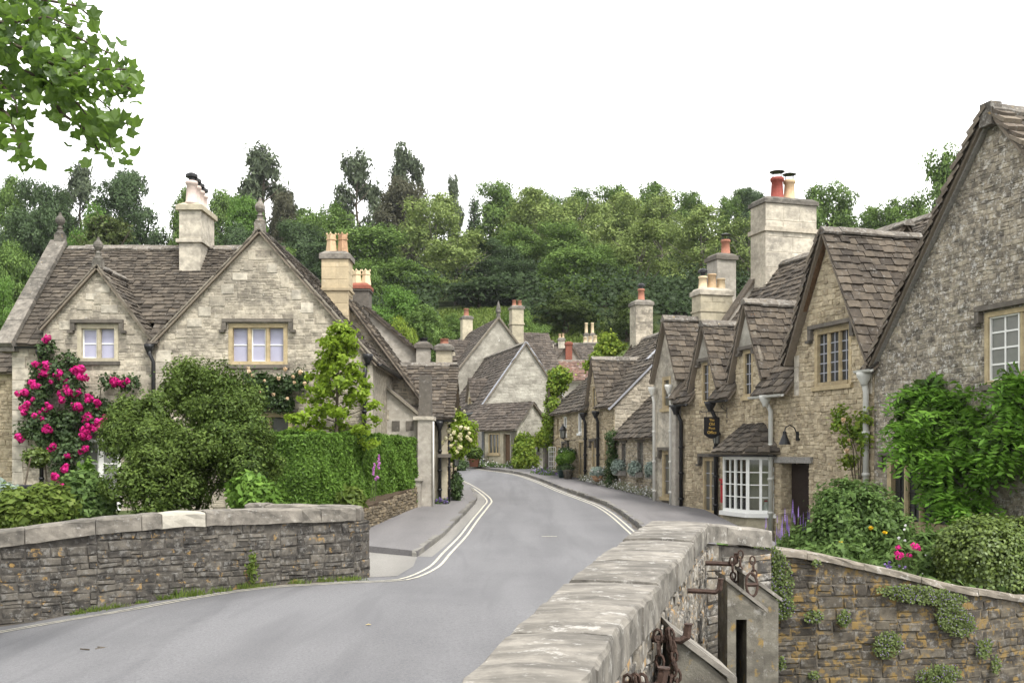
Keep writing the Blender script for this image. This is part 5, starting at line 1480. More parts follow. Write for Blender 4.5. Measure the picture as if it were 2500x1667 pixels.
gable_roof(po, rm, FP, D2[0], D2[1], D2[2], D2[2], (D2[0] + D2[1]) / 2, D2[3] + .12, 0, 1.6, 'slate_warm', over=.14, eave=.2, e0=.22, e1=.15, wr=(.2, .38))
rP = end_roof(po, rm)
ridge(po, rP, FP.p(-6.3, -2.8, pz(2.8) + .03), FP.p(-.4, -2.8, pz(2.8) + .03), .14, .4)
for Dd in (D1, D2):
    c = (Dd[0] + Dd[1]) / 2; ridge(po, rP, FP.p(c, .16, Dd[3] + .15), FP.p(c, -1.6, Dd[3] + .15), .12, .36)
    for s in (-1,):
        verge_slates(po, rP, FP.p(c + s * .78, .02, Dd[2] - .2), FP.p(c + s * .03, .02, Dd[3] + .1), -FP.n, 'slate_verge', .2, .26, .12, .06)
    m = MB()
    for s in (-1, 1): verge(m, FP.p(c + s * .64, .07, Dd[2] - .08), FP.p(c, .07, Dd[3] + .02), .07, .05, -FP.n)
    m.build('barge_board', 'verge_stone', po)
# far gable end: raised rendered verge
FPe = Fr(FP.p(-6.42, .1, 0), -FP.n)
m = MB().poly_prism([FP.p(-6.6, .15, -.6), FP.p(-6.6, .15, 3.3), FP.p(-6.6, -2.8, pz(2.8) + .28), FP.p(-6.6, -5.6, 3.3), FP.p(-6.6, -5.6, -.6)], FP.u * .26); m.build('end_wall', 'render_grey', po)
m = MB(); A, B = FP.p(-6.47, .2, 3.2), FP.p(-6.47, -2.8, pz(2.8) + .3); m.beam(A, B, .36, .06); m.build('end_coping', 'slate_warm', po)
chimney(po, FP, -6.45, -5.75, 2.25, 3.9, 5.6, 8.72, 'ashlar_white', bands=[(7.86, .07, .12)], cap=.05, cap_mat='coping_grey', capdrop=.1, blocks=((.42, .5), (.45, .85), 'ashlar_white'),
        pots=[(-6.1, 2.85, .2, .72, 'pot_red', 'cowl'), (-6.1, 3.25, .18, .66, 'pot_buff', 'cowl')]) if False else None
# the big stack: its broad side faces down the street, so it is built in the frame of the end wall
FPk = Fr(FP.p(-5.7, 0, 0), -FP.n)     # u of this frame runs inwards, n towards the viewer
chimney(po, FPk, 2.25, 3.85, 0, .8, 5.5, 8.72, 'mortar_pale', bands=[(7.84, .06, .12)], cap=.05, cap_mat='coping_grey', capdrop=.1, blocks=((.4, .5), (.42, .8), 'ashlar_white'),
        pots=[(2.85, .4, .19, .66, 'pot_red', 'cowl'), (3.24, .4, .17, .62, 'pot_buff', 'cowl')])
gutter(po, FP.p(-2.1, .3, pz(-.24) - .02), FP.p(-.7, .3, pz(-.24) - .02), .06, 'pipe_grey'); gutter(po, FP.p(-4.28, .3, pz(-.24) - .02), FP.p(-3.24, .3, pz(-.24) - .02), .06); gutter(po, FP.p(-6.35, .3, pz(-.24) - .02), FP.p(-5.42, .3, pz(-.24) - .02), .06)
pipe(po, [FP.p(-1.5, .24, 2.95), FP.p(-1.5, .1, 2.7), FP.p(-1.5, .1, -.4)], .055, 'pipe_grey', hopper=FP.p(-1.5, .24, 3.02))
pipe(po, [FP.p(-4.12, .26, 2.9), FP.p(-4.12, .1, 2.6), FP.p(-4.12, .1, -.3)], .055, 'iron_black', hopper=FP.p(-4.12, .26, 3.0))
pipe(po, [FP.p(-6.1, .26, 2.9), FP.p(-6.1, .1, 2.6), FP.p(-6.1, .1, -.2)], .055, 'iron_black', hopper=FP.p(-6.1, .26, 3.0))
# bow window
bay = MB(); B0, B1, B2, B3 = (-3.32, 0), (-3.0, .5), (-1.85, .5), (-1.52, 0)
for z0, z1 in ((-.6, .26),):
    bay.poly_prism([FP.p(u, n + .002, z0) for u, n in (B0, B1, B2, B3)], (0, 0, z1 - z0))
bo = bay.build('bow_window', 'ashlar', po)
def bl(a, b): return Fr(FP.p(*a, 0), FP.p(*b, 0) - FP.p(*a, 0)), (FP.p(*b, 0) - FP.p(*a, 0)).length
for (a, b, cols) in ((B0, B1, 2), (B1, B2, 4), (B2, B3, 2)):
    Fb, L = bl(a, b)
    fm = MB(); z0, z1 = .36, 1.66; e = .045
    fm.fbox(Fb, 0, e, -.06, .012, z0, z1); fm.fbox(Fb, L - e, L, -.06, .012, z0, z1); fm.fbox(Fb, e, L - e, -.06, .01, z0, z0 + .07); fm.fbox(Fb, e, L - e, -.06, .01, z1 - .07, z1)
    for k in range(1, cols):
        x = e + (L - 2 * e) * k / cols; wd = .03 if k * 2 == cols else .011; fm.fbox(Fb, x - wd, x + wd, -.05, .008 if wd > .02 else 0, z0 + .07, z1 - .07)
    for k in range(1, 4):
        z = z0 + .07 + (z1 - z0 - .14) * k / 4; fm.fbox(Fb, e, L - e, -.045, -.002, z - .011, z + .011)
    fo = fm.build('window_sash', 'paint_white', bo)
    p = MB().fbox(Fb, e, L - e, -.035, -.03, z0 + .05, z1 - .05); p.build('pane', 'glass_clear', bo)
m = MB(); m.poly_prism([FP.p(u, n, .26) for u, n in ((-3.42, 0), (-3.06, .58), (-1.79, .58), (-1.42, 0))], (0, 0, .1)); m.build('sill', 'paint_white', bo)
m = MB(); m.poly_prism([FP.p(u, n, 1.66) for u, n in ((-3.4, 0), (-3.04, .56), (-1.81, .56), (-1.44, 0))], (0, 0, .07)); m.build('fascia', 'hood_dark', bo)
m = MB().fbox(FP, -3.1, -1.7, -.22, -.2, .38, 1.64); m.build('curtain', 'curtain_beige', bo)
rm = begin_roof()
slope4(po, rm, FP.p(-3.2, .7, 1.74), FP.p(-1.7, .7, 1.74), FP.p(-1.95, 0, 2.42), FP.p(-2.9, 0, 2.42), 'slate_brown', e0=.17, e1=.13, wr=(.16, .3))
slope4(po, rm, FP.p(-1.7, .7, 1.74), FP.p(-1.22, 0, 1.74), FP.p(-1.95, 0, 2.42), FP.p(-1.95, 0, 2.42), 'slate_brown', e0=.17, e1=.13, wr=(.16, .3))
slope4(po, rm, FP.p(-3.68, 0, 1.74), FP.p(-3.2, .7, 1.74), FP.p(-2.9, 0, 2.42), FP.p(-2.9, 0, 2.42), 'slate_brown', e0=.17, e1=.13, wr=(.16, .3))
end_roof(po, rm, 'bow_roof')
gutter(po, FP.p(-3.2, .76, 1.7), FP.p(-1.7, .76, 1.7), .04); gutter(po, FP.p(-1.7, .76, 1.7), FP.p(-1.25, .1, 1.7), .04)
m = MB().fbox(FP, -6.3, -.7, -5.6, -5.2, -.6, 3.4); m.build('back_wall', 'mortar_warm', po)

# end cottage of the row
r0 = thing('end_cottage', 'narrow cream cottage at the far end of the row, three pots on its chimney', 'house', FP.p(-7.3, 0, -.2))
w0 = wall(r0, FP, [(-8.1, -.4), (-6.6, -.4), (-6.6, 4.2), (-7.2, 5.4), (-7.8, 4.2), (-8.1, 4.2)], [(-7.5, -6.95, .5, 1.8), (-7.5, -6.95, 3.0, 3.9)], 'ashlar_white', 'stone_warm')
window(r0, FP, -7.5, -6.95, .5, 1.8, lights=1, glass='glass_dim', bars=(1, 3), hood=True, depth=.08); window(r0, FP, -7.5, -6.95, 3.0, 3.9, lights=1, glass='glass_dim', bars=(1, 3), depth=.08)
rm = begin_roof(); gable_roof(r0, rm, FP, -8.0, -6.45, 3.95, 3.95, -7.2, 5.55, 0, 3.4, 'slate_warm', over=.14, eave=.1, e0=.2, e1=.14); rr0 = end_roof(r0, rm)
ridge(r0, rr0, FP.p(-7.2, .15, 5.58), FP.p(-7.2, -3.3, 5.58), .12, .36)
F0 = Fr(FP.p(-7.0, 0, 0), -FP.n)
chimney(r0, F0, .95, 1.95, 0, .55, 4.6, 6.35, 'ashlar', bands=[(5.75, .03, .05)], cap=.05, cap_mat='ashlar_white', blocks=((.26, .32), (.3, .5), 'ashlar'),
        pots=[(1.16, .28, .13, .38, 'pot_cream', 'hat'), (1.45, .28, .13, .46, 'pot_buff', 'plain'), (1.74, .28, .13, .34, 'pot_cream', 'plain')])
for u in (-6.75, -7.85): pipe(r0, [FP.p(u, .16, 3.5), FP.p(u, .1, 3.2), FP.p(u, .1, -.2)], .045, 'pipe_white', hopper=FP.p(u, .16, 3.6))
m = MB().fbox(FP, -8.1, -6.62, -4, -3.6, -.4, 4).fbox(FP, -8.1, -7.8, -3.6, -.46, -.4, 4); m.build('back_walls', 'mortar_pale', r0)
chimney(r0, F0, 2.8, 3.45, 2.5, 3.2, 4.5, 7.9, 'render_grey', bands=[(6.4, .05, .08)], cap=.06, cap_mat='hood_dark', pots=[(3.25, 2.8, .15, .5, 'pot_terracotta', 'cowl')])

# ------------------------------------------------------------------ low cottages further up the street
FQ = Fr((3.51, 35, 0), (.22, -.975))
h1 = thing('low_cottage', 'low stone cottage with sweeping slate roof and three flower-boxed windows', 'house', FQ.p(2.6, 0, .3))
wins = [(.75, 1.2, 1.35, 2.1), (2.3, 2.85, 1.3, 2.12), (3.75, 4.3, 1.25, 2.1)]
wall(h1, FQ, [(0, 0), (5.2, 0), (5.2, 2.36), (0, 2.4)], wins, 'mortar_warm', 'stone_pale', rows=dict(hr=(.08, .14), wr=(.1, .24), gap=.02, proud=(.01, .035), rng=random.Random(115)))
for wq in wins: window(h1, FQ, *wq, lights=1, glass='glass_dim', stone='wood_grey', bars=(2, 3), bar_mat='wood_weathered', frame=.05, hood=False, sill=False, depth=.1)
for wq in wins: MB().fbox(FQ, wq[0] - .12, wq[1] + .12, -.05, .05, wq[3], wq[3] + .1).build('lintel', 'wood_grey', h1)
rm = begin_roof(); slope4(h1, rm, FQ.p(-.02, .2, 2.2), FQ.p(5.3, .2, 2.2), FQ.p(5.3, -2.75, 5.1), FQ.p(-.02, -2.75, 5.1), 'slate_brown', e0=.24, e1=.15, wr=(.2, .4))
slope4(h1, rm, FQ.p(5.3, -5.6, 2.3), FQ.p(0, -5.6, 2.3), FQ.p(0, -2.75, 5.1), FQ.p(5.3, -2.75, 5.1), 'slate_brown', e0=.3, e1=.25); rq = end_roof(h1, rm); ridge(h1, rq, FQ.p(0, -2.75, 5.13), FQ.p(5.3, -2.75, 5.13))
wall(h1, Fr(FQ.p(5.206, 0, 0), -FQ.n), [(.004, 0), (5.4, 0), (5.4, 2.3), (2.75, 4.95), (0, 2.3)], [], 'mortar_warm', None, name='end_wall')
pipe(h1, [FQ.p(5.1, .16, 2.1), FQ.p(5.1, .1, 1.8), FQ.p(5.1, .1, .2)], .055, 'pipe_white', hopper=FQ.p(5.1, .16, 2.15))

h2 = thing('stone_house', 'two-storey warm stone house with a narrow dormer and tall rubble chimney, up the street', 'house', FQ.p(-2.5, 0, .6))
d2 = (-2.95, -1.75, 3.95, 5.1)
holes = [(-2.55, -2.15, 3.35, 4.15), (-2.6, -2.1, 1.15, 2.15), (-4.35, -3.95, 2.5, 3.25), (-4.3, -3.7, .9, 2.2), (-1.1, -.6, 1.3, 2.2)]
wq = wall(h2, FQ, [(-5, .1), (0, .1), (0, 3.5), (d2[1], 3.5)] + dorm(*d2) + [(d2[0], 3.5), (-5, 3.5)], holes, 'mortar_warm', 'stone_warm', rows=dict(hr=(.09, .15), wr=(.12, .28), gap=.02, proud=(.01, .035), rng=random.Random(116)))
for i, hq in enumerate(holes): window(h2, FQ, *hq, lights=1 if i in (0, 2) else 2, glass='glass_dim', bars=(1, 2), frame=.06, mull=.05, hood=(i == 1), stone='dressed_gold' if i != 2 else 'paint_white', depth=.07)
wall(h2, Fr(FQ.p(.006, 0, 0), -FQ.n), [(.004, .1), (5.5, .1), (5.5, 3.5), (2.75, 6.12), (.004, 3.5)], [], 'mortar_pale', 'stone_pale', name='end_wall', thick=.3, rows=dict(hr=(.1, .18), wr=(.15, .35), gap=.02, proud=(.004, .018), rng=random.Random(117)))
rm = begin_roof(); k2 = (6.2 - 3.32) / 2.95
slope4(h2, rm, FQ.p(-5.1, -.45, 3.952), FQ.p(.1, -.45, 3.952), FQ.p(.1, -2.75, 6.2), FQ.p(-5.1, -2.75, 6.2), 'slate_brown', e0=.24, e1=.15, wr=(.2, .4))
for a, b in ((-1.72, .1), (-5.1, -2.98)): slope4(h2, rm, FQ.p(a, .2, 3.32), FQ.p(b, .2, 3.32), FQ.p(b, -.5, 4.0), FQ.p(a, -.5, 4.0), 'slate_brown', e0=.22, e1=.2)
slope4(h2, rm, FQ.p(.1, -5.6, 3.4), FQ.p(-5.1, -5.6, 3.4), FQ.p(-5.1, -2.75, 6.2), FQ.p(.1, -2.75, 6.2), 'slate_brown', e0=.3, e1=.25)
gable_roof(h2, rm, FQ, d2[0], d2[1], d2[2], d2[2], (d2[0] + d2[1]) / 2, d2[3] + .1, 0, 1.9, 'slate_warm', over=.12, eave=.2, e0=.2, e1=.15)
rq2 = end_roof(h2, rm); ridge(h2, rq2, FQ.p(-5.1, -2.75, 6.23), FQ.p(.1, -2.75, 6.23)); ridge(h2, rq2, FQ.p(-2.35, .12, 5.22), FQ.p(-2.35, -1.8, 5.22), .12)
m = MB(); verge(m, FQ.p(.12, .22, 3.2), FQ.p(.12, -2.75, 6.12), .12, .06, -FQ.u); m.build('verge', 'lead_grey', h2)
m = MB(); a, b = FQ.p(-.9, -1.5, 5.02), FQ.p(-.9, -2.7, 6.2); m.beam(a, b, .28, .035); m.build('lead_strip', 'lead_grey', h2)
FQk = Fr(FQ.p(-4.6, 0, 0), -FQ.n)
chimney(h2, FQk, 2.4, 3.1, 0, .7, 4.8, 7.65, 'mortar_pale', cap=.05, cap_mat='coping_grey', blocks=((.12, .18), (.18, .4), 'stone_pale'), pots=[(2.75, .35, .14, .5, 'pot_terracotta', 'hat')])
for u in (-1.6, -3.15): pipe(h2, [FQ.p(u, .18, 3.1), FQ.p(u, .1, 2.85), FQ.p(u, .1, .5)], .055, 'iron_black', hopper=FQ.p(u, .18, 3.2))
m = MB().fbox(FQ, -5, 0, -5.5, -5.2, .1, 3.4); m.build('back_wall', 'mortar_pale', h2)

h3 = thing('stone_house', 'creeper-hung stone house with slate eaves and open white shutter, far up the right side', 'house', FQ.p(-6.5, 0, .8))
holes = [(-6.4, -6.0, 2.45, 3.2), (-7.5, -7.15, 2.45, 3.2), (-6.35, -5.75, .95, 2.1), (-7.45, -6.9, .95, 2.05)]
wall(h3, FQ, [(-8.2, .3), (-5, .3), (-5, 3.45), (-8.2, 3.45)], holes, 'mortar_warm', 'stone_warm', rows=dict(hr=(.1, .16), wr=(.14, .3), gap=.02, proud=(.01, .035), rng=random.Random(118)))
for i, hq in enumerate(holes): window(h3, FQ, *hq, lights=1 if i < 2 else 2, glass='glass_dim', bars=(1, 2), frame=.06, mull=.05, hood=(i == 2), stone='paint_white' if i == 0 else 'dressed_gold', depth=.07)
rm = begin_roof(); slope4(h3, rm, FQ.p(-8.4, .22, 3.3), FQ.p(-4.95, .22, 3.3), FQ.p(-4.95, -1.9, 5.2), FQ.p(-8.4, -1.9, 5.2), 'slate_brown', e0=.24, e1=.16, wr=(.2, .42))
slope4(h3, rm, FQ.p(-4.95, -4, 3.3), FQ.p(-8.4, -4, 3.3), FQ.p(-8.4, -1.9, 5.2), FQ.p(-4.95, -1.9, 5.2), 'slate_brown', e0=.3, e1=.25); rq3 = end_roof(h3, rm); ridge(h3, rq3, FQ.p(-8.4, -1.9, 5.23), FQ.p(-4.95, -1.9, 5.23))
wall(h3, Fr(FQ.p(-8.206, -4, 0), FQ.n), [(0, .3), (3.996, .3), (3.996, 3.4), (2, 5.1), (0, 3.4)], [], 'mortar_warm', None, name='end_wall')
m = MB()
for q in range(4): m.fbox(FQ, -7.6, -7.57, .04 + .09 * q, .06 + .09 * q, 1.0, 2.0)
for q in range(6): m.fbox(FQ, -7.605, -7.565, .04, .33, 1.0 + .195 * q, 1.025 + .195 * q)
m.build('open_shutter', 'paint_white', h3)
m = MB().fbox(FQ, -8.45, -8.15, -.25, .35, .5, 2.9); m.build('pier', 'hood_dark', h3)
# ------------------------------------------------------------------ small things on the street
def text_mesh(body, size, mat, parent, Fs, u, z, n, name='lettering'):
    cu = bpy.data.curves.new(name, 'FONT'); cu.body = body; cu.size = size; cu.align_x = 'CENTER'; cu.extrude = .001; cu.space_character = 1.02
    tmp = bpy.data.objects.new('tmp', cu); COL.objects.link(tmp)
    dg = bpy.context.evaluated_depsgraph_get(); me = bpy.data.meshes.new_from_object(tmp.evaluated_get(dg))
    bpy.data.objects.remove(tmp); me.materials.clear(); me.materials.append(MATS[mat])
    for v in me.vertices:
        p = Fs.p(u + v.co.x, n + v.co.z, z + v.co.y); v.co = p
    me.update(); o = bpy.data.objects.new(name, me); link(o, parent); return o

# hanging sign: its board faces down the street
FSg = Fr(FP.p(-3.72, .08, 0), -FP.n)      # u inwards; the board lies at negative u
sg = thing('hanging_sign', 'black hanging sign lettered in gold on a scrolled iron bracket', 'sign', FP.p(-3.72, 0, 2.1))
b0, b1, zt, zb = -.56, -.14, 2.64, 2.2
m = MB()
pts = [(b0, zb), (b0 + .08, zb - .05), (b0 + .14, zb - .085), ((b0 + b1) / 2, zb - .1), (b1 - .14, zb - .085), (b1 - .08, zb - .05), (b1, zb), (b1, zt), (b0, zt)]
m.poly_prism([FSg.p(u, .012, z) for u, z in pts], FSg.n * -.024); bd = m.build('board', 'sign_black', sg)
for i, (s, sz) in enumerate((('The', .088), ('Old', .1), ('Post', .1), ('Office', .1))):
    text_mesh(s, sz, 'sign_gold', bd, FSg, (b0 + b1) / 2, 2.535 - i * .104, .0135)
m = MB()
m.tube([FSg.p(.08, 0, 2.78), FSg.p(-.2, 0, 2.76), FSg.p(-.45, 0, 2.77), FSg.p(-.66, 0, 2.76)], .011, 6)
m.tube([FSg.p(.075, 0, 2.5), FSg.p(.075, 0, 2.95)], .014, 6)
m.tube([FSg.p(.06, 0, 2.8), FSg.p(-.05, 0, 2.85), FSg.p(-.1, 0, 2.92), FSg.p(-.05, 0, 2.97), FSg.p(.0, 0, 2.93), FSg.p(-.03, 0, 2.89)], .009, 6)
m.tube([FSg.p(-.6, 0, 2.76), FSg.p(-.66, 0, 2.79), FSg.p(-.69, 0, 2.76), FSg.p(-.66, 0, 2.72)], .009, 6)
for u in (-.5, -.2): m.tube([FSg.p(u, 0, 2.63), FSg.p(u, 0, 2.77)], .008, 6)
m.build('bracket', 'iron_black', sg)

def lantern(name, label, cat, c, s, wall_pt=None):
    t = thing(name, label, cat, c); c = Vector(c)
    m = MB().lathe(c, [(.02 * s, 0), (.07 * s, .03 * s), (.075 * s, .04 * s)], 6); m.build('base', 'iron_black', t)
    g_ = MB().lathe(c, [(.07 * s, .04 * s), (.1 * s, .26 * s)], 6); g_.build('glass', 'glass_grey', t)
    f = MB()
    for k in range(6):
        a = 2 * PI * k / 6; f.tube([c + Vector((math.cos(a) * .073 * s, math.sin(a) * .073 * s, .04 * s)), c + Vector((math.cos(a) * .103 * s, math.sin(a) * .103 * s, .27 * s))], .008 * s, 4)
    f.lathe(c, [(.12 * s, .26 * s), (.125 * s, .28 * s), (.06 * s, .38 * s), (.025 * s, .41 * s), (.02 * s, .46 * s), (.005, .5 * s)], 8)
    if wall_pt is not None: f.tube([Vector(wall_pt), (Vector(wall_pt) + c) / 2 + Vector((0, 0, -.06 * s)), c], .012 * s, 5)
    f.build('cage', 'iron_black', t); return t
lantern('wall_lantern', 'black lantern on the post office wall just left of the bow window roof', 'lantern', FP.p(-3.9, .2, 1.95), .95, FP.p(-3.9, 0, 1.9))
lantern('wall_lantern', 'black lantern above the baskets on the creeper-hung house', 'lantern', FQ.p(-5.5, .3, 2.3), 1.25, FQ.p(-5.5, 0, 2.25))
lantern('wall_lantern', 'grey lantern hanging at the street corner beside the cream roses', 'lantern', (-1.62, 29.6, 1.35), .9, (-1.84, 29.6, 1.4))
# swan-neck lamp over the cottage door
t = thing('wall_lamp', 'black swan-neck lamp with conical shade above the dark cottage doorway', 'lamp', FP.p(-.55, 0, 1.9))
MB().fbox(FP, -.56, -.46, 0, .04, 2.02, 2.22).build('wall_plate', 'iron_black', t)
MB().tube([FP.p(-.51, .03, 2.14), FP.p(-.52, .1, 2.3), FP.p(-.54, .2, 2.36), FP.p(-.56, .3, 2.3), FP.p(-.57, .31, 2.2)], .014, 8).build('arm', 'iron_black', t)
MB().lathe(FP.p(-.57, .31, 1.93), [(.135, 0), (.13, .01), (.07, .16), (.045, .22), (.04, .29), (.01, .3)], 14).build('lamp_shade', 'iron_black', t)
# post box in the wall
t = thing('post_box', 'small red post box set on the wall beside the black drainpipe', 'post box', FP.p(-3.85, 0, .5))
MB().fbox(FP, -3.94, -3.76, 0, .07, .5, 1.05).build('body', 'postbox_red', t); MB().fbox(FP, -3.96, -3.74, 0, .09, 1.05, 1.1).build('top', 'postbox_red', t); MB().fbox(FP, -3.9, -3.8, .0705, .078, .95, .98).build('slot', 'iron_black', t)
# white jug on the sill of the bow window
Fb, L = bl(B2, B3)
c = Fb.p(.42, -.13, .37)
t = thing('jug', 'white hen-shaped jug with red comb standing inside the bow window', 'jug', c)
MB().lathe(c, [(.05, 0), (.085, .03), (.1, .09), (.085, .15), (.05, .19), (.04, .21), (.045, .23), (.02, .25)], 14).build('body', 'ceramic_white', t, True)
MB().tube([c + Fb.u * .06 + Vector((0, 0, .2)), c + Fb.u * .13 + Vector((0, 0, .16)), c + Fb.u * .12 + Vector((0, 0, .08)), c + Fb.u * .085 + Vector((0, 0, .05))], .012, 6).build('handle', 'ceramic_white', t, True)
m = MB()
for k in range(3): m.lathe(c - Fb.u * (.035 - .025 * k) + Vector((0, 0, .25)), [(.014, 0), (.018, .02), (.003, .045)], 6)
m.build('comb', 'postbox_red', t)

# ------------------------------------------------------------------ ironwork and slabs on the stream side of the parapet
def outer_at(y):
    for a, b in zip(rout, rout[1:]):
        if a[1] <= y <= b[1]:
            f = (y - a[1]) / (b[1] - a[1]); return a[0] + (b[0] - a[0]) * f
    return rout[-1][0]
def hook(label, y, z, L, r, up, group='iron hooks in the parapet'):
    x = outer_at(y); t = thing('iron_hook', label, 'hook', (x, y, z), group)
    m = MB().tube([(x - .05, y, z), (x + L * .5, y - .01, z - .005), (x + L - .03, y - .02, z - .01), (x + L, y - .02, z + .01), (x + L + .01, y - .02, z + up)], [r, r, r, r * 1.15, r * 1.05], 6)
    m.build('bar', 'iron_rust', t); MB().tube([(x + L + .01, y - .02, z + up), (x + L + .01, y - .02, z + up + .006)], r * 1.3, 6).build('head', 'iron_rust', t)
    return Vector((x, y, z))
hA = hook('stout rusty hook at the bottom edge, wrapped with chain, nearest the viewer', 4.2, .8, .17, .022, .07)
hB = hook('rusty hook with a hanging bunch of chain above the sloping slab', 5.15, .82, .19, .019, .07)
hC = hook('bare rusty hook with upturned end, alone in the middle of the parapet face', 7.6, .73, .24, .02, .085)
hD = hook('rusty hook under the far end of the coping, beside the chained post', 9.6, .72, .3, .024, .09)
def chain(label, pts, link_len=.075, r=.008):
    t = thing('chain', label, 'chain', pts[0]); P = [Vector(p) for p in pts]; s = 0; k = 0
    for a, b in zip(P, P[1:]):
        n = max(1, int((b - a).length / (link_len * .72)))
        for i in range(n):
            c = a.lerp(b, (i + .5) / n); d = (b - a).normalized()
            sd = d.cross(Vector((.3, .9, .1))).normalized() if k % 2 == 0 else d.cross(Vector((.9, -.3, .2))).normalized()
            m = MB(); ring = []
            for q in range(9):
                an = 2 * PI * q / 8; ring.append(c + d * math.cos(an) * link_len * .5 + sd * math.sin(an) * link_len * .3)
            m.tube(ring, r, 5, False).build('link', 'iron_rust', t); k += 1
    return t
x, y, z = hB
chain('rusty chain looped over the hook above the sloping slab', [(x + .04, y - .05, z + .05), (x + .06, y - .05, z - .2), (x + .09, y - .06, z - .36), (x + .12, y - .05, z - .12), (x + .1, y - .04, z + .05), (x + .14, y - .05, z - .2), (x + .15, y - .05, z - .42), (x + .13, y - .05, z - .6)], .07, .0075)
x, y, z = hA
chain('rusty chain wound round the stout near hook', [(x + .03, y - .045, z + .05), (x + .03, y - .05, z - .08), (x + .06, y - .03, z - .06), (x + .06, y - .05, z + .05), (x + .09, y - .05, z - .08), (x + .09, y - .03, z + .05)], .07, .0075)
x, y, z = hD
chain('rusty chain hanging between the far hook and the slotted post', [(x + .26, y - .06, z + .06), (x + .27, y - .06, z - .15), (x + .29, y - .06, z - .3), (x + .33, y - .06, z - .1), (x + .34, y - .06, z + .12)], .08, .009)
chain('second rusty chain hanging behind the slotted post', [(2.24, 9.55, .78), (2.25, 9.5, .6), (2.26, 9.5, .42)], .08, .009)
t = thing('pulley_wheel', 'small dark iron pulley wheel hanging by the chained posts', 'pulley', (2.05, 9.1, .55))
wheel = MB(); cc = Vector((2.13, 9.1, .58)); ring = [cc + Vector((math.cos(a) * .05, math.sin(a) * .03, math.sin(a) * .1)) for a in [2 * PI * k / 14 for k in range(15)]]
wheel.tube(ring, .013, 6, False).build('rim', 'iron_rust', t); MB().tube([cc + Vector((-.05, 0, 0)), cc + Vector((.05, 0, 0))], .02, 6).build('axle', 'iron_rust', t)

def slab_post(label, prof, y0, y1, slot=None, group='sloping-topped stone posts'):
    """upright slab standing out from the wall; prof: (x, z) outline"""
    xs = [p[0] for p in prof]; t = thing('stone_post', label, 'stone post', (sum(xs) / len(xs), (y0 + y1) / 2, -2.4), group)
    F_ = Fr((0, y0, 0), (1, 0))
    wall(t, F_, [(x, z) for x, z in prof], [slot] if slot else [], 'slab_concrete', None, thick=y1 - y0, reveal=(y1 - y0) * .98, name='slab')
    if slot: MB().fbox(F_, slot[0], slot[1], -(y1 - y0) + .01, -(y1 - y0) + .02, slot[2], slot[3]).build('slot_back', 'interior_dark', t)
    a, b = prof[-1], prof[-2]       # the sloping top carries a paler weathering
    m = MB().hexa([(a[0] - .02, y0 - .02, a[1]), (b[0] + .03, y0 - .02, b[1]), (b[0] + .03, y1 + .02, b[1]), (a[0] - .02, y1 + .02, a[1]), (a[0] - .02, y0 - .02, a[1] + .035), (b[0] + .03, y0 - .02, b[1] + .035), (b[0] + .03, y1 + .02, b[1] + .035), (a[0] - .02, y1 + .02, a[1] + .035)])
    m.build('weathering', 'coping_pale', t); return t
x5 = outer_at(5.4)
slab_post('stout sloping slab in the foreground below the chained hook', [(x5 - .02, -2.5), (x5 + .36, -2.5), (x5 + .36, .58), (x5 + .08, .83)], 5.2, 5.6)
slab_post('slotted stone post with sloping top under the end of the parapet', [(1.79, -2.5), (2.1, -2.5), (2.1, .42), (1.8, .69)], 8.55, 8.95, (1.87, 1.96, -2.0, .36))
slab_post('plain stone post with sloping top behind the slotted one, against the trailing plants', [(2.1, -2.5), (2.42, -2.5), (2.42, .4), (2.11, .66)], 9.3, 9.6)

# ------------------------------------------------------------------ left garden things
t = thing('iron_railing', 'thin black garden railing in front of the magenta rose', 'railing', (-10.6, 22.5, .3))
z0 = W(0, 1190, 22.5).z
MB().tube([(-12.6, 22.5, z0 + .02), (-9.6, 22.5, z0 - .03)], .013, 6).build('top_rail', 'iron_black', t); MB().tube([(-12.6, 22.5, z0 - .38), (-9.6, 22.5, z0 - .42)], .011, 6).build('lower_rail', 'iron_black', t)
for x in (-12.3, -11.0, -9.7): MB().tube([(x, 22.5, .3), (x, 22.5, z0 + .04)], .016, 6).build('post', 'iron_black', t)
c = W(35, 1228, 22.2); c.z = .35
t = thing('garden_urn', 'tan stone urn on a foot beside the dark planter', 'urn', c)
MB().box(c.x - .16, c.x + .16, c.y - .16, c.y + .16, .3, .42).build('plinth', 'urn_stone', t)
MB().lathe((c.x, c.y, .42), [(.12, 0), (.06, .08), (.07, .16), (.17, .26), (.2, .36), (.22, .42), (.2, .44), (.17, .44)], 16).build('bowl', 'urn_stone', t, True)
MB().lathe((c.x, c.y, .86), [(.18, 0), (.17, .07), (.1, .13), (.01, .15)], 16).build('lid', 'urn_stone', t, True)
c = W(79, 1218, 22.0)
t = thing('planter_box', 'square dark slate planter beside the urn', 'planter', (c.x, c.y, .4))
MB().box(c.x - .24, c.x + .24, c.y - .24, c.y + .24, .42, 1.02).build('box', 'planter_slate', t)
m = MB(); m.box(c.x - .17, c.x + .17, c.y - .252, c.y - .243, .5, .92); m.build('panel', 'planter_slate', t)
MB().box(c.x - .26, c.x + .26, c.y - .26, c.y + .26, 1.02, 1.06).build('rim', 'planter_slate', t)
PLANTER = Vector((c.x, c.y, 1.05))

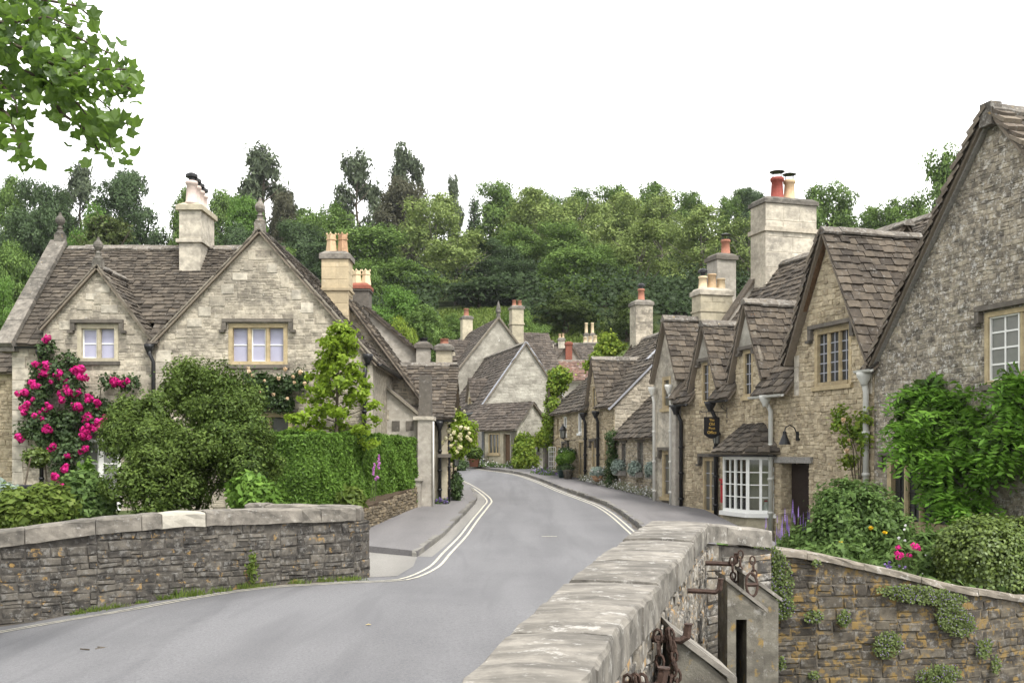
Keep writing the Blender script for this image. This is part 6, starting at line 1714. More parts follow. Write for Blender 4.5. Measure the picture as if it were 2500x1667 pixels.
# low dry-stone wall beside the left footway
DW = [(-3.95, 20.6), (-3.18, 21.6), (-2.95, 24.0), (-2.7, 26.4), (-2.45, 28.4)]
DT = [.5, .56, .68, .78, .9]
dwt = thing('dry_stone_wall', 'low tan dry-stone wall below the clipped hedge beside the left footway', 'low wall', (-2.9, 24.5, 0))
mc = MB(); rb = []
for i in range(len(DW) - 1):
    a, b = DW[i], DW[i + 1]; F_ = Fr((a[0], a[1], 0), (b[0] - a[0], b[1] - a[1])); L = math.hypot(b[0] - a[0], b[1] - a[1])
    poly = [(0, g(a[1]) - .15), (L, g(b[1]) - .15), (L, DT[i + 1]), (0, DT[i])]
    mc.poly_prism([F_.p(u, 0, z) for u, z in poly], F_.n * -.4); rb.append((F_, poly))
dc = mc.build('core', 'soil', dwt)
for F_, poly in rb: lay_stones(dwt, dc, F_, poly, [], 'drystone', hr=(.045, .085), wr=(.12, .32), gap=.008, proud=(.01, .05), rng=random.Random(51))

# road litter
def litter(label, x, y, s, mat, shape='leaf'):
    m = MB(); z = road_z(x, y) + .006
    if shape == 'leaf': m.add([(x - s, y, z), (x, y - s * .5, z + .01), (x + s, y, z + .004), (x, y + s * .6, z + .012)], [(0, 1, 2, 3)])
    else:
        for k in range(4):
            a = random.uniform(0, 3); m.tube([(x + k * .04, y + k * .03, z), (x + k * .04 + math.cos(a) * s, y + k * .03 + math.sin(a) * s * .4, z + .004)], .006, 4)
    m.top('dead_leaf' if shape == 'leaf' else 'fallen_twigs', mat, label, 'leaf' if shape == 'leaf' else 'twigs')
litter('single tan dead leaf lying on the road before the right parapet', -1.46, 10.4, .035, 'leaf_litter_tan')
litter('few thin fallen twigs on the road at lower left', -3.92, 9.5, .1, 'bark', 'twig')
# ------------------------------------------------------------------ planting
def sub(name, mesh, parent, stuff=True):
    o = bpy.data.objects.new(name, mesh); link(o, parent)
    if stuff: o['kind'] = 'stuff'
    return o
def blossom_mesh(name, r, n, mat, size, flat=1.0):
    d = RNG.normal(size=(n, 3)); d /= np.linalg.norm(d, axis=1, keepdims=True); d[:, 2] *= flat
    return quads_mesh(name, leaf_arrays(d * r * RNG.uniform(.7, 1.05, (n, 1)), d + RNG.normal(size=(n, 3)) * .3, size * RNG.uniform(.7, 1.3, n), 1.1), mat)
def put_blossoms(parent, meshes, pts, s=(.8, 1.3), name='blossom'):
    for p in pts:
        o = bpy.data.objects.new(name, random.choice(meshes)); COL.objects.link(o); o.parent = parent
        if parent.parent is None: o.matrix_parent_inverse = Matrix.Translation(-Vector(parent.location))
        k = random.uniform(*s); o.matrix_basis = Matrix.Translation(Vector(p)) @ Matrix.Rotation(random.uniform(0, 6.28), 4, 'Z') @ Matrix.Diagonal((k, k, k, 1))
def box_hedge_points(F, u0, u1, n0, n1, z0, z1, dens, bump=.05):
    """points on the skin of a clipped hedge in frame F"""
    P = []; N = []
    def face(nu, nv, fn, nrm):
        k = int(dens * nu * nv); a = RNG.random(k); b = RNG.random(k)
        for i in range(k): P.append(fn(a[i], b[i])); N.append(nrm)
    face(u1 - u0, z1 - z0, lambda a, b: F.p(u0 + a * (u1 - u0), n1, z0 + b * (z1 - z0)), F.n)
    face(u1 - u0, n1 - n0, lambda a, b: F.p(u0 + a * (u1 - u0), n0 + b * (n1 - n0), z1), Vector((0, 0, 1)))
    face(n1 - n0, z1 - z0, lambda a, b: F.p(u0, n0 + a * (n1 - n0), z0 + b * (z1 - z0)), -F.u)
    face(n1 - n0, z1 - z0, lambda a, b: F.p(u1, n0 + a * (n1 - n0), z0 + b * (z1 - z0)), F.u)
    P = np.array([tuple(p) for p in P]); N = np.array([tuple(p) for p in N])
    w = (np.sin(P[:, 0] * 5.1 + P[:, 2] * 3.3) + np.sin(P[:, 1] * 4.3 + P[:, 2] * 6.1 + 1) + np.sin(P[:, 0] * 11 + P[:, 1] * 7)) * bump * .5
    P = P + N * (w[:, None] + RNG.normal(size=(len(P), 1)) * .03)
    return P, N

# clipped yew hedge along the footway
FHg = Fr((-4.05, 21.6, 0), (1.45, 5.95))
L_ = math.hypot(1.45, 5.95)
hd_ = thing('clipped_hedge', 'long clipped bright green hedge above the low dry-stone wall', 'hedge', (-4.0, 24.5, .4))
P, N = box_hedge_points(FHg, 0, L_, -1.7, 0, .45, 2.13, 5600, .05)
N2 = N + RNG.normal(size=N.shape) * .45 + np.array([0, 0, .45])
sub('foliage', quads_mesh('foliage', leaf_arrays(P, N2, .03 * RNG.uniform(.6, 1.4, len(P)), 2.8), 'leaf_hedge'), hd_)
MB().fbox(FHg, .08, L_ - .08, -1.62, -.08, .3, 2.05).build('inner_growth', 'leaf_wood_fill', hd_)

def bush(name, label, cat, base, lobes, nclump, per, spread, size, mat, stems=5, group=None, aspect=1.7, inner='leaf_wood_fill', shell=(.6, 1.0), droop=0, stem_mat='bark', core=.62):
    t = thing(name, label, cat, base, group)
    foliage('foliage', lobes, nclump, per, spread, size, mat, t, aspect, shell, droop=droop)
    m = MB(); b = Vector(base); rng = random.Random(len(label))
    for i in range(stems):
        l = lobes[rng.randrange(len(lobes))]; e = Vector(l[0]) + Vector((rng.uniform(-.5, .5) * l[1][0], rng.uniform(-.5, .5) * l[1][1], rng.uniform(0, .6) * l[1][2]))
        mid = b.lerp(e, .5) + Vector((rng.uniform(-.1, .1), rng.uniform(-.1, .1), .05)); r = .02 + .012 * (l[1][0])
        m.tube([b + Vector((rng.uniform(-.08, .08), rng.uniform(-.08, .08), -.05)), mid, e], [r, r * .7, r * .25], 5)
    m.build('stem', stem_mat, t)
    if inner and core:
        P, N = clump_points([(l[0], [q * core for q in l[1]]) for l in lobes], max(8, nclump // 3), max(6, per // 2), spread * 1.2, (.3, 1.0))
        sub('inner_foliage', quads_mesh('inner_foliage', leaf_arrays(P, N, size * 1.8 * RNG.uniform(.7, 1.3, len(P)), 1.4), mat), t)
    return t

# large loose evergreen bush in front of the left house
L = []
for dx, dy, w, h, Y in ((430, 930, 150, 80, 19.5), (330, 1000, 90, 80, 18.8), (500, 900, 80, 55, 20), (460, 1060, 150, 100, 18.4), (340, 1090, 100, 80, 18), (560, 1060, 65, 90, 18.6), (420, 880, 40, 40, 20), (300, 955, 55, 50, 19.2), (520, 980, 95, 80, 19.2)):
    c = D(dx, dy, Y); k = K * Y / 2500; L.append((tuple(c), (w * k, w * k * .75, h * k)))
big = L; L = []; rgb = random.Random(77)
for c_, r_ in big:
    r_ = [v * .84 for v in r_]; c_ = (c_[0] + .12, c_[1], c_[2] - .12)
    for q in range(9):
        d_ = Vector((rgb.gauss(0, 1), rgb.gauss(0, 1), rgb.gauss(0, 1))).normalized(); s_ = rgb.uniform(.2, .42)
        L.append(((c_[0] + d_.x * r_[0] * .85, c_[1] + d_.y * r_[1] * .85, c_[2] + d_.z * r_[2] * .85), (s_ * 1.1, s_ * 1.1, s_)))
for dx, dy in ((428, 862), (440, 855), (470, 880), (500, 876), (525, 890), (400, 892), (365, 915), (335, 942), (545, 915), (480, 872), (455, 868), (615, 1010), (600, 985)):
    c_ = D(dx, dy, 19.4); L.append((tuple(c_), (.09, .09, .22)))
c = D(430, 1170, 18.8)
bush('evergreen_bush', 'huge loose olive-green bush behind the left parapet, taller than the hedge', 'bush', (c.x, 18.9, .15), L, 3000, 34, .08, .034, 'leaf_bush', 9, shell=(.5, 1.12), aspect=1.9)

# young lime-green tree
yt = thing('young_tree', 'young lime-green tree with pointed top rising behind the hedge', 'tree', (-4.15, 23.7, .3))
m = MB(); b = Vector((-4.2, 23.7, .3)); tp = D(782, 735, 23.7)
m.tube([b, b.lerp(tp, .4) + Vector((.04, 0, 0)), b.lerp(tp, .75), tp], [.06, .045, .025, .008], 7)
L = []; rg = random.Random(4)
for i in range(46):
    f = .3 + .68 * (i / 46); p = b.lerp(tp, f); a = i * 2.4 + rg.uniform(-.4, .4); ln = (1.75 * (1 - f) ** 1.0 + .06) * rg.uniform(.75, 1.12)
    e = p + Vector((math.cos(a) * ln, math.sin(a) * ln, ln * .38)); m.tube([p, p.lerp(e, .5) + Vector((0, 0, -.03)), e], [.016 * (1.3 - f), .01, .004], 4)
    L.append((tuple(p.lerp(e, .85)), (.15 + .1 * ln, .15 + .1 * ln, .1))); L.append((tuple(p.lerp(e, .5)), (.12, .12, .09)))
m.build('trunk', 'bark', yt)
foliage('crown', L, 430, 17, .06, .07, 'leaf_lime', yt, 1.7, (.35, 1.05))
o = D(818, 780, 23.5)

# magenta climbing rose on the left house
def at_wall(dx, dy, off=.25): return D(dx, dy, 25 - off)
rs = thing('climbing_rose', 'magenta climbing rose smothering the left end of the gabled house', 'climbing rose', (-11.3, 24.8, .3))
spots = [(110, 850, 45, 30), (75, 905, 40, 35), (150, 880, 50, 35), (190, 930, 45, 35), (100, 960, 45, 40), (150, 975, 45, 40), (215, 960, 30, 30), (130, 1040, 50, 35), (175, 1030, 30, 30), (145, 1095, 30, 40), (105, 800, 18, 25), (160, 830, 25, 20), (60, 990, 20, 20), (260, 875, 30, 14), (300, 880, 25, 16), (235, 940, 22, 22), (95, 1000, 35, 25)]
L = [(tuple(at_wall(x, y, .28)), (w * K * .01, .22, h * K * .01)) for x, y, w, h in spots]
foliage('foliage', L, 420, 22, .085, .062, 'leaf_rose', rs, 1.5, (.3, 1.05))
m = MB()
for x0, x1, y1 in ((95, 100, 800), (120, 150, 850), (130, 200, 940), (110, 70, 900), (140, 140, 1000)):
    a, b = at_wall(x0, 1130, .12), at_wall(x1, y1, .15); m.tube([a, a.lerp(b, .4) + Vector((.08, -.03, 0)), a.lerp(b, .7) + Vector((-.05, -.02, 0)), b], [.022, .018, .013, .008], 5)
m.tube([at_wall(225, 945, .1), at_wall(232, 890, .2), at_wall(265, 868, .25), at_wall(305, 875, .25), at_wall(335, 905, .2)], [.012, .01, .009, .008, .005], 5)
m.build('stem', 'bark', rs)
mg = [blossom_mesh('blossom', .07, 46, 'petal_magenta', .055) for _ in range(5)]
bp = []
for x, y, n, sx, sy in ((105, 783, 3, 12, 6), (110, 850, 14, 34, 18), (165, 850, 9, 28, 16), (80, 880, 4, 14, 10), (60, 905, 6, 18, 10), (150, 900, 10, 22, 14), (185, 860, 8, 10, 10), (110, 935, 5, 10, 8), (60, 940, 5, 14, 12), (170, 935, 8, 18, 10), (195, 955, 8, 14, 10), (220, 975, 8, 14, 10), (105, 985, 6, 14, 10), (85, 950, 4, 10, 8), (195, 995, 8, 14, 10), (230, 930, 4, 12, 8), (238, 965, 4, 8, 10), (120, 1030, 5, 10, 8), (155, 1045, 4, 8, 8), (182, 1030, 3, 10, 8), (260, 878, 6, 14, 6), (285, 880, 4, 14, 6), (45, 1000, 2, 4, 8), (150, 1075, 4, 8, 6), (125, 1095, 5, 10, 10), (145, 1110, 5, 12, 8), (170, 1120, 3, 8, 6), (118, 1135, 3, 6, 6), (205, 915, 3, 8, 6)):
    for _ in range(n): bp.append(at_wall(x + random.gauss(0, sx * .55), y + random.gauss(0, sy * .55), random.uniform(.36, .52)))
put_blossoms(rs, mg, bp, (.7, 1.25))

# apricot rose over the lower window
ra = thing('climbing_rose', 'apricot-flowered climbing rose over the lower window of the gabled house', 'climbing rose', (-6.0, 24.8, .3))
spots = [(575, 880, 30, 28), (620, 880, 40, 24), (670, 880, 35, 22), (600, 915, 50, 20), (560, 920, 22, 35), (650, 920, 28, 26), (690, 860, 14, 20)]
L = [(tuple(at_wall(x, y, .26)), (w * K * .01, .2, h * K * .01)) for x, y, w, h in spots]
foliage('foliage', L, 200, 22, .08, .06, 'leaf_rose', ra, 1.5, (.3, 1.05))
m = MB().tube([at_wall(545, 1150, .12), at_wall(550, 980, .15), at_wall(560, 900, .2), at_wall(620, 880, .22), at_wall(695, 870, .2)], [.03, .025, .02, .014, .006], 6); m.build('stem', 'bark', ra)
ap = [blossom_mesh('blossom', .045, 26, 'petal_apricot', .05) for _ in range(4)]
put_blossoms(ra, ap, [at_wall(x, y, .46) for x, y in ((572, 853), (580, 862), (655, 848), (690, 855), (673, 865), (640, 868), (608, 874), (596, 900), (585, 925), (660, 915), (628, 905), (552, 895), (570, 845), (676, 878), (700, 880))], (.7, 1.2))

# standard lollipop bay in the planter, cone conifer, foxgloves, low growth by the parapet
c = D(85, 1050, 22.6)
t = thing('standard_topiary', 'small clipped ball on a thin stem growing from the dark planter', 'topiary', (c.x, 22.0, 1.05))
MB().tube([(c.x, 22.0, .95), (c.x, 22.3, c.z)], .018, 6).build('stem', 'bark', t)
foliage('foliage', [(tuple(c), (.26, .26, .19))], 110, 16, .05, .05, 'leaf_box', t, 1.6, (.55, 1.0)); 
c = D(198, 1110, 21)
bush('cone_conifer', 'small feathery cone-shaped conifer left of the huge bush', 'conifer', (c.x, 21, .3), [((c.x, 21, c.z + .25 - .5 * i * .35), (.1 + .09 * i, .1 + .09 * i, .24)) for i in range(5)], 200, 20, .06, .05, 'leaf_hedge', 2, aspect=2.2)
t = thing('foxglove', 'two tall foxglove spikes with purple bells in front of the clipped hedge', 'foxglove', (-3.35, 21.9, .5))
m = MB(); bp = []
for dx, y0, y1 in ((872, 1045, 1150), (862, 1065, 1150), (866, 1095, 1150)):
    a, b = D(dx - 12, y1, 21.8), D(dx, y0, 21.7); m.tube([a, a.lerp(b, .5), b], [.012, .009, .004], 5)
    for k in range(9 if y0 < 1090 else 4): q = b.lerp(a, k * .035); bp.append(q + Vector((random.uniform(-.03, .03), -.02, 0)))
m.build('stem', 'stem_green', t); put_blossoms(t, [blossom_mesh('bell', .018, 10, 'petal_foxglove', .035) for _ in range(3)], bp, (.8, 1.2), 'bell')
foliage('leaves', [((-3.42, 21.85, .75), (.3, .2, .25))], 40, 14, .06, .07, 'leaf_grass', t, 2.2)
for i, (dx, dy, w, h, Y, mt, lab) in enumerate(((30, 1165, 60, 38, 16, 'leaf_grass', 'yellow-green leafy plants at the far left behind the parapet'), (110, 1150, 45, 32, 16.6, 'leaf_grass', 'fresh green leafy clump behind the parapet, right of the dark planter'), (190, 1135, 60, 50, 18, 'leaf_shrub', 'mid-green leafy shrub spilling between the conifer and the huge bush'), (10, 1140, 30, 25, 21, 'leaf_silver', 'silvery low plant at the left edge by the urn'))):
    c = D(dx, dy, Y); k = K * Y / 2500
    bush('garden_plant', lab, 'plant', (c.x, Y, .2), [(tuple(c), (w * k, w * k * .8, h * k)), ((c.x + .1, Y, c.z - h * k * .7), (w * k * 1.1, w * k * .8, h * k))], 170, 22, .08, .07, mt, 4)
bush('evergreen_bush', 'bright leafy patch at the right foot of the huge bush, above the parapet return', 'bush', (-4.9, 17.2, .2), [(tuple(D(600, 1150, 17)), (.28, .3, .25)), (tuple(D(565, 1130, 17.2)), (.3, .3, .3))], 110, 24, .08, .065, 'leaf_hedge', 3)

# cream rose at the street corner
cr = thing('climbing_rose', 'pale yellow-flowered rose arching over the street corner wing', 'climbing rose', (-1.6, 30, .3))
L = [(tuple(D(x, y, 29.6)), (w * .0125, .3, h * .0125)) for x, y, w, h in ((1040, 970, 28, 22), (1060, 990, 28, 24), (1025, 1000, 22, 26), (1050, 1025, 22, 24), (1075, 1005, 14, 20), (1035, 1045, 10, 16))]
foliage('foliage', [(c, (r[0] * 1.25, r[1], r[2] * 1.25)) for c, r in L], 300, 22, .085, .06, 'leaf_lime', cr, 1.7, (.3, 1.05), droop=.8)
MB().tube([(-1.72, 29.9, .25), (-1.7, 29.8, 1.3), (-1.65, 29.6, 2.2), tuple(D(1060, 985, 29.5))], [.03, .025, .018, .008], 6).build('stem', 'bark', cr)
put_blossoms(cr, [blossom_mesh('blossom', .05, 26, 'petal_cream', .055) for _ in range(4)], [D(random.gauss(1045, 20), random.gauss(990, 24), random.uniform(29.15, 29.35)) for _ in range(46)], (.6, 1.15))
bush('corner_plants', 'dark green plants at the foot of the street corner wing', 'plant', (-1.65, 29.9, .3), [((-1.62, 29.9, .75), (.16, .4, .5))], 110, 16, .06, .05, 'leaf_ivy', 3)
t = thing('violet_flowers', 'small violet flowers at the pier foot on the left footway', 'flowers', (-2.0, 28.6, .3))
foliage('leaves', [((-2.0, 28.7, .36), (.22, .2, .12))], 40, 12, .04, .04, 'leaf_shrub', t); put_blossoms(t, [blossom_mesh('blossom', .025, 12, 'petal_violet', .03)], [(-2.0 + random.gauss(0, .13), 28.5, .42 + random.gauss(0, .05)) for _ in range(24)], (.7, 1.2))

# ------------------------------------------------------------------ right garden
c = W(2110, 1292, 15.4); base = (c.x, 15.6, 0)
L = [((c.x, 15.6, c.z), (.72, .65, .62)), ((c.x - .35, 15.4, c.z - .15), (.45, .45, .45)), ((c.x + .35, 15.5, c.z - .2), (.5, .5, .45)), ((c.x - .1, 15.8, c.z + .3), (.5, .5, .4)), ((c.x - .6, 15.5, c.z - .45), (.4, .4, .35))]
sh = bush('flowering_shrub', 'rounded green shrub dotted with yellow flowers below the three-light window', 'shrub', base, L, 800, 26, .085, .04, 'leaf_shrub', 6, aspect=2.2, shell=(.6, 1.12))
ym = [blossom_mesh('flower', .03, 16, 'petal_yellow', .05, .4) for _ in range(3)]
put_blossoms(sh, ym, [W(px, py, 14.65) for px, py in ((2126, 1288), (2160, 1299), (2053, 1322), (2094, 1345), (2118, 1362))], (.6, 1.0), 'flower')
L = [(tuple(W(1995, 1330, 15.8)), (.5, .4, .3)), (tuple(W(1950, 1345, 16)), (.35, .35, .22)), (tuple(W(2040, 1370, 14.5)), (.5, .35, .25))]
lv = bush('lavender', 'purple-spiked lavender spilling by the cottage door', 'lavender', (tuple(W(1960, 1380, 16.0))[0], 16.0, 0), L, 210, 22, .08, .05, 'leaf_shrub', 3, aspect=2.6)
spk = MB().lathe((0, 0, 0), [(.004, 0)] + [((.016 if i % 2 else .008) * (1 - .06 * i), .02 + .021 * i) for i in range(11)] + [(.002, .27)], 5).mesh('spike', 'petal_violet')
pts = [W(random.gauss(1935, 32), random.gauss(1285, 20), random.uniform(15.4, 16.2)) for _ in range(26)] + [W(random.uniform(1890, 1925), random.uniform(1290, 1330), 16) for _ in range(12)]
put_blossoms(lv, [spk], pts, (.45, .85), 'spike')
m = MB()
for p in pts[:40]: m.tube([p - Vector((random.uniform(-.06, .06), 0, .3)), p], .005, 4)
m.build('stalks', 'stem_green', lv)['kind'] = 'stuff'
# clipped box
c = W(2400, 1352, 12.75)
L = [((c.x, 12.75, c.z), (.56, .5, .46)), ((c.x + .45, 12.9, c.z - .05), (.5, .5, .48)), ((c.x + .1, 12.8, c.z - .28), (.6, .52, .35))]
bush('box_ball', 'dense clipped rounded box bush at the right edge above the retaining wall', 'box bush', (c.x, 12.8, .05), L, 1150, 26, .055, .034, 'leaf_box', 6, aspect=1.5, shell=(.86, 1.0), core=.82)
bush('garden_plant', 'feathery green plants with small magenta flowers left of the clipped box', 'plant', (W(2240, 1390, 13.4).x, 13.4, .1), [(tuple(W(2235, 1385, 13.4)), (.36, .3, .26)), (tuple(W(2160, 1400, 13.6)), (.3, .3, .18)), (tuple(W(2270, 1350, 13.7)), (.26, .26, .24))], 210, 22, .08, .05, 'leaf_shrub', 4, aspect=3.0)
t = bpy.data.objects[-1] if False else None
fl = thing('garden_flowers', 'scattered magenta, white and blue flowers in the bed above the retaining wall', 'flowers', (4.9, 13, .1))
for (n_, mt, px, py, sx, sy, r) in ((7, 'petal_magenta', 2205, 1350, 12, 12, .03), (4, 'petal_magenta', 2238, 1334, 8, 6, .028), (18, 'petal_violet', 2170, 1390, 22, 10, .018), (12, 'petal_white', 2260, 1395, 36, 20, .01), (4, 'petal_white', 2210, 1305, 20, 14, .016)):
    bm_ = blossom_mesh('flower', r, 14, mt, r * 1.1); put_blossoms(fl, [bm_], [W(random.gauss(px, sx), random.gauss(py, sy), random.uniform(12.9, 13.2)) for _ in range(n_)], (.7, 1.2), 'flower')
m = MB()
for k in range(24): p = W(random.gauss(2220, 30), 1400, 13.1); m.tube([p - Vector((0, 0, .15)), p + Vector((random.uniform(-.05, .05), 0, random.uniform(.05, .2)))], .005, 4)
m.build('stalks', 'stem_green', fl)['kind'] = 'stuff'

# low ground cover that carpets the bed behind the retaining wall
n = 9000; a = RNG.random(n); b = RNG.random(n) ** .8; pl = []
for q, w in zip(a, b):
    i = int(q * (len(gwb) - 1)); p0 = gwb[i]; f = i / (len(gwb) - 1)
    p1 = (fac[0][0] + (fac[1][0] - fac[0][0]) * f, fac[0][1] + (fac[1][1] - fac[0][1]) * f); za = gw_front(p0[0])[1] - .06
    t_ = .04 + w * .9; h_ = .05 + .12 * abs(math.sin(q * 31 + w * 9)) * abs(math.cos(w * 23 + q * 7))
    pl.append((p0[0] + (p1[0] - p0[0]) * t_, p0[1] + (p1[1] - p0[1]) * t_, za + (-.32 - za) * min(1, t_ * 1.9) + random.uniform(.02, 1) * h_))
pl = np.array(pl)
o = bpy.data.objects.new('ground_cover', quads_mesh('ground_cover', leaf_arrays(pl, RNG.normal(size=pl.shape) * .6 + np.array([0, -.3, 1]), .06 * RNG.uniform(.6, 1.5, n), 1.9), 'leaf_shrub')); COL.objects.link(o)
tag(o, 'low leafy ground cover over the bed behind the retaining wall', 'ground cover', None, 'stuff')

# wisteria over the front of the tall house
ws = thing('wisteria', 'large bright green wisteria spread over the front of the tall gabled house', 'wisteria', tuple(FP.p(4.9, .3, -.3)))
def leaflet_sprays(centres, n, spread, length, size, mat):
    """pinnate leaves: pairs of leaflets along a drooping stalk"""
    P = []; N = []; T = []
    for c, r in centres:
        for _ in range(n):
            d = RNG.normal(size=3); d /= np.linalg.norm(d); b = np.array(c) + d * np.array(r) * RNG.uniform(.5, 1.05)
            dr = np.array([d[0] * .8 + RNG.normal() * .4, d[1] * .8 - .35 + RNG.normal() * .3, -.25 + .35 * d[2] + RNG.normal() * .2]); dr /= np.linalg.norm(dr)
            up = np.array([0, -.4, 1.0]); sd = np.cross(dr, up); sd /= np.linalg.norm(sd); nn = np.cross(sd, dr)
            for k in range(6):
                q = b + dr * length * (k / 5) - np.array([0, 0, .25 * length * (k / 5) ** 2])
                for s in (-1, 1):
                    P.append(q + sd * s * size * .6 + dr * size * .3); N.append(nn + RNG.normal(size=3) * .25); T.append(sd * s + dr * .75)
    P = np.array(P); N = np.array(N); T = np.array(T); N /= np.linalg.norm(N, axis=1, keepdims=True)
    T -= N * (T * N).sum(1, keepdims=True); T /= np.linalg.norm(T, axis=1, keepdims=True); B = np.cross(N, T)
    s = (size * RNG.uniform(.75, 1.25, len(P)))[:, None]
    return np.stack([P + T * s * .75, P + B * s * .24, P - T * s * .6, P - B * s * .24], 1).reshape(-1, 3)
C = []
for dx, dy, w, h, Y in ((2110, 920, 45, 35, 18), (2160, 900, 60, 30, 17.8), (2230, 920, 55, 40, 17.3), (2100, 970, 50, 40, 17.8), (2170, 970, 70, 45, 17.2), (2250, 990, 60, 45, 16.8), (2130, 1040, 70, 45, 17.2), (2210, 1060, 70, 45, 16.7), (2180, 1110, 55, 35, 16.8), (2320, 1010, 50, 40, 16), (2300, 1060, 40, 30, 16.2), (2340, 930, 30, 35, 16), (2190, 1150, 40, 35, 16.6), (2090, 1000, 30, 30, 17.6), (2340, 880, 25, 20, 16), (2230, 1170, 30, 25, 16.4)):
    c = D(dx, dy, Y); k = K * Y / 2500; C.append((tuple(c), (w * k, .3, h * k)))
sub('foliage', quads_mesh('foliage', leaflet_sprays([(c, (r[0] * .92, r[1], r[2] * .74)) for c, r in C], 36, .1, .32, .11, 'leaf_wisteria'), 'leaf_wisteria'), ws)
P, N = clump_points([(c, (r[0] * .8, .14, r[2] * .8)) for c, r in C], 260, 16, .1, (.2, 1.0)); P[:, 1] += .3
sub('inner_foliage', quads_mesh('inner_foliage', leaf_arrays(P, N, .08, 2.0), 'leaf_shrub'), ws)
m = MB()
for pts, r in (([(2260, 1260, 16.9), (2245, 1160, 16.8), (2270, 1110, 16.7), (2330, 1085, 16.3), (2400, 1075, 15.8)], .07), ([(2262, 1240, 16.9), (2235, 1130, 17), (2200, 1080, 17.2), (2150, 1010, 17.6)], .055), ([(2275, 1110, 16.7), (2290, 1060, 16.6), (2300, 1020, 16.4), (2330, 960, 16.2)], .04), ([(2330, 1085, 16.3), (2345, 1060, 16), (2390, 1055, 15.8)], .035), ([(2240, 1140, 16.9), (2190, 1100, 17), (2120, 1060, 17.4)], .03)):
    q = [D(*p) for p in pts]; m.tube(q, [r * (1 - .6 * i / (len(q) - 1)) for i in range(len(q))], 7)
m.build('trunk', 'wood_grey', ws)
# rambling rose between the cottage pipes
rb_ = thing('climbing_rose', 'sparse climbing rose with bare dark stems beside the grey drainpipe', 'climbing rose', tuple(FP.p(1.5, .2, -.3)))
L = [(tuple(D(x, y, Y)), (w * K * .0082, .12, h * K * .0082)) for x, y, w, h, Y in ((1935, 955, 20, 22, 20.4), (1945, 1000, 28, 25, 20.3), (1975, 980, 20, 30, 20.2), (1925, 985, 14, 16, 20.5), (1985, 1020, 18, 25, 20), (1950, 1060, 18, 15, 20.2), (1990, 960, 12, 18, 20))]
foliage('foliage', L, 70, 16, .07, .055, 'leaf_creeper', rb_, 1.6, (.3, 1.1))
m = MB()
for x0, x1, y1 in ((1965, 1940, 960), (1972, 1955, 1000), (1978, 1990, 930), (1985, 2000, 960), (1960, 1930, 1010), (1975, 1970, 950)):
    a, b = D(x0, 1100, 20.1), D(x1, y1, 20.2); m.tube([a, a.lerp(b, .5) + Vector((.05, -.03, 0)), b], [.014, .011, .005], 5)
m.build('stem', 'bark', rb_); put_blossoms(rb_, ap, [D(x, y, 19.95) for x, y in ((1937, 963), (1950, 1010), (1946, 1035))], (.6, 1))

# trailing plants on the retaining wall
def trail(label, px, py, w, h, n, droop=.1):
    """patch of trailing plant hanging on the wall face; px, py its middle in the photograph"""
    x = (px - 1250) / 2500 * 11.0
    for _ in range(4): y, zt = gw_front(x); x = (px - 1250) / 2500 * (y - .05)
    y, zt = gw_front(x); z = EYE - (py - HORIZON) / 2500 * y; kx, kz = w / 2500 * y / 2, h / 2500 * y / 2
    t = thing('trailing_plant', label, 'trailing plant', (x, y - .05, z - kz), 'trailing plants on the retaining wall')
    N_ = n; a = RNG.uniform(-1, 1, N_ * 3); b = RNG.uniform(-1, 1, N_ * 3)
    ok = (a ** 2 + b ** 2) < RNG.uniform(.25, 1.1, len(a)); a, b = a[ok][:N_], b[ok][:N_]
    sh_ = (droop * b); X = x + kx * (a + sh_); Z = z + kz * b
    Yy = np.array([gw_front(q)[0] for q in X]) - .04 - RNG.uniform(0, .07, len(X))
    ztop = np.array([gw_front(q)[1] for q in X]); k = Z < ztop + .03
    P = np.stack([X, Yy, Z], 1)[k]; N = RNG.normal(size=P.shape) * .5 + np.array([0, -1, .5])
    sub('foliage', quads_mesh('foliage', leaf_arrays(P, N, .021 * RNG.uniform(.6, 1.4, len(P)), 1.2), 'leaf_toadflax'), t)
    pi = RNG.choice(len(P), max(3, len(P) // 9)); Q = P[pi] + np.array([0, -.02, .01])
    sub('flowers', quads_mesh('flowers', leaf_arrays(Q, RNG.normal(size=Q.shape) * .4 + np.array([0, -1, .3]), .011, 1.0), 'petal_violet'), t)
trail('largest trailing plant, falling from the wall top beside the stone posts', 1880, 1400, 110, 170, 2600, -.3)
trail('trailing plant hanging below the wall top beside the stone posts, lower end', 1905, 1480, 70, 60, 700)
trail('broad trailing plant slanting down from the wall top in the middle', 2250, 1450, 200, 60, 1700, -.8)
trail('trailing plant continuing down right of the broad slanting one', 2330, 1510, 110, 90, 1300, -.4)
trail('round tuft of trailing plant in the middle of the wall', 2165, 1570, 80, 70, 700)
trail('small round tuft just right of the stone posts', 1985, 1502, 50, 34, 260)
trail('second small round tuft right of the stone posts', 2060, 1505, 36, 44, 240)
trail('trailing tuft low at the bottom edge of the wall', 2290, 1645, 130, 60, 900)
trail('little leafy tuft low on the wall near the stone posts', 1908, 1615, 24, 36, 110)
trail('little leafy tuft high on the wall under the coping', 1992, 1372, 22, 18, 80)
trail('small tuft near the right edge of the wall', 2400, 1580, 60, 50, 320)
trail('thin tuft hanging at the lower right of the wall', 2430, 1620, 30, 50, 150)
trail('little leafy tuft at the bottom of the wall, left of middle', 1985, 1645, 30, 24, 110)

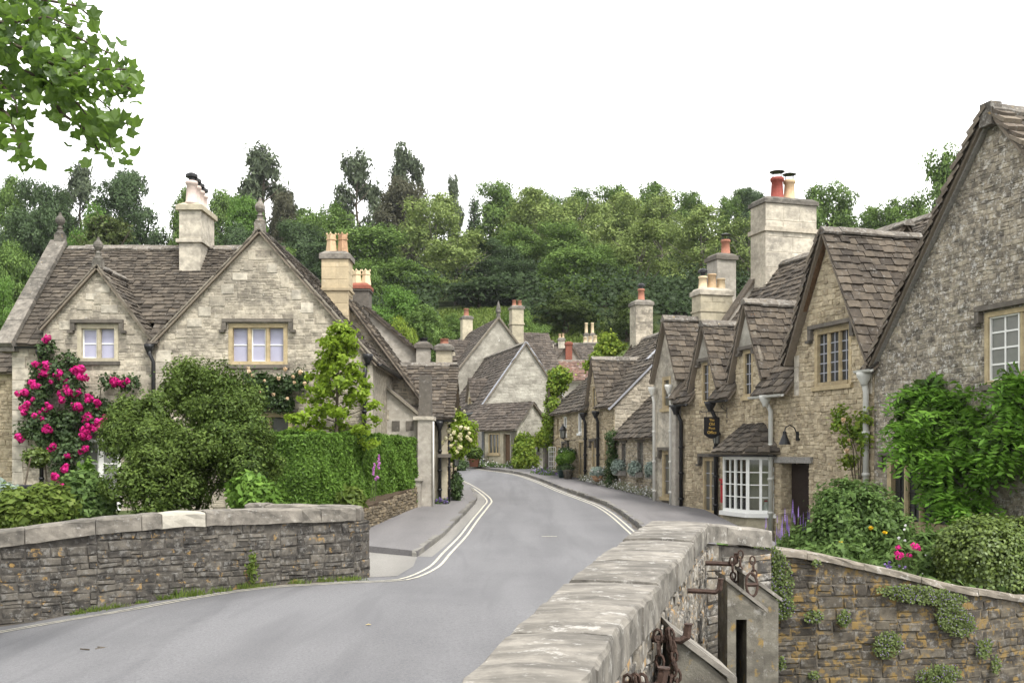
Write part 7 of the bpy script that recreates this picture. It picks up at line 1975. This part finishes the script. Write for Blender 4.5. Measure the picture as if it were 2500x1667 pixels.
# ------------------------------------------------------------------ planting up the street
def pot(t, c, r, h, mat): return MB().lathe(c, [(r * .72, 0), (r * .95, h * .85), (r * 1.08, h * .86), (r * 1.08, h), (r * .85, h)], 14).build('pot', mat, t, True)
for i, (u, n, s, lab) in enumerate(((-4.75, .55, 1.0, 'clipped ball in a blue-green pot on the right footway, left of the pair'), (-4.1, .5, 1.15, 'clipped ball in a pale pot on the right footway, right of the pair'))):
    s *= .72; c = FQ.p(u, n, g(FQ.p(u, n, 0).y) + .11); t = thing('potted_topiary', lab, 'topiary', c, 'topiary pots up the street')
    pot(t, c, .24 * s, .42 * s, 'glaze_green' if i == 0 else 'slab_concrete')
    foliage('foliage', [(tuple(c + Vector((0, 0, .98 * s))), (.3 * s, .3 * s, .28 * s))], 130, 14, .045, .05, 'leaf_hedge', t, 1.5, (.75, 1.0))
    foliage('underplanting', [(tuple(c + Vector((0, 0, .52 * s))), (.3 * s, .3 * s, .16 * s))], 60, 12, .05, .045, 'leaf_ivy', t)
    MB().tube([c + Vector((0, 0, .3)), c + Vector((0, 0, .9 * s))], .02, 5).build('stem', 'bark', t)
for i, (u, z, lab) in enumerate(((.97, 1.0, 'silver-leaved window box, leftmost on the low cottage'), (2.57, .98, 'silver-leaved window box, middle one on the low cottage'), (4.02, .97, 'silver-leaved window box, nearest on the low cottage'))):
    t = thing('window_box', lab, 'window box', FQ.p(u, .1, z), 'window boxes on the low cottage')
    MB().fbox(FQ, u - .34, u + .34, .05, .26, z, z + .16).build('trough', 'wood_weathered', t)
    c = FQ.p(u, .17, z + .28); foliage('foliage', [(tuple(c), (.2, .36, .2))], 120, 14, .06, .05, 'leaf_silver', t, 1.8, (.4, 1.05))
for u, z, lab, mt in ((-1.0, .95, 'basket of white flowers hung on the stone house wall by the drainpipes', 'leaf_silver'), (-5.3, .85, 'basket of pale flowers low on the creeper-hung house', 'leaf_silver'), (-5.2, 1.65, 'hanging basket with white blooms beneath the lantern, left one', 'leaf_ivy'), (-4.65, 1.65, 'hanging basket of dark leaves beneath the lantern, right one', 'leaf_ivy')):
    c = FQ.p(u, .3, z); t = thing('hanging_basket', lab, 'hanging basket', c, 'hanging baskets up the street')
    MB().lathe(c - Vector((0, 0, .22)), [(.05, 0), (.16, .08), (.22, .22), (.2, .23)], 12).build('basket', 'pot_rust' if z < 1.2 else 'brown_timber', t, True)
    foliage('foliage', [(tuple(c + Vector((0, 0, .12))), (.27, .27, .18))], 70, 13, .05, .05, mt, t)
    MB().tube([FQ.p(u, .02, z + .6), FQ.p(u, .3, z + .55), c + Vector((0, 0, .1))], .01, 4).build('bracket', 'iron_black', t)
    put_blossoms(t, [blossom_mesh('blossom', .03, 12, 'petal_white', .035)], [c + Vector((random.gauss(0, .14), random.gauss(-.1, .1), .15 + random.gauss(0, .08))) for _ in range(10)], (.7, 1.2))
# ivy column, creeper, daisies
iv = thing('ivy', 'narrow column of ivy climbing between the low cottage and the stone house', 'ivy', FQ.p(.15, .15, .4))
foliage('foliage', [(tuple(FQ.p(.2, .15, .5 + .3 * i)), (.22 + .04 * math.sin(i), .3, .25)) for i in range(7)], 240, 16, .06, .05, 'leaf_ivy', iv); MB().tube([FQ.p(.2, .06, .3), FQ.p(.25, .06, 2.4)], .03, 5).build('stem', 'bark', iv)
cv = thing('creeper', 'bright green creeper cascading down the end of the far stone house', 'creeper', FQ.p(-8.3, .2, .8))
L = [(tuple(D(x, y, 43)), (w * .0183, .35, h * .0183)) for x, y, w, h in ((1285, 860, 26, 18), (1272, 890, 18, 25), (1268, 930, 16, 28), (1262, 970, 16, 28), (1258, 1005, 14, 22), (1300, 870, 16, 12), (1240, 1010, 10, 16), (1290, 890, 12, 10), (1266, 1030, 8, 16))]
foliage('foliage', L, 420, 18, .09, .085, 'leaf_creeper', cv, 1.4, (.3, 1.05), droop=1.0); MB().tube([FQ.p(-8.2, .2, .8), FQ.p(-8.15, .2, 2.5), FQ.p(-8.0, .2, 4.5)], .05, 6).build('stem', 'bark', cv)
cv = thing('creeper', 'yellow-green creeper climbing along the ridge by the rubble chimney', 'creeper', FQ.p(-5.1, -2.2, 5.2))
L = [(tuple(D(x, y, 41)), (w * .0174, .4, h * .0174)) for x, y, w, h in ((1395, 780, 18, 18), (1388, 800, 20, 16), (1372, 822, 16, 16), (1352, 840, 14, 12), (1418, 797, 18, 12), (1405, 808, 14, 10))]
foliage('foliage', L, 260, 18, .09, .085, 'leaf_creeper', cv, 1.4, (.3, 1.05)); MB().tube([FQ.p(-5.15, -1.2, 4.2), FQ.p(-5.15, -2.0, 5.4), FQ.p(-5.1, -2.5, 6.1)], .05, 6).build('stem', 'bark', cv)
def strip_plants(name, label, cat, A, B, w, h, n, mats, size=.05):
    A, B = Vector(A), Vector(B); t = thing(name, label, cat, A); f = RNG.random(n); P = np.array([tuple(A.lerp(B, q)) for q in f]); P[:, 0] += RNG.normal(size=n) * w; P[:, 1] += RNG.normal(size=n) * w
    hh = h * (.4 + .6 * np.abs(np.sin(f * 17) * np.cos(f * 7.3 + 1))); P[:, 2] += np.abs(RNG.normal(size=n)) * hh * .6
    V = leaf_arrays(P, RNG.normal(size=P.shape) + np.array([0, -.4, .6]), size * RNG.uniform(.6, 1.3, n), 2.2); mi = (RNG.random(n) < .25).astype(int) if len(mats) > 1 else None
    sub('foliage', quads_mesh('foliage', V, mats, mi), t); return t
def fg(u, n, dz=.12): p = FQ.p(u, n, 0); p.z = g(p.y) + dz; return p
strip_plants('daisies', 'band of white daisies along the foot of the low cottage', 'flowers', fg(5.0, .2), fg(.4, .2), .1, .26, 1500, ['leaf_daisy', 'petal_white'], .04)
strip_plants('daisies', 'band of white daisies below the two black drainpipes up the street', 'flowers', fg(-.2, .22), fg(-3.2, .22), .09, .26, 900, ['leaf_daisy', 'petal_white'], .04)
strip_plants('lavender', 'low violet lavender at the far corner of the right footway', 'lavender', fg(-6.2, .5), fg(-8.0, .7), .16, .22, 700, ['leaf_shrub', 'petal_violet'], .05)
# front garden of the grey gabled house
gp = FG.p
bush('climbing_rose', 'leafy white rose on the angled wing of the grey gabled house', 'climbing rose', gp(.1, .35, .9), [(tuple(gp(.1, .35, 2.0)), (.5, .3, .65)), (tuple(gp(.1, .45, 1.4)), (.62, .35, .45)), (tuple(gp(1.3, .35, 2.4)), (.35, .25, .4))], 300, 18, .09, .075, 'leaf_creeper', 4)
bush('garden_plant', 'round green bush in a terracotta pot by the grey gabled house', 'plant', (-1.75, 47.2, 1.2), [((-1.75, 47.2, 1.72), (.36, .36, .28))], 130, 16, .08, .07, 'leaf_bush', 3)
t = thing('plant_pot', 'terracotta pot beneath the round bush by the grey gabled house', 'pot', (-1.75, 47.2, g(47.2) + .12)); pot(t, Vector((-1.75, 47.2, g(47.2) + .1)), .26, .36, 'pot_terracotta')
bush('garden_plant', 'dark foliage on the far left kerb beyond the cream rose', 'plant', (-2.9, 46.5, 1), [((-2.9, 46.5, 1.5), (.5, .6, .6)), ((-2.5, 46.0, 1.2), (.5, .4, .3))], 150, 16, .1, .07, 'leaf_ivy', 4)
strip_plants('garden_flowers', 'strip of low plants along the kerb before the grey gabled house', 'flowers', (-2.2, 47.9, g(48) + .1), (1.0, 45.7, g(46) + .1), .16, .3, 1300, ['leaf_shrub', 'petal_white'], .06)

# grass tufts at the foot of the left parapet
tufts = [(180, 1388, 6), (212, 1380, 8), (242, 1378, 6), (268, 1372, 7), (330, 1368, 5), (385, 1360, 8), (425, 1356, 12), (455, 1354, 10), (510, 1350, 8), (565, 1344, 9), (605, 1338, 7), (680, 1335, 8), (745, 1332, 9), (790, 1330, 8), (815, 1328, 7)]
ordn = ['first', 'second', 'third', 'fourth', 'fifth', 'sixth', 'seventh', 'eighth', 'ninth', 'tenth', 'eleventh', 'twelfth', 'thirteenth', 'fourteenth', 'last']
for i, (dx, dy, s) in enumerate(tufts):
    px = dx * K; r = (px - 1250) / 2500
    # foot of the wall at this bearing
    yy = 13.0
    for _ in range(8): yy = lerp_table([(p[0], p[1]) for p in LP], r * yy) - .06
    x, y = r * yy, yy - .04; n = 26 + s * 5
    z0 = road_z(x, y) - .01
    P = np.stack([x + RNG.normal(size=n) * s * .012, y + RNG.normal(size=n) * .02, np.full(n, z0)], 1); V = []
    hh = s * .011 * RNG.uniform(.5, 1.2, n); lean = RNG.normal(size=(n, 2)) * .04
    tip = P + np.stack([lean[:, 0], lean[:, 1], hh], 1); sd = np.stack([np.full(n, .006), np.zeros(n), np.zeros(n)], 1)
    V = np.stack([P - sd, P + sd, (P + tip) / 2 + sd * .8, tip], 1).reshape(-1, 3) - np.array([x, y, z0])
    o = bpy.data.objects.new('grass_tuft', quads_mesh('grass_tuft', V, 'leaf_grass')); COL.objects.link(o); o.location = (x, y, z0)
    tag(o, f'small grass tuft at the foot of the left parapet, {ordn[i]} from the left', 'grass tuft', 'grass tufts along the left parapet')
t = thing('weed', 'tall thin weed growing against the left parapet', 'weed', (-3.52, 13.85, -.1))
x, y = -3.5, 13.78
MB().tube([(x, y, road_z(x, y)), (x + .02, y, .12), (x + .03, y + .02, .42)], [.006, .005, .002], 4).build('stem', 'stem_green', t); foliage('leaves', [((x + .02, y, .2), (.05, .04, .22))], 26, 8, .03, .03, 'leaf_grass', t)

# ------------------------------------------------------------------ sycamore bough hanging in at the top left
sy = thing('sycamore_tree', 'sycamore bough with lobed leaves hanging into the top left corner', 'tree', (-8.6, 8.6, -.2))
def syc_leaf(rng):
    tips = []
    for a, r in ((-155, .4), (-120, .66), (-96, .56), (-60, .9), (-32, .66), (-12, .86), (0, 1.0), (12, .86), (32, .66), (60, .9), (96, .56), (120, .66), (155, .4)):
        t_ = R(a + rng.uniform(-4, 4)); r_ = r * rng.uniform(.92, 1.08); fold = abs(math.sin(t_)) * r_
        tips.append((math.sin(t_) * r_ * .62, math.cos(t_) * r_ * .62, -.38 * fold * fold - .25 * max(0, math.cos(t_)) * r_ * r_))
    v = [(0, -.05, .03)] + tips; f = [(0, i, i + 1) for i in range(1, len(tips))] + [(0, len(tips), 1)]
    m = bpy.data.meshes.new('leaf'); m.from_pydata(v, [], f); m.materials.append(MATS['leaf_sycamore']); m.update(); return m
lm = [syc_leaf(random.Random(i)) for i in range(8)]
twigs = [[(-120, 40, 8.4), (60, 115, 8), (150, 165, 7.9), (235, 235, 7.8), (295, 290, 7.7)], [(-100, 110, 8.4), (100, 180, 8.1), (180, 240, 8), (250, 325, 7.9), (262, 365, 7.9)], [(-100, 0, 8.6), (100, 55, 8.3), (180, 88, 8.2), (255, 125, 8.1), (292, 190, 8)], [(-90, 190, 8.2), (15, 260, 8), (48, 330, 7.9), (25, 375, 7.9)], [(-60, -40, 8.5), (100, 0, 8.3), (180, 15, 8.2), (225, 55, 8.2)], [(100, 180, 8.1), (140, 260, 8), (200, 300, 8), (225, 345, 8)], [(150, 165, 7.9), (230, 185, 7.8), (300, 205, 7.7)], [(60, 115, 8), (130, 130, 7.8), (220, 160, 7.7), (290, 160, 7.6)], [(-90, 140, 8.3), (0, 190, 8.1), (35, 230, 8), (40, 260, 8)], [(-80, 60, 8.2), (40, 50, 8), (110, 40, 7.9), (160, 60, 7.8)]]
m = MB(); pts = []
rl = random.Random(8)
for tw in twigs:
    q = [D(*p) for p in tw]; m.tube(q, [.022, .014, .009, .006, .003][:len(q)], 5)
    for a, b in zip(q, q[1:]):
        n = max(2, int((b - a).length / .0145))
        for i in range(n):
            if (a.lerp(b, i / n).x / a.lerp(b, i / n).y) < -.8: continue
            p = a.lerp(b, (i + rl.random()) / n) + Vector((rl.gauss(0, .07), rl.gauss(0, .2), rl.gauss(-.045, .055))); pts.append(p)
m.tube([(-8.6, 8.6, 3.2), (-6.8, 8.6, 4.9), tuple(D(-100, 110, 8.4))], [.09, .06, .022], 7); m.tube([(-8.6, 8.6, 4.2), (-7, 8.5, 5.4), tuple(D(-100, 0, 8.6))], [.09, .05, .02], 7); m.tube([tuple(D(-100, 110, 8.4)), tuple(D(-90, 190, 8.2))], [.02, .014], 5); m.tube([(-7, 8.5, 5.4), tuple(D(-60, -40, 8.5))], [.05, .015], 5)
m.build('branch', 'bark', sy)
MB().tube([(-8.7, 8.6, -.3), (-8.6, 8.6, 2), (-8.6, 8.6, 4.5), (-8.5, 8.7, 8)], [.34, .27, .22, .1], 10).build('trunk', 'bark', sy)
rl.shuffle(pts); pts.sort(key=lambda p: p.x / p.y < -.51); rest = []
for i, p in enumerate(pts):
    s = rl.uniform(.085, .14); rot = Matrix.Rotation(rl.uniform(0, 6.28), 4, 'Z') @ Matrix.Rotation(rl.uniform(1.9, 2.8) if rl.random() < .6 else rl.uniform(.2, 1.2), 4, 'X') @ Matrix.Rotation(rl.uniform(-.5, .5), 4, 'Y')
    M = Matrix.Translation(p) @ rot @ Matrix.Diagonal((s, s, s, 1)); me = lm[i % 8]
    if i < 290:
        o = bpy.data.objects.new('leaf', me); COL.objects.link(o); o.parent = sy; o.matrix_parent_inverse = Matrix.Translation(-Vector(sy.location)); o.matrix_basis = M
    else: rest.append((M, me))
m = MB()
for M, me in rest: m.add([M @ v.co for v in me.vertices], [tuple(f.vertices) for f in me.polygons])
# the crown above and beyond the frame
o = m.mesh('small_leaves', 'leaf_sycamore'); sub('small_leaves', o, sy)
foliage('crown', [((-9.5, 9, 7.5), (2.6, 2.6, 2.2)), ((-9, 7, 6.4), (2.2, 2.2, 1.6)), ((-10.5, 10.5, 6.5), (2.2, 2.2, 1.8))], 260, 22, .28, .13, 'leaf_sycamore', sy, 1.2)

# ------------------------------------------------------------------ wooded hill
def tree_proto(kind, seed):
    """crown and trunk meshes of a tree of height 10 standing at the origin"""
    rg = random.Random(seed); L = []; m = MB(); spread, size, nc, per, mat, bark, asp, droop, flat, shell = .3, .155, 800, 30, 'leaf_hill_mid', 'bark', 1.6, 0, 1, (.62, 1.14)
    if kind in ('mid', 'light', 'bright', 'dark', 'lime'):
        mat = {'mid': 'leaf_hill_mid', 'light': 'leaf_hill_light', 'bright': 'leaf_hill_bright', 'dark': 'leaf_hill_dark', 'lime': 'leaf_creeper'}[kind]
        nl = 34 if kind != 'light' else 38
        for i in range(nl):
            a = rg.uniform(0, 2 * PI); f = (i + rg.random()) / nl; z = 1.6 + f * 7.6; rr_ = 3.1 * math.sin(PI * (.22 + .7 * (z - 1.2) / 9)) * rg.uniform(.45, 1.1)
            s = rg.uniform(.55, 1.35) * (1.0 if kind != 'light' else .85); L.append(((math.cos(a) * rr_, math.sin(a) * rr_, z + rg.uniform(-.4, .4)), (s * 1.15, s * 1.15, s * .72)))
        L.append(((rg.uniform(-.5, .5), 0, 8.8), (.9, .9, .9))); L.append(((0, 0, 6.2), (1.9, 1.9, 2.4))); limbs(m, (0, 0, -.8), (0, 0, 8.4), .26, 14 if kind == 'light' else 9, 4.2 if kind == 'light' else 3.2, rg, start=.12)
        if kind == 'light': nc, per, bark, shell = 560, 26, 'bark_pale', (.6, 1.16)
    elif kind == 'droop':
        mat, asp, droop, nc, per, spread = 'leaf_hill_droop', 2.8, 1.8, 420, 22, .26
        for i in range(40):
            a = rg.uniform(0, 2 * PI); z = 1.2 + 8.4 * (i + rg.random()) / 40; rr_ = 2.5 * math.sin(PI * (.3 + .62 * (z - 1) / 9)) * rg.uniform(.3, 1.15); s = rg.uniform(.3, .75); L.append(((math.cos(a) * rr_, math.sin(a) * rr_, z), (s, s, s * 1.2)))
        limbs(m, (0, 0, -.8), (0, 0, 9.2), .26, 12, 2.2, rg)
    elif kind == 'brown':
        mat, nc, per = 'leaf_hill_brown', 600, 30
        for i in range(14):
            a = rg.uniform(0, 2 * PI); z = rg.uniform(2.5, 8.6); rr_ = 2.4 * math.sin(PI * (.3 + .65 * (z - 2) / 8)) * rg.uniform(.4, 1.0); s = rg.uniform(1.0, 1.5); L.append(((math.cos(a) * rr_, math.sin(a) * rr_, z), (s, s, s)))
        limbs(m, (0, 0, -.8), (0, 0, 8), .3, 7, 2, rg)
    elif kind == 'yew':
        mat, asp, nc, per, size, droop = 'leaf_yew', 2.6, 700, 28, .14, -1.2
        for i in range(12):
            a = rg.uniform(0, 2 * PI); z = rg.uniform(1.2, 7.5); rr_ = (3.4 - .34 * z) * rg.uniform(.3, 1); s = rg.uniform(1.2, 1.9); L.append(((math.cos(a) * rr_, math.sin(a) * rr_, z), (s, s, s)))
        L.append(((0, 0, 8.3), (1.1, 1.1, 1.6))); limbs(m, (0, 0, -.8), (0, 0, 7), .4, 6, 2, rg)
    elif kind == 'cedar':
        mat, asp, nc, per, flat, size = 'leaf_cedar', 1.8, 700, 28, .3, .15
        for i in range(26):
            a = rg.uniform(0, 2 * PI); z = 2.0 + 7.3 * i / 26; rr_ = (4.4 - .42 * z) * rg.uniform(.35, 1.05); L.append(((math.cos(a) * rr_, math.sin(a) * rr_, z), (1.35, 1.35, .3)))
        limbs(m, (0, 0, -.8), (0, 0, 9.5), .4, 16, 3.2, rg)
    elif kind == 'conifer':
        mat, asp, nc, per, size, droop = 'leaf_hill_dark', 2.2, 360, 20, .15, .8
        for i in range(14): z = 1.5 + 8 * i / 14; r_ = 1.5 * (1 - i / 15); L.append(((rg.uniform(-.1, .1), rg.uniform(-.1, .1), z), (r_ + .15, r_ + .15, .5)))
        limbs(m, (0, 0, -.8), (0, 0, 9.6), .2, 10, 1.2, rg)
    P, N = clump_points(L, nc, per, spread, shell, flat)
    cm = quads_mesh('crown', leaf_arrays(P, N, size * RNG.uniform(.6, 1.35, len(P)), asp, droop), mat)
    tm = m.mesh('trunk', bark); return cm, tm
PROTO = {}
for kd, ns in (('mid', 4), ('light', 3), ('bright', 2), ('dark', 2), ('lime', 1), ('droop', 3), ('brown', 1), ('yew', 2), ('cedar', 1), ('conifer', 1)):
    PROTO[kd] = [tree_proto(kd, 60 + 7 * i + len(kd)) for i in range(ns)]
WIDTH = {'mid': 7.6, 'light': 7.6, 'bright': 7.6, 'dark': 7.6, 'lime': 7.6, 'droop': 5.4, 'brown': 6.6, 'yew': 7.6, 'cedar': 9.2, 'conifer': 3.2}
LOOK = {'mid': 'rounded mid-green tree', 'light': 'airy pale green tree', 'bright': 'bright green leafy tree', 'dark': 'dense dark green tree', 'lime': 'lime-green small tree', 'droop': 'tall thin drooping tree', 'brown': 'brownish-green dense tree', 'yew': 'dark olive yew', 'cedar': 'spreading layered cedar', 'conifer': 'small pointed dark conifer'}
TREES = [  # display x, top y, width, kind, depth, row
    (15, 402, 110, 'mid', 112, 'sky'), (105, 405, 150, 'dark', 108, 'sky'), (185, 378, 110, 'droop', 124, 'sky'), (285, 392, 165, 'dark', 112, 'sky'), (420, 430, 100, 'mid', 116, 'sky'), (505, 432, 110, 'mid', 122, 'sky'), (605, 340, 150, 'droop', 132, 'sky'), (645, 425, 90, 'brown', 128, 'sky'), (715, 475, 130, 'mid', 122, 'sky'), (820, 352, 120, 'droop', 140, 'sky'), (930, 340, 130, 'droop', 146, 'sky'), (925, 402, 140, 'brown', 132, 'sky'), (1040, 402, 50, 'droop', 150, 'sky'), (1090, 440, 50, 'conifer', 152, 'sky'), (1155, 414, 150, 'mid', 142, 'sky'), (1240, 432, 130, 'mid', 146, 'sky'), (1330, 430, 130, 'mid', 146, 'sky'), (1420, 424, 150, 'mid', 146, 'sky'), (1510, 420, 140, 'mid', 148, 'sky'), (1590, 436, 110, 'mid', 148, 'sky'), (1662, 434, 34, 'conifer', 152, 'sky'), (1690, 432, 130, 'mid', 148, 'sky'), (1740, 428, 110, 'dark', 140, 'sky'), (1900, 420, 150, 'mid', 118, 'sky'), (2010, 470, 130, 'mid', 112, 'sky'), (2085, 440, 140, 'mid', 110, 'sky'), (2170, 332, 150, 'mid', 96, 'sky'), (2250, 390, 140, 'mid', 92, 'sky'),
    (60, 470, 150, 'dark', 96, 'mid'), (255, 478, 270, 'cedar', 82, 'mid'), (205, 470, 120, 'bright', 92, 'mid'), (450, 490, 120, 'mid', 100, 'mid'), (565, 450, 120, 'bright', 104, 'mid'), (540, 520, 120, 'dark', 96, 'mid'), (690, 500, 130, 'dark', 108, 'mid'), (775, 470, 130, 'mid', 112, 'mid'), (850, 515, 190, 'mid', 104, 'mid'), (750, 560, 150, 'dark', 98, 'mid'), (1000, 442, 180, 'light', 118, 'mid'), (1050, 525, 190, 'light', 106, 'mid'), (1230, 436, 200, 'light', 122, 'mid'), (1335, 445, 160, 'light', 120, 'mid'), (1430, 440, 160, 'light', 124, 'mid'), (1520, 450, 140, 'light', 124, 'mid'), (1465, 510, 190, 'light', 106, 'mid'), (1610, 474, 180, 'light', 112, 'mid'), (1720, 490, 140, 'light', 110, 'mid'), (1300, 510, 170, 'mid', 110, 'mid'), (1150, 560, 140, 'dark', 108, 'mid'), (1840, 470, 120, 'mid', 112, 'mid'), (940, 600, 170, 'mid', 98, 'mid'), (1390, 560, 120, 'mid', 104, 'mid'), (1200, 520, 150, 'mid', 112, 'mid'), (640, 560, 120, 'mid', 98, 'mid'),
    (20, 555, 130, 'mid', 78, 'low'), (8, 635, 110, 'bright', 58, 'low'), (830, 600, 130, 'mid', 92, 'low'), (1310, 570, 170, 'mid', 94, 'low'), (1300, 665, 170, 'yew', 86, 'low'), (1440, 668, 130, 'yew', 84, 'low'), (900, 660, 150, 'bright', 78, 'low'), (985, 705, 120, 'mid', 76, 'low'), (930, 738, 90, 'lime', 70, 'low'), (1185, 706, 110, 'mid', 78, 'low'), (1235, 742, 100, 'mid', 74, 'low'), (1100, 640, 150, 'dark', 100, 'low'), (1180, 610, 160, 'dark', 104, 'low'), (1560, 640, 150, 'dark', 100, 'low'), (1640, 620, 150, 'dark', 100, 'low'), (1700, 640, 120, 'dark', 98, 'low'), (1040, 720, 70, 'mid', 82, 'low')]
rows = {'sky': 'on the skyline', 'mid': 'midway up the hill', 'low': 'low on the hill'}
from collections import defaultdict
cnt = defaultdict(list)
for tr in TREES: cnt[(tr[3], tr[5])].append(tr[0])
rt = random.Random(19)
ORD = ['first', 'second', 'third', 'fourth', 'fifth', 'sixth', 'seventh', 'eighth', 'ninth', 'tenth', 'eleventh', 'twelfth', 'thirteenth', 'fourteenth', 'fifteenth', 'sixteenth', 'seventeenth', 'eighteenth', 'nineteenth']
ntri = 0
for (dx, ty, wd, kd, Y, row) in TREES:
    p = D(dx, ty, Y); gz = hill(p.x, Y); H = max(3.0, p.z - gz)
    sxy = wd * K / 2500 * Y / WIDTH[kd]; sz = H / (10.0 if kd != 'conifer' else 10)
    # keep crowns from being stretched like pillars: the trunk stands lower in the ground on the slope instead
    cap_ = 3.6 if kd in ('droop', 'conifer') else 2.2
    if sz > sxy * cap_: sz_ = sxy * cap_
    else: sz_ = sz
    ks = sorted(cnt[(kd, row)]); i = ks.index(dx)
    lab = LOOK[kd] + ' ' + rows[row] + ('' if len(ks) == 1 else f', {ORD[i]} of its kind from the left')
    cat = {'yew': 'yew', 'cedar': 'cedar', 'conifer': 'conifer'}.get(kd, 'tree')
    o = bpy.data.objects.new('hillside_tree', None); o.location = (p.x, Y, p.z - 10 * sz_ if sz_ < sz else gz); o.scale = (sxy, sxy, sz_); o.rotation_euler = (0, 0, rt.uniform(0, 6.28)); COL.objects.link(o)
    tag(o, lab, cat, 'trees on the wooded hill')
    cm, tm = PROTO[kd][rt.randrange(len(PROTO[kd]))]
    for nm, me in (('crown', cm), ('trunk', tm)):
        c = bpy.data.objects.new(nm, me); COL.objects.link(c); c.parent = o
    if sz_ < sz:
        h_ = (o.location.z - gz) / sz_ + .5
        e = bpy.data.objects.new('lower_trunk', MB().tube([(0, 0, -h_), (0, 0, .2)], [.42, .36], 7).mesh('lower_trunk', 'bark')); COL.objects.link(e); e.parent = o
# undergrowth and unresolved wood that closes the hillside
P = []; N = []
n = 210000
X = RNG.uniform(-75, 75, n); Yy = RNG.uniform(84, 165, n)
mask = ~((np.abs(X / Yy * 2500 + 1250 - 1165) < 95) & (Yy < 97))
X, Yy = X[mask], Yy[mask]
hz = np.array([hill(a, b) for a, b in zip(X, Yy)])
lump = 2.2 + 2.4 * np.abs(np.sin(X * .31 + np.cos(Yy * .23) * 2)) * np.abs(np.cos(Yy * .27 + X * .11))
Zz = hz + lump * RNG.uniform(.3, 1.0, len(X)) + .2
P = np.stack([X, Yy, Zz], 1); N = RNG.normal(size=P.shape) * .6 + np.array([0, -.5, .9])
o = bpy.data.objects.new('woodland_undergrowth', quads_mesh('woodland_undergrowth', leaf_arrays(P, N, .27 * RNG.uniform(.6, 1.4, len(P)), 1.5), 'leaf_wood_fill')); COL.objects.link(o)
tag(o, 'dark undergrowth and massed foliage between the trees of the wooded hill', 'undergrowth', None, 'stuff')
# rough grass on the open bank
n = 26000
X = RNG.uniform(-12, 8, n); Yy = RNG.uniform(70, 99, n); hz = np.array([hill(a, b) for a, b in zip(X, Yy)])
P = np.stack([X, Yy, hz + RNG.uniform(0, .3, n)], 1)
o = bpy.data.objects.new('meadow_grass', quads_mesh('meadow_grass', leaf_arrays(P, RNG.normal(size=P.shape) + np.array([0, -1, .2]), .12, 3.0, -2.5), 'leaf_grass')); COL.objects.link(o)
tag(o, 'rough grass on the open bank below the wood', 'grass', None, 'stuff')

# ------------------------------------------------------------------ damp summer air
m = MB().box(-600, 600, -130, 720, -4.5, 70)
hz_ = m.build('haze', None)
vm = bpy.data.materials.new('haze_air'); vm.use_nodes = True; vn = vm.node_tree.nodes; vn.clear()
vo = vn.new('ShaderNodeOutputMaterial'); vp = vn.new('ShaderNodeVolumePrincipled')
vp.inputs['Color'].default_value = (.9, .93, .96, 1); vp.inputs['Density'].default_value = .00016; vp.inputs['Anisotropy'].default_value = .2
vm.node_tree.links.new(vp.outputs['Volume'], vo.inputs['Volume']); hz_.data.materials.append(vm); hz_['kind'] = 'stuff'

finish_pieces()
print('triangles', sum(sum(len(p.vertices) - 2 for p in m.polygons) for m in bpy.data.meshes if len(m.polygons) < 200000) , 'meshes', len(bpy.data.meshes))
